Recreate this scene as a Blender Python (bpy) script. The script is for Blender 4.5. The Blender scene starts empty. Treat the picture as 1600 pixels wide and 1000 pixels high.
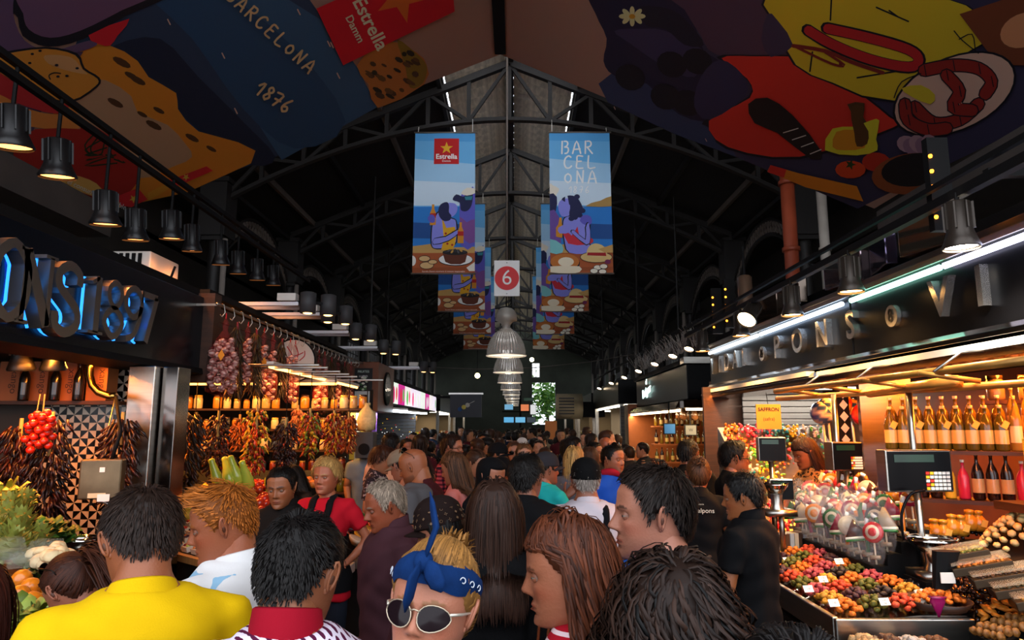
import bpy, math, random
import numpy as np
from mathutils import Vector, Matrix, Euler
random.seed(7); rng = np.random.default_rng(7)
S = bpy.context.scene; COL = S.collection; PI = math.pi; R = math.radians
# ------------------------------------------------------------------ camera, world, exposure
F = 1067.0; CAM = Vector((0.0, 0.0, 1.92))
cd = bpy.data.cameras.new('camera'); cam = bpy.data.objects.new('camera', cd); COL.objects.link(cam)
cd.sensor_width = 36.0; cd.lens = 36.0 * F / 1600.0; cd.clip_start = 0.05; cd.clip_end = 400
cam.location = CAM; cam.rotation_euler = (R(90) + math.atan(165 / F), 0, math.atan(5 / F))
S.camera = cam
CR = cam.rotation_euler.to_matrix()
W = bpy.data.worlds.new('sky'); S.world = W; W.use_nodes = True
_bg = W.node_tree.nodes['Background']; _bg.inputs[0].default_value = (0.88, 0.92, 1.0, 1); _bg.inputs[1].default_value = 3.2
S.view_settings.view_transform = 'Standard'; S.view_settings.look = 'None'; S.view_settings.gamma = 1.0
S.view_settings.use_curve_mapping = False; S.view_settings.exposure = 0.0
S.cycles.use_denoising = True; S.cycles.max_bounces = 6; S.cycles.diffuse_bounces = 3; S.cycles.glossy_bounces = 3
S.cycles.transmission_bounces = 4; S.cycles.transparent_max_bounces = 24; S.cycles.sample_clamp_indirect = 4.0
S.cycles.caustics_reflective = False; S.cycles.caustics_refractive = False
# ------------------------------------------------------------------ pixel helpers (where things stand in the place)
def ray(px, py): return CR @ Vector(((px - 800) / F, (500 - py) / F, -1.0))
def P(px, py, Y):
    d = ray(px, py); return CAM + d * (Y / d.y)
def PX(px, py, X):
    d = ray(px, py); return CAM + d * (X / d.x)
def PZ(px, py, Z):
    d = ray(px, py); return CAM + d * ((Z - CAM.z) / d.z)
# ------------------------------------------------------------------ colours and materials
def lin(c):
    c = c / 255.0
    return c / 12.92 if c <= 0.04045 else ((c + 0.055) / 1.055) ** 2.4
def C(h):
    if not isinstance(h, str): return tuple(h)
    return tuple(lin(int(h[i:i + 2], 16)) for i in (0, 2, 4))
_M = {}
def mat(name, col='808080', rough=0.6, metal=0.0, emit=0.0, ecol=None, noise=None, bump=None, attr=False,
        trans=0.0, alpha=1.0, coat=0.0, sss=0.0, spec=0.5, pattern=None, sheen=0.0, ior=1.45):
    if name in _M: return _M[name]
    m = bpy.data.materials.new(name); m.use_nodes = True; nt = m.node_tree; N = nt.nodes; L = nt.links
    b = N['Principled BSDF']; c = C(col)
    b.inputs['Base Color'].default_value = (*c, 1); b.inputs['Roughness'].default_value = rough
    b.inputs['Metallic'].default_value = metal; b.inputs['Alpha'].default_value = alpha
    b.inputs['Transmission Weight'].default_value = trans; b.inputs['Coat Weight'].default_value = coat
    b.inputs['Specular IOR Level'].default_value = spec; b.inputs['IOR'].default_value = ior
    if sheen: b.inputs['Sheen Weight'].default_value = sheen
    if sss:
        b.inputs['Subsurface Weight'].default_value = sss; b.inputs['Subsurface Scale'].default_value = 0.02
        b.inputs['Subsurface Radius'].default_value = (1, .35, .2)
    src = None
    if attr:
        a = N.new('ShaderNodeAttribute'); a.attribute_name = 'Col'; src = a.outputs['Color']
    tc = None
    if pattern or noise or bump:
        tc = N.new('ShaderNodeTexCoord').outputs['Object']
    if pattern: src = pattern(nt, tc, src)
    if noise:
        sc, amt = noise[:2]
        n = N.new('ShaderNodeTexNoise'); n.inputs['Scale'].default_value = sc; n.inputs['Detail'].default_value = 4
        if len(noise) > 2:
            mp = N.new('ShaderNodeMapping'); mp.inputs['Scale'].default_value = noise[2]; L.new(tc, mp.inputs[0]); L.new(mp.outputs[0], n.inputs[0])
        else: L.new(tc, n.inputs[0])
        r = N.new('ShaderNodeMapRange'); r.inputs[1].default_value = .25; r.inputs[2].default_value = .75
        r.inputs[3].default_value = 1 - amt; r.inputs[4].default_value = 1 + amt; L.new(n.outputs[0], r.inputs[0])
        mx = N.new('ShaderNodeVectorMath'); mx.operation = 'SCALE'
        if src is None:
            rgb = N.new('ShaderNodeRGB'); rgb.outputs[0].default_value = (*c, 1); src = rgb.outputs[0]
        L.new(src, mx.inputs[0]); L.new(r.outputs[0], mx.inputs['Scale']); src = mx.outputs[0]
    if src is not None: L.new(src, b.inputs['Base Color'])
    if bump:
        sc, st = bump[:2]
        n = N.new('ShaderNodeTexNoise'); n.inputs['Scale'].default_value = sc; n.inputs['Detail'].default_value = 3
        if len(bump) > 2:
            mp = N.new('ShaderNodeMapping'); mp.inputs['Scale'].default_value = bump[2]; L.new(tc, mp.inputs[0]); L.new(mp.outputs[0], n.inputs[0])
        else: L.new(tc, n.inputs[0])
        bp = N.new('ShaderNodeBump'); bp.inputs['Strength'].default_value = st; bp.inputs['Distance'].default_value = .01
        L.new(n.outputs[0], bp.inputs['Height']); L.new(bp.outputs[0], b.inputs['Normal'])
    if emit:
        b.inputs['Emission Strength'].default_value = emit
        if attr and ecol is None: L.new(src, b.inputs['Emission Color'])
        else: b.inputs['Emission Color'].default_value = (*C(ecol or col), 1)
    _M[name] = m; return m
def m_attr(name='painted', rough=.6, **k): return mat(name, rough=rough, attr=True, **k)
# ------------------------------------------------------------------ mesh builder
class MB:
    def __init__(s): s.v = []; s.f = []; s.c = []; s.n = 0; s.col = (1, 1, 1)
    def color(s, c): s.col = C(c); return s
    def add(s, v, f, M=None, col=None):
        v = np.asarray(v, float).reshape(-1, 3)
        if M is not None:
            A = np.array(M); v = v @ A[:3, :3].T + A[:3, 3]
        n = s.n; s.v.append(v)
        if isinstance(f, np.ndarray): s.f.extend((f + n).tolist())
        else: s.f.extend([[i + n for i in q] for q in f])
        c = np.asarray(C(col) if isinstance(col, str) else (s.col if col is None else col), float)
        s.c.append(np.broadcast_to(c, v.shape) if c.ndim == 1 else c); s.n += len(v); return s
    def box(s, c, d, M=None, rz=0, col=None, top=None):
        x, y, z = d[0] / 2, d[1] / 2, d[2] / 2; t = top or (1, 1)
        v = [(-x, -y, -z), (x, -y, -z), (x, y, -z), (-x, y, -z), (-x * t[0], -y * t[1], z), (x * t[0], -y * t[1], z), (x * t[0], y * t[1], z), (-x * t[0], y * t[1], z)]
        T = Matrix.Translation(c) @ Matrix.Rotation(rz, 4, 'Z')
        if M is not None: T = M @ T
        return s.add(v, [(0, 3, 2, 1), (4, 5, 6, 7), (0, 1, 5, 4), (1, 2, 6, 5), (2, 3, 7, 6), (3, 0, 4, 7)], T, col)
    def bar(s, a, b, w, h=None, col=None, up=(0, 0, 1)):
        a = Vector(a); b = Vector(b); d = b - a; L = d.length
        if L < 1e-6: return s
        d /= L; u = Vector(up)
        if abs(d.dot(u)) > .99: u = Vector((1, 0, 0))
        x = d.cross(u).normalized(); z = x.cross(d)
        M = Matrix((x, d, z)).transposed().to_4x4(); M.translation = (a + b) / 2
        return s.box((0, 0, 0), (w, L, h or w), M, col=col)
    def loft(s, rings, cap=True, M=None, col=None, closed=True):
        rings = [np.asarray(r, float) for r in rings]; n = len(rings[0]); k = len(rings)
        v = np.concatenate(rings); i = np.arange(n if closed else n - 1); j = (i + 1) % n
        f = np.concatenate([np.stack([q * n + i, q * n + j, (q + 1) * n + j, (q + 1) * n + i], 1) for q in range(k - 1)]).tolist()
        if cap: f.append(list(range(n))[::-1]); f.append([(k - 1) * n + q for q in range(n)])
        return s.add(v, f, M, col)
    def tube(s, pts, r, n=8, cap=True, M=None, col=None, flat=1.0, up=None):
        pts = [Vector(p) for p in pts]; k = len(pts)
        rr = [r] * k if not hasattr(r, '__len__') else list(r)
        u = Vector(up) if up else None; rings = []
        an = np.linspace(0, 2 * PI, n, endpoint=False)
        for i, p in enumerate(pts):
            t = (pts[min(i + 1, k - 1)] - pts[max(i - 1, 0)])
            t = t.normalized() if t.length > 1e-9 else Vector((0, 0, 1))
            if u is None: u = Vector((0, 0, 1)) if abs(t.z) < .9 else Vector((0, 1, 0))
            x = u - t * u.dot(t)
            if x.length < 1e-6: x = t.orthogonal()
            x.normalize(); y = t.cross(x); u = x
            rings.append(np.array(p) + rr[i] * (np.outer(np.cos(an), np.array(x)) + flat * np.outer(np.sin(an), np.array(y))))
        return s.loft(rings, cap, M, col)
    def lathe(s, prof, n=16, c=(0, 0, 0), M=None, col=None, cap=False):
        an = np.linspace(0, 2 * PI, n, endpoint=False)
        rings = [np.stack([max(r, 1e-4) * np.cos(an) + c[0], max(r, 1e-4) * np.sin(an) + c[1], np.full(n, z + c[2])], 1) for r, z in prof]
        return s.loft(rings, cap, M, col)
    def ell(s, c, r, nu=12, nv=8, M=None, col=None):
        if not hasattr(r, '__len__'): r = (r, r, r)
        ph = np.linspace(-PI / 2, PI / 2, nv + 1)
        an = np.linspace(0, 2 * PI, nu, endpoint=False)
        rings = [np.stack([r[0] * max(np.cos(p), 1e-3) * np.cos(an) + c[0], r[1] * max(np.cos(p), 1e-3) * np.sin(an) + c[1], np.full(nu, r[2] * np.sin(p) + c[2])], 1) for p in ph]
        return s.loft(rings, True, M, col)
    def prism(s, poly, z0, z1, M=None, col=None):
        n = len(poly); v = [(x, y, z0) for x, y in poly] + [(x, y, z1) for x, y in poly]
        f = [list(range(n))[::-1], list(range(n, 2 * n))] + [(i, (i + 1) % n, n + (i + 1) % n, n + i) for i in range(n)]
        return s.add(v, f, M, col)
    def face(s, pts, col=None): return s.add(pts, [list(range(len(pts)))], None, col)
    def merge(s, o, M=None):
        if o.n: s.add(np.concatenate(o.v), o.f, M, np.concatenate(o.c))
        return s
    def V(s): return np.concatenate(s.v) if s.v else np.zeros((0, 3))
    def mesh(s, name, shift=None):
        v = s.V()
        if shift is not None: v = v - np.array(shift)
        me = bpy.data.meshes.new(name); me.from_pydata(v.tolist(), [], s.f)
        a = me.color_attributes.new('Col', 'FLOAT_COLOR', 'POINT')
        c = np.ones((len(v), 4), np.float32); c[:, :3] = np.concatenate(s.c); a.data.foreach_set('color', c.ravel())
        return me
def mkobj(name, me, m=None, parent=None, smooth=False, bev=0):
    o = bpy.data.objects.new(name, me); COL.objects.link(o)
    if m is not None and me is not None and not me.materials: me.materials.append(m)
    if parent is not None: o.parent = parent
    if smooth and me is not None: smooth_me(me, smooth)
    if bev:
        b = o.modifiers.new('bevel', 'BEVEL'); b.width = bev; b.segments = 2; b.limit_method = 'ANGLE'
    return o
def smooth_me(me, ang=True):
    me.polygons.foreach_set('use_smooth', [True] * len(me.polygons))
    if ang is not True: me.set_sharp_from_angle(angle=R(ang))
def tag(o, label, cat=None, group=None, kind=None):
    if label: o['label'] = label
    if cat: o['category'] = cat
    if group: o['group'] = group
    if kind: o['kind'] = kind
    return o
def thing(name, label, cat, loc=(0, 0, 0), rz=0, group=None, kind=None):
    o = bpy.data.objects.new(name, None); COL.objects.link(o); o.location = loc; o.rotation_euler = (0, 0, rz); o.empty_display_size = .1
    return tag(o, label, cat, group, kind)
def part(root, name, mb, m, smooth=False, bev=0, local=False, label=None, kind=None):
    """mb in world coordinates (root unrotated) unless local"""
    me = mb.mesh(name, None if local else _wl(root)); o = mkobj(name, me, m, root, smooth, bev)
    if label: o['label'] = label
    if kind: o['kind'] = kind
    return o
def _wl(o):
    v = Vector((0, 0, 0))
    while o is not None: v = v + o.location; o = o.parent
    return v
def solo(name, mb, m, label, cat, loc=None, smooth=False, bev=0, group=None, kind=None):
    me = mb.mesh(name, loc); o = mkobj(name, me, m, None, smooth, bev)
    if loc is not None: o.location = loc
    return tag(o, label, cat, group, kind)
def struct(name, mb, m, **k):
    o = solo(name, mb, m, None, None, **k); o['kind'] = 'structure'; return o
def clone(o, loc=None, rot=None, parent=None, label=None, scale=None):
    c = o.copy(); COL.objects.link(c); c.parent = parent
    if loc is not None: c.location = loc
    if rot is not None: c.rotation_euler = rot
    if scale is not None: c.scale = (scale,) * 3 if not hasattr(scale, '__len__') else scale
    if label: c['label'] = label
    for ch in o.children: clone(ch, parent=c)
    return c
def light(name, kind, loc, energy, col='ffd9a8', size=.05, target=None, spot=None, blend=.5, parent=None):
    d = bpy.data.lights.new(name, kind); d.energy = energy; d.color = C(col)
    if kind in ('POINT', 'SPOT'): d.shadow_soft_size = size
    if kind == 'SPOT': d.spot_size = R(spot or 80); d.spot_blend = blend
    o = bpy.data.objects.new(name, d); COL.objects.link(o); o.location = loc
    if kind == 'AREA':
        d.shape = 'RECTANGLE'; d.size, d.size_y = size
    if target is not None: o.rotation_euler = (Vector(target) - Vector(loc)).to_track_quat('-Z', 'Y').to_euler()
    if parent is not None:
        o.location = Vector(loc) - _wl(parent); o.parent = parent
    return o
# ------------------------------------------------------------------ lettering
def text_mb(txt, size, depth=.004, col='ffffff', bold=0.0, align='CENTER', space=1.0, mb=None, M=None):
    cu = bpy.data.curves.new('t', 'FONT'); cu.body = txt; cu.size = size; cu.extrude = depth / 2; cu.offset = bold
    cu.align_x = align; cu.align_y = 'CENTER'; cu.space_character = space; cu.resolution_u = 4
    o = bpy.data.objects.new('t', cu); COL.objects.link(o)
    me = o.to_mesh(); v = np.array([x.co[:] for x in me.vertices]).reshape(-1, 3); f = [list(p.vertices) for p in me.polygons]
    o.to_mesh_clear(); bpy.data.objects.remove(o); bpy.data.curves.remove(cu)
    mb = mb or MB()
    if len(v): mb.add(v, f, M, col)
    return mb
def frame(o, x, y):
    """matrix with origin o, local X along x, local Y along y, Z = x cross y"""
    x = Vector(x).normalized(); y = Vector(y); y = (y - x * y.dot(x)).normalized(); z = x.cross(y)
    M = Matrix((x, y, z)).transposed().to_4x4(); M.translation = Vector(o); return M
def cr(pts, k=4, closed=True):
    """Catmull-Rom smoothing of a 2D outline"""
    p = np.asarray(pts, float); n = len(p); out = []
    for i in range(n if closed else n - 1):
        a, b, c, d = (p[(i - 1) % n], p[i], p[(i + 1) % n], p[(i + 2) % n]) if closed else (p[max(i - 1, 0)], p[i], p[i + 1], p[min(i + 2, n - 1)])
        for t in np.arange(k) / k:
            out.append(.5 * (2 * b + (c - a) * t + (2 * a - 5 * b + 4 * c - d) * t * t + (3 * b - a - 3 * c + d) * t ** 3))
    if not closed: out.append(p[-1])
    return [tuple(q) for q in out]
def stroke2(pts, w, smooth=3):
    """a 2D stroke with round ends as a closed outline"""
    p = np.array(cr(pts, smooth, False) if smooth > 1 and len(pts) > 2 else pts, float)
    t = np.gradient(p, axis=0); t /= np.maximum(np.linalg.norm(t, axis=1, keepdims=True), 1e-9); nrm = np.stack([-t[:, 1], t[:, 0]], 1)
    h = w / 2; L = p + nrm * h; Rr = p - nrm * h
    def capp(c, d):
        a0 = math.atan2(d[1], d[0]); return [c + h * np.array([math.cos(a0 + q), math.sin(a0 + q)]) for q in (PI / 4, 0, -PI / 4)]
    return [tuple(q) for q in L] + [tuple(q) for q in capp(p[-1], t[-1])] + [tuple(q) for q in Rr[::-1]] + [tuple(q) for q in capp(p[0], -t[0])]
HAND = {  # handwritten capitals and figures on a 1 x 1.4 cell
 'B': [[(.1, 0), (.15, 1.4)], [(.12, 1.35), (.6, 1.4), (.75, 1.1), (.55, .8), (.2, .72)], [(.2, .72), (.7, .7), (.8, .35), (.6, .03), (.05, .02)]],
 'A': [[(.0, 0), (.45, 1.4), (.85, 0)], [(.12, .45), (.8, .5)]],
 'R': [[(.1, 0), (.15, 1.4)], [(.1, 1.35), (.6, 1.4), (.75, 1.1), (.6, .8), (.2, .7)], [(.3, .72), (.85, 0)]],
 'C': [[(.8, 1.25), (.55, 1.4), (.2, 1.1), (.1, .5), (.3, .05), (.65, .05), (.85, .25)]],
 'E': [[(.8, 1.35), (.25, 1.38), (.2, .75), (.15, .03), (.8, 0)], [(.2, .75), (.65, .78)]],
 'L': [[(.2, 1.4), (.15, .05), (.85, .08)]],
 'O': [[(.5, 1.05), (.2, .85), (.15, .35), (.45, .05)], [(.4, .05), (.75, .3), (.75, .8), (.45, 1.06)]],
 'N': [[(.1, 0), (.15, 1.35)], [(.15, 1.35), (.7, .05)], [(.7, .05), (.8, 1.4)]],
 '1': [[(.1, .85), (.55, 1.35), (.45, 0)]],
 '8': [[(.72, 1.2), (.45, 1.4), (.25, 1.1), (.45, .75)], [(.45, .75), (.68, .4), (.4, 0)], [(.42, 0), (.15, .25), (.45, .75)], [(.45, .75), (.7, 1.0), (.7, 1.22)]],
 '7': [[(.1, 1.3), (.75, 1.3), (.35, 0)], [(.2, .65), (.75, .7)]],
 '6': [[(.65, 1.4), (.25, .8), (.15, .3), (.4, 0)], [(.38, 0), (.7, .25), (.55, .6), (.2, .45)]],
}
# ------------------------------------------------------------------ people
def sstep(x, a, b):
    t = np.clip((x - a) / (b - a), 0, 1); return t * t * (3 - 2 * t)
HT = np.array([-.02, .0, .03, .10, .20, .33, .48, .62, .75, .86, .94, .985, 1.0])
HWd = np.array([.010, .028, .040, .051, .060, .068, .0735, .0765, .075, .064, .044, .022, .001])
HF = np.array([.040, .072, .086, .0905, .0905, .0895, .0895, .0905, .087, .073, .050, .025, .001])
HB = np.array([.000, .012, .030, .052, .070, .086, .096, .101, .099, .084, .058, .029, .001])
HH = .232
HAIRLINE = [(0, .845), (30, .835), (50, .79), (66, .66), (80, .45), (92, .56), (104, .55), (118, .40), (140, .27), (180, .22)]
def head_mesh(nA, nT, p):
    u = np.linspace(-PI, PI, nA, endpoint=False); a = u - .38 * np.sin(u)
    t = np.concatenate([[-.02], np.linspace(0, 1, nT) ** .95]); t = np.unique(t)
    A, T_ = np.meshgrid(a, t)
    def ip(tab):
        return np.interp(T_, HT, tab)
    w, f, b = ip(HWd) * p.get('w', 1), ip(HF), ip(HB)
    jaw = p.get('jaw', 1.0); w = w * (1 + (jaw - 1) * np.exp(-((T_ - .12) / .15) ** 2))
    ca, sa = np.cos(A), np.sin(A)
    x = w * np.sign(sa) * np.abs(sa) ** .86
    y = np.where(ca > 0, f * np.abs(ca) ** .80, -b * np.abs(ca) ** .9)
    z = T_ * HH
    fr = sstep(ca, .05, .5); ax = np.abs(x); g = lambda cx, ct, sx, st: np.exp(-((ax - cx) / sx) ** 2 - ((T_ - ct) / st) ** 2)
    nl = p.get('nose', 1.0)
    prof = np.interp(T_, [.29, .315, .345, .38, .47, .535, .58], [0, .004, .0235, .0245, .0125, .006, .003]) * nl
    sg = np.interp(T_, [.3, .36, .45, .56], [.0125, .0125, .0085, .010])
    dy = prof * np.exp(-(x / sg) ** 2) + .0065 * g(.0145, .335, .006, .022)
    dy += -.0115 * g(.031, .495, .016, .045) + .0055 * g(.026, .575, .026, .028) + .004 * g(.046, .40, .016, .06)
    fem = p.get('fem', 0)
    dy += (.0065 + .002 * fem) * g(0, .232, .024, .013) + (.0065 + .002 * fem) * g(0, .188, .021, .015) - .003 * g(0, .211, .026, .007)
    dy += -.004 * g(0, .145, .02, .02) + .008 * g(0, .05, .022, .05) - .003 * g(.03, .25, .012, .05)
    y = y + dy * fr
    Vv = np.stack([x, y, z], -1)
    hl = np.interp(np.abs(np.degrees(A)), [q[0] for q in p.get('hairline', HAIRLINE)], [q[1] for q in p.get('hairline', HAIRLINE)])
    return Vv, A, T_, hl
def grid_faces(nr, nc, keep=None):
    i, j = np.meshgrid(np.arange(nr - 1), np.arange(nc), indexing='ij'); j2 = (j + 1) % nc
    f = np.stack([i * nc + j, i * nc + j2, (i + 1) * nc + j2, (i + 1) * nc + j], -1).reshape(-1, 4)
    return f if keep is None else f[keep.ravel()[f].any(1)]
def skin_cols(Vv, A, T_, hl, p):
    sk = np.array(C(p['skin'])); c = np.broadcast_to(sk, Vv.shape).copy(); ax = np.abs(Vv[..., 0]); fr = np.cos(A) > .2
    hc = np.array(C(p.get('hair', '1c1410')))
    def blend(m, col, k=1.0):
        m = (np.clip(m, 0, 1) * k)[..., None]; c[:] = c * (1 - m) + np.array(col) * m
    blend(np.exp(-((ax - .045) / .02) ** 2 - ((T_ - .36) / .08) ** 2) * fr, sk * np.array([1.15, .75, .7]), .5)
    if p.get('stubble'): blend(sstep(.30 - T_, 0, .08) * (np.cos(A) > -.1) * (1 - .0), sk * .35, p['stubble'])
    lips = (((T_ - .21) / .036) ** 2 + (ax / .027) ** 2 < 1) & fr
    blend(lips * 1., sk * np.array([1.0, .5, .48]) * (1.05 if p.get('fem') else .85), .8)
    blend((np.abs(T_ - .211) < .008) * (ax < .025) * fr * 1., sk * .25, .8)
    br = (np.abs(T_ - (.572 + .02 * np.sin((ax - .012) / .04 * 3.1))) < (.011 if p.get('fem') else .016)) & (ax > .010) & (ax < .050) & fr
    blend(br * 1., hc * .7 + sk * .1, .9)
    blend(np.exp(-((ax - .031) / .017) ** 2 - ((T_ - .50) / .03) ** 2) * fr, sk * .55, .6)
    blend(np.exp(-((ax - .009) / .004) ** 2 - ((T_ - .318) / .012) ** 2) * fr, sk * .15, .8)
    if p.get('scalp', 1): blend(sstep(T_ - hl, -.02, .03), hc, .95)
    return c
def build_head(mb, p, res):
    nA, nT = {3: (68, 54), 2: (40, 32), 1: (22, 18), 0: (12, 10)}[res]
    Vv, A, T_, hl = head_mesh(nA, nT, p); c = skin_cols(Vv, A, T_, hl, p)
    nr, nc = A.shape; mb.add(Vv.reshape(-1, 3), grid_faces(nr, nc), None, c.reshape(-1, 3))
    sk = C(p['skin'])
    if res >= 1:
        for s in (-1, 1):   # ears
            M = Matrix.Translation((s * .072, -.004, .49 * HH)) @ Euler((R(-8), R(s * 14), R(s * -28)), 'XYZ').to_matrix().to_4x4()
            n = 10 if res > 1 else 6
            mb.ell((s * .006, 0, 0), (.006, .016, .030), n, 6, M, sk)
            if res > 1:
                rim = [(s * .010, .012 * math.cos(q) - .002 - .006 * (q < 1.2), .031 * math.sin(q) + .002) for q in np.linspace(-1.3, 4.2, 12)]
                mb.tube([(x, -y, z) for x, y, z in rim], [.004] * 11 + [.003], 6, True, M, tuple(np.array(sk) * 1.05))
                mb.ell((s * .006, .002, -.027), (.005, .008, .009), 8, 5, M, sk)
                mb.ell((s * .0115, .004, -.004), (.002, .006, .010), 8, 5, M, tuple(np.array(sk) * .3))
    if res >= 2:
        lk = p.get('look', (0, -6))
        for s in (-1, 1):   # eyes with iris, lids
            M = Matrix.Translation((s * .031, .0745, .497 * HH)) @ Euler((R(lk[1]), 0, R(lk[0])), 'XYZ').to_matrix().to_4x4()
            mb.ell((0, 0, 0), .0118, 14, 10, M, '8c8278'); mb.ell((0, .0062, 0), (.0068, .0062, .0068), 10, 6, M, p.get('iris', '2a1a10'))
            mb.ell((0, .0108, 0), (.0026, .0026, .0026), 8, 4, M, '050505')
            M2 = Matrix.Translation((s * .031, .0742, .497 * HH)) @ Euler((R(p.get('lid', 12)), 0, 0), 'XYZ').to_matrix().to_4x4()
            an = np.linspace(0, PI, 9)
            rings = [np.stack([.0132 * np.cos(an), .0132 * np.sin(an) * np.cos(e), .0132 * np.sin(an) * np.sin(e)], 1) for e in np.linspace(.10, 1.6, 5)]
            mb.loft(rings, False, M2, tuple(np.array(sk) * .6), closed=False)
            rings = [np.stack([.0132 * np.cos(an), .0132 * np.sin(an) * np.cos(e), .0132 * np.sin(an) * np.sin(e)], 1) for e in np.linspace(-1.5, -.30, 4)]
            mb.loft(rings, False, M2, tuple(np.array(sk) * .85), closed=False)
    return Vv, A, T_, hl
def strands(rootp, nrm, flow, L, seg, rad, grav, jit, curl=0., curlf=9., lift=.35, heads=(1.0, .006), col=None, colv=.35, torso=True, tuck=True, target=None):
    """hair locks: thin tapering three-sided tubes that leave the scalp, fall and slide over head, neck and shoulders"""
    n = len(rootp); p = rootp.copy(); d = nrm * lift + flow; d /= np.linalg.norm(d, axis=1, keepdims=True) + 1e-9
    L = np.broadcast_to(L, (n,)) * rng.uniform(.8, 1.1, n); st = (L / seg)[:, None]; pts = [p.copy()]
    ph = rng.uniform(0, 6.28, n); cdir = rng.normal(size=(n, 3)); cen = np.array([0, -.006, .56 * HH]); rr = np.array([.0775, .098, .115])
    G = np.array([0, 0, -1.0])
    for k in range(seg):
        d = d * (1 - grav) + G * grav + rng.normal(size=(n, 3)) * jit; d /= np.linalg.norm(d, axis=1, keepdims=True) + 1e-9
        if target is not None: d = target - p; d = d / (np.linalg.norm(d, axis=1, keepdims=True) + 1e-6)
        p = p + d * st
        q = (p - cen) / (rr + heads[1]); l = np.linalg.norm(q, axis=1, keepdims=True); ins = l < 1
        p = np.where(ins, cen + (p - cen) / np.maximum(l, .05), p)
        if torso:
            for c0, r0 in (((0, -.018, -.03), (.062, .062, .10)), ((0, -.02, -.21), (.21, .142, .19))):
                q = (p - np.array(c0)) / np.array(r0); s2 = 1 - q[:, 0] ** 2 - q[:, 2] ** 2; ins2 = (s2 > 0) & (np.abs(q[:, 1]) < np.sqrt(np.maximum(s2, 0)))
                p[:, 1] = np.where(ins2, c0[1] + np.where(p[:, 1] > .03, 1, -1) * r0[1] * np.sqrt(np.maximum(s2, 0)), p[:, 1])
        fz = (p[:, 1] > .012) & (p[:, 2] < .76 * HH) & (p[:, 2] > -.06) if tuck else p[:, 0] > 9
        p[:, 0] = np.where(fz & (np.abs(p[:, 0]) < .07), np.sign(p[:, 0] + 1e-5) * (.07 + .01 * rng.random(n)), p[:, 0]); p[:, 1] = np.where(fz, .012 - .02 * rng.random(n), p[:, 1])
        o = p
        if curl:
            s_ = (k + 1) / seg; o = p + curl * min(1, s_ * 3) * (np.stack([np.cos(ph + curlf * s_ * 2), np.sin(ph + curlf * s_ * 2), .4 * np.sin(ph * 2 + curlf * s_ * 2)], 1))
        pts.append(o.copy())
    pts = np.stack(pts, 1); tan = np.gradient(pts, axis=1); tan /= np.linalg.norm(tan, axis=2, keepdims=True) + 1e-9
    side = np.cross(tan, (pts - cen)); side /= np.linalg.norm(side, axis=2, keepdims=True) + 1e-9; up = np.cross(side, tan)
    s_ = np.linspace(0, 1, seg + 1); rp = rad * np.sqrt(np.clip(1.02 - s_ ** 3, .02, 1)); rp[0] *= .6
    rv = rng.uniform(.7, 1.3, n)[:, None, None] * rp[None, :, None]
    ring = [pts + side * rv, pts + up * rv * .6, pts - side * rv]
    V = np.stack(ring, 2).reshape(-1, 3); base = np.arange(n)[:, None, None] * (seg + 1) * 3 + np.arange(seg)[None, :, None] * 3
    f = []
    for a, b in ((0, 1), (1, 2)): f.append(np.concatenate([base + a, base + b, base + 3 + b, base + 3 + a], 2).reshape(-1, 4))
    cc = np.array(col)[None, :] * (1 + colv * rng.normal(size=(n, 1)).clip(-1.6, 2.2)); cc = np.repeat(cc.clip(.001, 1), (seg + 1) * 3, 0)
    return V, np.concatenate(f), cc
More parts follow.
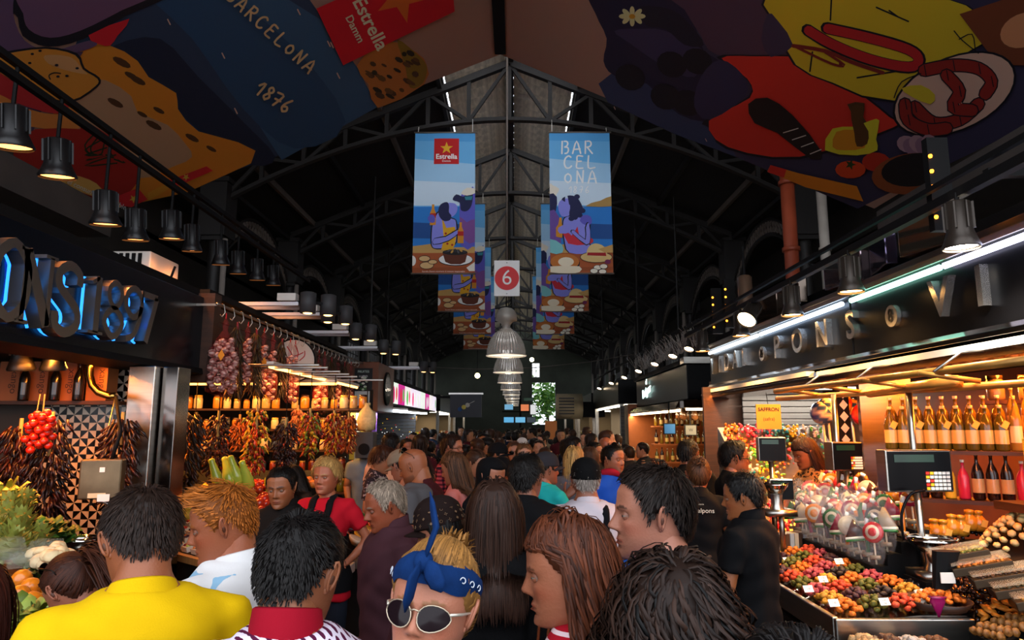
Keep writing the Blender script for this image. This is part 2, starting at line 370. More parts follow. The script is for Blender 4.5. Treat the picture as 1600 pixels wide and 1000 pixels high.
def build_hair(mb, p, res, Vv, A, T_, hl):
    st = p.get('style', 'short')
    if st == 'bald': return
    hc = np.array(C(p.get('hair', '1c1410'))); th = p.get('thick', .007)
    cen = np.array([0, -.005, .55 * HH]); nr = Vv - cen; nr /= np.linalg.norm(nr, axis=-1, keepdims=True)
    nr[..., 2] = np.where(T_ < .5, nr[..., 2] * .2, nr[..., 2])
    m = sstep(T_ - hl, -.01, .10)
    top = sstep(T_, .55, .95)
    off = np.where(T_ > hl - .01, .002 + th * m * (.7 + p.get('topv', .2) * top), -.006)
    lock = .0022 * np.sin(A * 23 + 7 * np.sin(T_ * 9)) + .0018 * np.sin(A * 41 + T_ * 17); off = off + lock * m * (res >= 1)
    cap = Vv + nr * off[..., None]; keep = T_ > hl - .06
    mb.add(cap.reshape(-1, 3), grid_faces(*A.shape, keep), None, (hc * p.get('capdark', .8))[None].repeat(A.size, 0))
    if res < 1 or p.get('nostrand'): return
    ok = np.argwhere((T_ > hl + .005) & (T_ < .99))
    if len(ok) == 0: return
    wgt = np.sqrt(np.clip(1 - ((T_ - .6) / .6) ** 2, .05, 1))[ok[:, 0], ok[:, 1]]; wgt = wgt * np.where(np.cos(A[ok[:, 0], ok[:, 1]]) > 0, .7, 1)
    N = int(.82 * p.get('n', {3: 1500, 2: 600, 1: 120}[res])); sel = ok[rng.choice(len(ok), N, p=wgt / wgt.sum())]
    root = cap[sel[:, 0], sel[:, 1]] - nr[sel[:, 0], sel[:, 1]] * .003; nn = nr[sel[:, 0], sel[:, 1]]
    root = root + rng.normal(size=root.shape) * .003
    wh = np.array([0, -.055, .97 * HH]); fl = root - wh; fl -= nn * (fl * nn).sum(1, keepdims=True); fl /= np.linalg.norm(fl, axis=1, keepdims=True) + 1e-6
    kw = dict(col=hc, colv=p.get('colv', .35))
    if st == 'short':
        a = strands(root, nn, fl, p.get('len', .026) * (.3 + .7 * sstep((T_ - hl)[sel[:, 0], sel[:, 1]], 0, .18)), 3, p.get('rad', .0016 if res == 3 else .0026), .06, .06, lift=p.get('lift', .06), heads=(1, th + .003), torso=False, tuck=False, **kw)
    elif st == 'quiff':
        fl2 = fl * .6 + np.array([.2, .5, .5]) * (root[:, 1:2] > .0)
        a = strands(root, nn, fl2, (.012 + .045 * sstep(root[:, 2], .16, .23)), 5, .0019, .02, .08, lift=.18, heads=(1, th), torso=False, tuck=False, **kw)
    elif st in ('long', 'wavy', 'curly'):
        part_ = np.stack([np.sign(root[:, 0] + 1e-4 - p.get('part', 0.)) * .9, np.zeros(N) - .35, np.zeros(N)], 1)
        seg = {'long': 15, 'wavy': 16, 'curly': 20}[st]
        L = p.get('len', .36); g = p.get('grav', .5 if st != 'curly' else .3)
        side_front = (root[:, 1] > .03)[:, None]; fl3 = np.where(side_front, part_, fl)
        a = strands(root, nn, fl3, L * (.55 + .45 * sstep(root[:, 2], 0, .2)), seg, p.get('rad', .0028), g, .03 if st == 'long' else .05, curl={'long': .0015, 'wavy': .007, 'curly': .022}[st],
                    curlf={'long': 3, 'wavy': 6, 'curly': 9}[st], lift=p.get('lift', .06 if st != 'curly' else .5), heads=(1, th + .004), **kw)
    elif st in ('bun', 'pony', 'topbun'):
        bc = np.array(p.get('bunc', (0, -.125, .17)))
        tw = bc - root; tw -= nn * (tw * nn).sum(1, keepdims=True); dist = np.linalg.norm(bc - root, axis=1); tw /= np.linalg.norm(tw, axis=1, keepdims=True) + 1e-6
        a = strands(root, nn, tw, dist * 1.05, 8, .0026, 0., .05, lift=.02, heads=(1, th + .002), torso=False, tuck=False, target=bc, **kw)
        k = p.get('bunr', .036)
        if st != 'pony':
            q = rng.normal(size=(140, 3)); q /= np.linalg.norm(q, axis=1, keepdims=True); mb.ell(bc, k * .9, 12, 8, None, tuple(hc * .8))
            tg = np.cross(q, rng.normal(size=(140, 3))); b = strands(bc + q * k * .85, q, tg * 3, .045, 5, .003, .0, .1, lift=.0, heads=(1, 0), torso=False, tuck=False, **kw); mb.add(*b[:2], None, b[2])
        else:
            q = rng.normal(size=(200, 3)) * .014; b = strands(bc + q, q * 5 + np.array([0, -1, .2]), np.zeros((200, 3)), p.get('len', .3), 10, .004, .35, .06, lift=1, heads=(1, .004), **kw); mb.add(*b[:2], None, b[2])
    else: return
    mb.add(a[0], a[1], None, a[2])
def limb(mb, pts, rad, n=10, flat=1.0, col=None): mb.tube(pts, rad, n, True, None, col, flat)
def ov(c, rx, ry, n=20, e=.85):
    a = np.linspace(0, 2 * PI, n, endpoint=False); ca, sa = np.cos(a), np.sin(a)
    return np.stack([c[0] + rx * np.sign(ca) * np.abs(ca) ** e, c[1] + ry * np.sign(sa) * np.abs(sa) ** e, np.full(n, c[2])], 1)
TM = [(.86, .160, .112, -.01), (.95, .168, .118, -.012), (1.08, .150, .110, 0), (1.22, .162, .118, .004), (1.34, .178, .120, 0), (1.41, .182, .108, -.012), (1.452, .150, .088, -.02), (1.485, .095, .068, -.022), (1.51, .062, .058, -.02)]
TF = [(.86, .168, .118, -.012), (.95, .170, .120, -.014), (1.08, .128, .098, 0), (1.22, .140, .112, .012), (1.30, .148, .122, .016), (1.38, .150, .100, -.008), (1.43, .125, .080, -.018), (1.475, .075, .058, -.022), (1.51, .050, .048, -.02)]
def build_hand(mb, wrist, d, palmn, side, curl, col, k=1.0):
    """palm and five bent fingers of unequal length; d along the forearm, palmn out of the palm, thumb on the side given"""
    d = Vector(d).normalized(); pn = Vector(palmn); pn = (pn - d * pn.dot(d)).normalized(); sx = d.cross(pn) * side
    w = Vector(wrist); Q = lambda a, b, c: w + (sx * a + d * b + pn * c) * k
    rings = []
    for b, hw, ht in ((-.012, .026, .020), (.02, .034, .017), (.06, .042, .015), (.088, .042, .012), (.097, .036, .008)):
        an = np.linspace(0, 2 * PI, 12, endpoint=False)
        rings.append(np.array([Q(hw * math.cos(q), b, ht * math.sin(q)) for q in an]))
    mb.loft(rings, True, None, col)
    for i, (ox, ln) in enumerate(((-.031, .062), (-.0105, .078), (.0105, .084), (.031, .074))):
        ang = 0; p = Q(ox, .088, 0); pts = [Q(ox, .07, 0), p]
        for s_, sl in enumerate((.45, .31, .24)):
            ang += R(curl * (1, 1.1, .8)[s_]); v = d * math.cos(ang) + pn * math.sin(ang) + sx * ox * .8; p = p + v.normalized() * ln * sl * k; pts.append(p)
        mb.tube(pts, [.0088 * k, .009 * k, .0085 * k, .0078 * k, .006 * k], 8, True, None, col)
    t0 = Q(.030, .018, .004); pts = [t0]
    for s_, sl in enumerate((.036, .032, .026)):
        v = d * (.62 + .12 * s_) + sx * (.72 - .30 * s_) + pn * (.25 + .2 * s_) * (curl / 40 + .3); pts.append(pts[-1] + v.normalized() * sl * k)
    mb.tube(pts, [.0125 * k, .0115 * k, .0098 * k, .0075 * k], 8, True, None, col)
def remesh(mb, vox, sm=4):
    me = mb.mesh('tmp'); o = bpy.data.objects.new('tmp', me); COL.objects.link(o)
    r = o.modifiers.new('r', 'REMESH'); r.mode = 'VOXEL'; r.voxel_size = vox
    s_ = o.modifiers.new('s', 'SMOOTH'); s_.factor = .5; s_.iterations = sm
    dg = bpy.context.evaluated_depsgraph_get(); ev = o.evaluated_get(dg); m2 = ev.to_mesh()
    v = np.empty(len(m2.vertices) * 3); m2.vertices.foreach_get('co', v); nm = np.empty(len(m2.vertices) * 3); m2.vertices.foreach_get('normal', nm)
    q = np.empty(len(m2.loops), int); m2.loops.foreach_get('vertex_index', q)
    f = q.reshape(-1, 4) if len(m2.loops) == 4 * len(m2.polygons) else [list(p.vertices) for p in m2.polygons]
    ev.to_mesh_clear(); bpy.data.objects.remove(o); bpy.data.meshes.remove(me)
    return v.reshape(-1, 3), f, nm.reshape(-1, 3)
M_SKIN = m_attr('skin', .48, sss=.0, bump=(160, .12)); M_HAIR = m_attr('hair', .5, spec=.22)
def cloth(name, **k):
    k.setdefault('rough', .85); k.setdefault('bump', (260, .12)); k.setdefault('spec', .12); return mat('cloth_' + name, **k)
cloth('plain', attr=True, noise=(6, .12)); cloth('cap', attr=True); cloth('hood', attr=True)
ARMS = {'down': ((.215, -.03, 1.16), (.205, .05, .93)), 'bent': ((.225, -.04, 1.16), (.14, .20, 1.10)), 'phone': ((.19, .10, 1.18), (.09, .28, 1.38)),
        'hip': ((.33, -.06, 1.18), (.17, .03, 1.02)), 'mouth': ((.21, .10, 1.19), (.06, .17, 1.44)), 'reach': ((.21, .16, 1.22), (.16, .42, 1.12)), 'low': ((.23, .02, 1.17), (.16, .20, .98)),
        'press': ((.25, .14, 1.20), (.25, .36, 1.0))}
def person(name_label, px, top, Y, yaw, res=2, fem=0, skin='b98363', head={}, hair='1c1410', style='short', hopt={}, turn=0, nod=0, tilt=0, lean=0,
           topm=None, topc='202020', sleeve='short', neck='crew', botc='1a1e28', arms=('down', 'down'), x=None, height=None, wide=1.0, extras=None, curl=35, group=None, cat='person', standz=0, hatdrop=0):
    q = P(px, top, Y); h = (height or q.z) - standz - hatdrop - (0 if style == 'bald' else hopt.get('thick', .007) + .004); sc = h / 1.725
    X = q.x if x is None else x
    root = thing('person', name_label, cat, (X, Y, standz), R(yaw), group)
    p = dict(skin=skin, hair=hair, style=style, fem=fem, **head); p.update(hopt)
    Tt = TF if fem else TM; sw = (.168 if fem else .188) * wide; am = .86 if fem else 1.0
    piv = np.array([0, -.012, 1.535])
    # head placed on the neck, turned towards what the person looks at
    Hm = Matrix.Translation((0, -.008, 1.508)) @ Euler((R(-nod), R(tilt), R(turn)), 'XYZ').to_matrix().to_4x4() @ Matrix.Translation((0, .012, -.015))
    def post(V):
        V = np.array(V, float)
        if lean:
            a = R(lean) * sstep(V[:, 2], .85, 1.25); y0 = V[:, 1].copy(); z0 = V[:, 2] - .95
            V[:, 1] = y0 * np.cos(a) + z0 * np.sin(a); V[:, 2] = .95 + z0 * np.cos(a) - y0 * np.sin(a)
        return V * sc
    def emit(nm, mb, m, sm=True, par=None, raw=False):
        if not mb.n: return None
        V = post(mb.V()); mb.v = [V]; me = mb.mesh(nm); return mkobj(nm, me, m, par or root, sm)
    # body
    b = MB(); sk = C(skin); tk = .93
    rings = [ov((0, y, z), w * tk * wide, d * tk * wide) for z, w, d, y in Tt]; b.loft(rings, True)
    b.tube([(0, -.03, 1.44), (0, -.022, 1.52), (0, -.010, 1.60)], [(.062 if not fem else .050) * (1 if wide < 1.1 else 1.1)] * 2 + [.054 if not fem else .046], 16)
    shl, elb, wr = {}, {}, {}
    for s in (-1, 1):
        A_ = arms[0 if s < 0 else 1]; E, Wr = ARMS[A_] if isinstance(A_, str) else A_
        k = sw / .188
        sh = Vector((s * sw * .93, -.015, 1.415)); e = Vector((s * E[0] * k, E[1], E[2])); w_ = Vector((s * Wr[0] * k, Wr[1], Wr[2]))
        shl[s], elb[s], wr[s] = sh, e, w_
        m1 = sh.lerp(e, .35); m2 = e.lerp(w_, .3)
        limb(b, [sh + Vector((-s * .03, 0, .01)), sh, m1, sh.lerp(e, .75), e], [.05 * am, .054 * am, .049 * am, .043 * am, .040 * am], 12)
        limb(b, [sh.lerp(e, .9), e, m2, e.lerp(w_, .7), w_], [.038 * am, .040 * am, .041 * am, .033 * am, .027 * am], 12)
    for s in (-1, 1):
        limb(b, [(s * .085, -.01, .93), (s * .09, 0, .7), (s * .088, 0, .50), (s * .088, -.012, .35), (s * .085, -.02, .09)], [.082, .072, .05, .052, .036], 10)
        limb(b, [(s * .085, -.045, .05), (s * .088, .03, .045), (s * .092, .12, .03)], [.03, .036, .025], 8)
    if res >= 2: v, f, nmv = remesh(b, .021 if res == 3 else .027, 2)
    else: v, f = b.V(), b.f
    b2 = MB(); b2.add(v, f if not isinstance(f, list) else f, None, sk)
    hb = MB(); Vv, A, T_, hl = build_head(hb, p, res); b2.merge(hb, Hm)
    for s in (-1, 1):
        d = wr[s] - elb[s]
        A_ = arms[0 if s < 0 else 1]; pn = Vector((-s, .15, 0)) if A_ in ('down', 'low') else Vector((-s * .5, .1, -.6)) if A_ in ('reach', 'press', 'bent', 'hip') else Vector((-s * .4, -.8, .2))
        if res >= 2: build_hand(b2, wr[s], d, pn, -s if A_ in ('reach', 'press', 'bent', 'hip') else s, curl, sk, .95 * am)
        else: b2.tube([wr[s], wr[s] + d.normalized() * .08, wr[s] + d.normalized() * .16], [.027, .035, .018], 6, col=sk, flat=.5)
    emit('body', b2, M_SKIN)
    hm = MB(); build_hair(hm, p, res, Vv, A, T_, hl)
    if hm.n:
        h2 = MB(); h2.merge(hm, Hm); emit('hair', h2, M_HAIR)
    # clothing
    g = .016; sb = MB(); topz = {'crew': 1.497, 'polo': 1.505, 'v': 1.485, 'tank': 1.455, 'scoop': 1.47}.get(neck, 1.497)
    tt = [q_ for q_ in Tt if q_[0] < topz - .008] ; zs = [q_[0] for q_ in Tt]
    last = (topz, *[float(np.interp(topz, zs, [q_[i] for q_ in Tt])) for i in (1, 2, 3)])
    lo = [(.80, Tt[0][1] + .006, Tt[0][2] + .006, Tt[0][3])] + list(tt) + [last]
    if fem: lo = [(z, w, d, y) for z, w, d, y in lo]
    rings = [ov((0, y, z), (w + g) * wide, (d + g) * wide + .004, 24) for z, w, d, y in lo]; sb.loft(rings, True)
    if fem:
        for s in (-1, 1): sb.ell((s * .07, .085, 1.275), (.07, .055, .065), 12, 8)
    for s in (-1, 1):
        sh, e, w_ = shl[s], elb[s], wr[s]
        if sleeve == 'none':
            continue
        if sleeve == 'short':
            sb.tube([sh + Vector((-s * .05, 0, .005)), sh, sh.lerp(e, .3), sh.lerp(e, .64)], [.058 * am, .068 * am, .066 * am, .066 * am], 14)
        else:
            sb.tube([sh + Vector((-s * .05, 0, .005)), sh, sh.lerp(e, .4), sh.lerp(e, .85), e], [.058 * am, .067 * am, .062 * am, .055 * am, .054 * am], 14)
            sb.tube([sh.lerp(e, .85), e, e.lerp(w_, .4), e.lerp(w_, .92)], [.052 * am, .054 * am, .050 * am, .040 * am], 14)
    if res >= 1: v, f, nmv = remesh(sb, {3: .0135, 2: .018, 1: .03}[res], 3)
    else: v, f = sb.V(), sb.f; nmv = v * 0
    fold = .0035 * np.sin(v[:, 0] * 38 + v[:, 2] * 22 + 3 * np.sin(v[:, 2] * 9 + v[:, 1] * 7)) + .003 * np.sin(v[:, 2] * 55 - v[:, 0] * 30 + 4 * np.sin(v[:, 0] * 13)) * sstep(1.42 - v[:, 2], 0, .2)
    v = v + nmv * fold[:, None]
    s2 = MB(); s2.add(v, f, None, C(topc)); shirt = emit('shirt' if not fem else 'top', s2, topm or cloth('plain'))
    if neck == 'polo' or neck == 'crew':
        cb = MB(); k0 = 20; a_ = np.linspace(0, 2 * PI, k0, endpoint=False); nr_ = .066 if not fem else .055
        hgt = .045 if neck == 'polo' else .012
        zz = lambda q: 1.497 - .016 * np.cos(q - PI / 2)
        out = .012 if neck == 'polo' else .008
        rr = [(nr_ + out + (0 if neck == 'polo' else .03), -.012 if neck == 'polo' else -.05), (nr_ + .004, hgt), (nr_ - .003, hgt + .004), (nr_ - .006, -.01)]
        rings = [np.stack([r_ * np.cos(a_), r_ * 1.0 * np.sin(a_) - .020, zz(a_) + z_ - (.03 * (np.sin(a_) > .8) if neck == 'polo' else 0)], 1) for r_, z_ in rr]
        cb.loft(rings, False, None, C((extras or {}).get('collar', topc))); emit('collar', cb, cloth('plain') if 'collar' in (extras or {}) else topm or cloth('plain'))
    tb = MB(); rings = [ov((0, y, z), (w + .012) * wide, (d + .012) * wide, 16) for z, w, d, y in ((.84, .150, .105, -.01), (.90, .166, .116, -.01), (1.0, .160, .112, -.008))]; tb.loft(rings, True, None, C(botc))
    for s in (-1, 1):
        tb.tube([(s * .082, -.008, .90), (s * .09, 0, .7), (s * .09, 0, .48), (s * .088, -.012, .30), (s * .086, -.02, .07)], [.096, .086, .066, .062, .056], 12, col=C(botc))
    emit('trousers', tb, cloth('plain'))
    for s in (-1, 1):
        sb2 = MB(); rings = []
        for y, hw, hh in ((-.085, .022, .05), (-.06, .038, .085), (0, .042, .075), (.07, .048, .055), (.13, .044, .045), (.165, .02, .03)):
            a_ = np.linspace(0, 2 * PI, 10, endpoint=False); rings.append(np.stack([s * .09 + hw * np.cos(a_), np.full(10, y), np.maximum(.002, hh / 2 + hh / 2 * np.sin(a_))], 1))
        sb2.loft(rings, True, None, C('15120f')); emit('shoe', sb2, mat('shoe_leather', '15120f', .5))
    ctx = dict(root=root, sc=sc, Hm=Hm, emit=emit, post=post, Vv=Vv, A=A, T=T_, wr=wr, elb=elb, shl=shl, p=p, sw=sw, wide=wide, Tt=Tt, yaw=R(yaw))
    for fn, kw in (extras or {}).get('add', []): fn(ctx, **kw)
    return ctx
def w_of(ctx, pt):
    """a point of the figure's own frame in the place"""
    v = ctx['post'](np.array([pt]))[0]; return ctx['root'].location + Matrix.Rotation(ctx['yaw'], 3, 'Z') @ Vector(v)
# --- things worn
def add_glasses(ctx, lens='0a0808', frame_='120e0c', up=0.0, big=1.0, name='sunglasses', arm='120e0c', trans=False):
    mb = MB(); M = ctx['Hm'] @ Matrix.Translation((0, 0, 0))
    if up: M = M @ Matrix.Translation((0, .036, .096)) @ Matrix.Rotation(R(38), 4, 'X')
    y0, z0 = .101, .49 * HH; parts_ = {'lens': MB(), 'frame': MB()}
    for s in (-1, 1):
        o = [(.027 * big * math.cos(q) * (1 + .12 * math.cos(q)), .0215 * big * (math.sin(q) + .10 * math.cos(q) * (1 if math.sin(q) < 0 else .3))) for q in np.linspace(0, 2 * PI, 20, endpoint=False)]
        rim = [Vector((s * (.033 + x), y0 - 1.4 * abs(.033 + x) ** 2 * 4 + .004, z0 + z - .004)) for x, z in o]
        c = Vector((s * .033, y0 + .002, z0 - .004)); n = len(rim)
        parts_['lens'].add([c] + rim, [(0, 1 + (i + 1) % n, 1 + i) if s > 0 else (0, 1 + i, 1 + (i + 1) % n) for i in range(n)], M, lens)
        parts_['frame'].tube(rim + [rim[0]], .0013, 6, False, M, frame_)
        a0 = Vector((s * .064, y0 - .018, z0 + .006)); parts_['frame'].tube([a0, (s * .079, .05, z0 + .006), (s * .082, -.01, z0 + .004), (s * .078, -.03, z0 - .012)], [.003, .003, .002, .002], 6, True, M, arm)
    parts_['frame'].tube([(-.010, y0 + .004, z0 + .006), (0, y0 + .007, z0 + .009), (.010, y0 + .004, z0 + .006)], .0017, 6, True, M, frame_)
    fr = ctx['emit'](name, parts_['frame'], m_attr('spectacle_metal', .3, metal=.6))
    if not trans: ctx['emit']('lens', parts_['lens'], m_attr('dark_lens', .12, spec=.22), par=None).parent = fr
def add_cap(ctx, col='101010', brim=0, m=None, t0=.60, peak=True, deep=.012, label=None, flatb=False):
    Vv, A, T_ = ctx['Vv'], ctx['A'], ctx['T']; mb = MB(); cen = np.array([0, -.005, .55 * HH]); nr = Vv - cen; nr /= np.linalg.norm(nr, axis=-1, keepdims=True)
    off = np.where(T_ > t0 - .001, .016 + deep * sstep(T_, .7, 1), -.004); cap = Vv + nr * off[..., None]
    mb.add(cap.reshape(-1, 3), grid_faces(*A.shape, T_ > t0 - .03), ctx['Hm'], C(col))
    o = ctx['emit']('cap', mb, m or cloth('cap', attr=True))
    if label: o['label'] = label
    if peak:
        bm_ = MB(); up_, dn = [], []
        for u in np.linspace(-1, 1, 15):
            for r_ in (0, 1):
                a = u * 1.15; R0 = .090; rr = R0 + r_ * .085 * math.cos(u * 1.3) ** .6
                up_.append((.95 * rr * math.sin(a) if not r_ else .078 * math.sin(a) * 1.05, (rr * math.cos(a) * 1.0 if not r_ else R0 * .98 * math.cos(a) + .075 * math.cos(u * 1.45)), HH * (t0 + .02) - .022 * u * u - r_ * .012))
        dn = [(x, y, z - .004) for x, y, z in up_]; n = len(up_)
        f = []
        for i in range(0, n - 2, 2):
            f += [(i, i + 2, i + 3, i + 1), (n + i, n + i + 1, n + i + 3, n + i + 2), (i + 1, i + 3, n + i + 3, n + i + 1)]
        bm_.add(up_ + dn, f, ctx['Hm'] @ Matrix.Rotation(R(brim), 4, 'Z'), C(col)); ctx['emit']('cap_peak', bm_, m or cloth('cap', attr=True)).parent = o
    return o
def add_strap(ctx, s=1, col='0c0c0c', w=.022, back=True):
    mb = MB(); Tt = ctx['Tt']; zs = [q[0] for q in Tt]; pts = []
    for z, side_ in ((1.0, -1), (1.15, -1), (1.3, -1), (1.40, -1), (1.455, -1), (1.475, 0), (1.455, 1), (1.40, 1), (1.3, 1), (1.15, 1), (1.02, 1)):
        d = float(np.interp(z, zs, [q[2] for q in Tt])) * ctx['wide'] + .022; y = float(np.interp(z, zs, [q[3] for q in Tt]))
        xx = s * (.10 + .03 * (z < 1.2)); k = math.sqrt(max(.1, 1 - (xx / (ctx['sw'] * 1.15)) ** 2))
        pts.append((xx, y + side_ * d * k, z + (.012 if side_ == 0 else 0)))
    mb.tube(cr(pts, 2, False), w, 6, True, None, C(col), flat=.25, up=(1, 0, 0)); ctx['emit']('strap', mb, cloth('plain'))
# ------------------------------------------------------------------ the hall: floor, roof, columns, trusses
IRON = mat('iron', '1a1614', .6, .0, noise=(3, .25), bump=(30, .2)); IRON_L = mat('iron_light', '6a6058', .5, .0, noise=(4, .2))
DECK = mat('roof_boards', '171310', .8, noise=(2, .35, (1, 6, 1)), bump=(8, .4, (1, 12, 1)))
STEEL = mat('brushed_steel', 'a8a49c', .28, 1.0, noise=(3, .15, (1, 1, 12)), bump=(60, .05, (1, 1, 10))); CHROME = mat('chrome', 'd0ccc4', .08, 1.0)
BLACK = mat('black_paint', '08080a', .3, 0.0, spec=.12, bump=(5, .03)); BLACKM = mat('black_matt', '0b0b0c', .7, spec=.2); WHITE = mat('white_paint', 'd8d4cc', .5, noise=(5, .08))
CONC = mat('concrete', '2a2622', .85, noise=(2, .25), bump=(20, .3)); WOODD = mat('dark_wood', '3a2114', .5, noise=(4, .35, (1, 1, 9)), bump=(20, .15, (1, 1, 8)))
WOODL = mat('light_wood', '9a6a38', .55, noise=(4, .3, (1, 8, 1)), bump=(20, .15)); GREYP = mat('grey_panel', '3a3a3c', .6, noise=(3, .15))
X0 = -0.1; HWN = 5.1; BAY = 3.9; ROWS = [11.5 + BAY * k for k in range(-1, 9)]; YB = 46.2
mb = MB(); mb.box((0, 18, -.06), (30, 64, .12)); struct('floor', mb, mat('floor_stone', '3c3631', .45, noise=(1.5, .3), bump=(12, .15)))
def topz(x): return 6.3 + .41 * (HWN - abs(x - X0))
def botz(x): u = abs(x - X0) / HWN; return 7.32 - 1.55 * u ** 1.9
# roof slopes (dark boards) on both sides of the ridge lantern, side aisle roofs
for s, nm in ((-1, 'left'), (1, 'right')):
    mb = MB(); a, b = X0 + s * 1.2, X0 + s * (HWN + .5)
    q = [(a, topz(a) + .14), (b, topz(b) + .14), (b, topz(b) + .24), (a, topz(a) + .24)]
    mb.add([(x, 5.0, z) for x, z in q] + [(x, YB, z) for x, z in q], [(0, 1, 2, 3), (7, 6, 5, 4), (0, 4, 5, 1), (1, 5, 6, 2), (2, 6, 7, 3), (3, 7, 4, 0)])  # roof left off over the canopies, out of view, so sky light reaches the banners
    struct('ceiling_' + nm, mb, DECK)
    mb = MB(); mb.box((X0 + s * 8.6, 22.6, 6.35), (6.2, 47.2, .12)); struct('ceiling_aisle_' + nm, mb, DECK)
    mb = MB()
    xw = X0 + s * 6.9
    mb.box((xw, 22.6, 1.6), (.3, 47.2, 3.2)); mb.box((xw, 22.6, 5.9), (.3, 47.2, 1.0))
    for y in np.arange(0, 46.5, 3.9): mb.box((xw, y - .2 + (1.3 if y < 25 else 0), 4.3), (.3, 1.3 if y > 25 else 3.9, 2.4))
    struct('wall_' + nm, mb, CONC)
    for i, y in enumerate(np.arange(1.55, 45, 3.9)):
        if y < 25: continue
        mb = MB(); w = 2.6
        for j in range(7): mb.box((xw, y - w / 2 + w * j / 6, 4.3), (.06, .05, 2.2))
        for j in range(6): mb.box((xw, y, 3.2 + 2.2 * j / 5), (.06, w, .05))
        struct('window_%d' % (i + (20 if s > 0 else 0)), mb, IRON)
mb = MB()   # end wall with a high window and a doorway onto the garden
def wall_rect(x0, x1, z0, z1): mb.box(((x0 + x1) / 2, YB + .15, (z0 + z1) / 2), (x1 - x0, .3, z1 - z0))
wall_rect(-11.5, .9, 0, 9.5); wall_rect(2.7, 11.5, 0, 9.5); wall_rect(.9, 2.7, 0, 2.0); wall_rect(.9, 1.15, 2.0, 9.5); wall_rect(1.15, 1.65, 4.8, 5.15); wall_rect(1.15, 1.65, 6.1, 9.5); wall_rect(1.65, 2.7, 4.8, 9.5)
struct('wall_back', mb, mat('green_grey_wall', '3d4238', .8, noise=(1, .3)))
mb = MB()
for x in (1.15, 1.4, 1.65): mb.box((x, YB, 5.6), (.04, .06, .95))
for z in (5.15, 5.6, 6.1): mb.box((1.4, YB, z), (.5, .06, .04))
struct('window_50', mb, WHITE)
rngL = np.random.default_rng(3)
tr = thing('garden_tree', 'sunlit green tree outside the doorway in the end wall', 'tree', (2.3, YB + 3, 0))
mb = MB(); mb.tube([(2.3, YB + 3, 0), (2.35, YB + 3, 2), (2.2, YB + 3, 4)], [.16, .13, .06], 8); part(tr, 'trunk', mb, WOODD)
mb = MB()
for i in range(800):
    c = np.array([2.1, YB + 2.8, 3.7]) + rngL.normal(size=3) * (.75, .5, .75); M = Matrix.Translation(c) @ Euler(rngL.uniform(0, 6, 3)).to_matrix().to_4x4()
    mb.add([(-.08, 0, 0), (0, -.2, 0), (.08, 0, .05), (0, .3, 0)], [(0, 1, 2, 3)], M, ('58902c', '3a701c', '88b04c')[i % 3])
part(tr, 'foliage', mb, m_attr('foliage', .6), kind='stuff')
# ridge lantern: tilted slats with daylight above them
SLAT = mat('skylight_slat', 'd8d0c0', .5, .2, noise=(3, .4, (4, 1, 1)), bump=(10, .2))
sl = MB(); sl.box((0, 0, 0), (1.18, .30, .03)); slm = sl.mesh('slat'); slm.materials.append(SLAT)
for k, y0 in enumerate(ROWS):
    y0 = y0 + .02
    t = thing('ridge_skylight', 'slatted ridge skylight bay over the aisle, bay %s' % ('behind the printed canopies' if k == 0 else 'between roof trusses'), 'skylight', (X0, y0, topz(X0)), group='ridge skylight bays', kind='structure')
    for s in (-1, 1):
        for j in range(11):
            o = bpy.data.objects.new('slat', slm); COL.objects.link(o); o.parent = t
            o.rotation_euler = Euler((R(-15), R(s * 22), 0)); o.location = (s * .62, j * .3545 + .17, topz(X0 + s * .62) - topz(X0) + .2)
mb = MB(); mb.box((X0, 22.6, topz(X0) + .1), (.14, 47.2, .2)); struct('trim_1', mb, IRON)
# purlins
for s in (-1, 1):
    for j, dx in enumerate((1.25, 2.3, 3.45, 4.6)):
        mb = MB(); x = X0 + s * dx; mb.box((x, 22.6, topz(x) + .06), (.07, 47.2, .12))
        struct('trim_%d' % (2 + j + (4 if s > 0 else 0)), mb, IRON_L if j in (1, 3) else IRON)
# trusses
def truss(y, far):
    t = thing('roof_truss', 'dark riveted iron roof truss with an arched lower chord' if False else 'dark iron roof truss with arched lower chord spanning the hall', 'roof truss', (X0, y, 5.7), group='iron roof trusses', kind='structure')
    for s in (-1, 1):
        mb = MB(); mb.bar((X0, y, topz(X0)), (X0 + s * HWN, y, topz(X0 + s * HWN)), .11, .12); part(t, 'top_chord', mb, IRON)
        mb = MB(); xs = np.linspace(0, HWN, 13)
        mb.tube([(X0 + s * x, y, botz(X0 + s * x)) for x in xs], .06, 6); part(t, 'bottom_chord', mb, IRON)
        nodes = np.linspace(.0, HWN, 8)
        for i in range(7):
            xa, xb = X0 + s * nodes[i], X0 + s * nodes[i + 1]
            mb = MB(); mb.bar((xb, y, botz(xb)), (xb, y, topz(xb)), .06, .07); part(t, 'web_post', mb, IRON)
            mb = MB(); mb.bar((xa, y, topz(xa)) if i % 2 == 0 else (xa, y, botz(xa)), (xb, y, botz(xb)) if i % 2 == 0 else (xb, y, topz(xb)), .05, .06); part(t, 'web_diagonal', mb, IRON)
    mb = MB(); mb.bar((X0, y, botz(X0)), (X0, y, topz(X0)), .07); part(t, 'king_post', mb, IRON)
for i, y in enumerate(ROWS[1:]): truss(y, i)
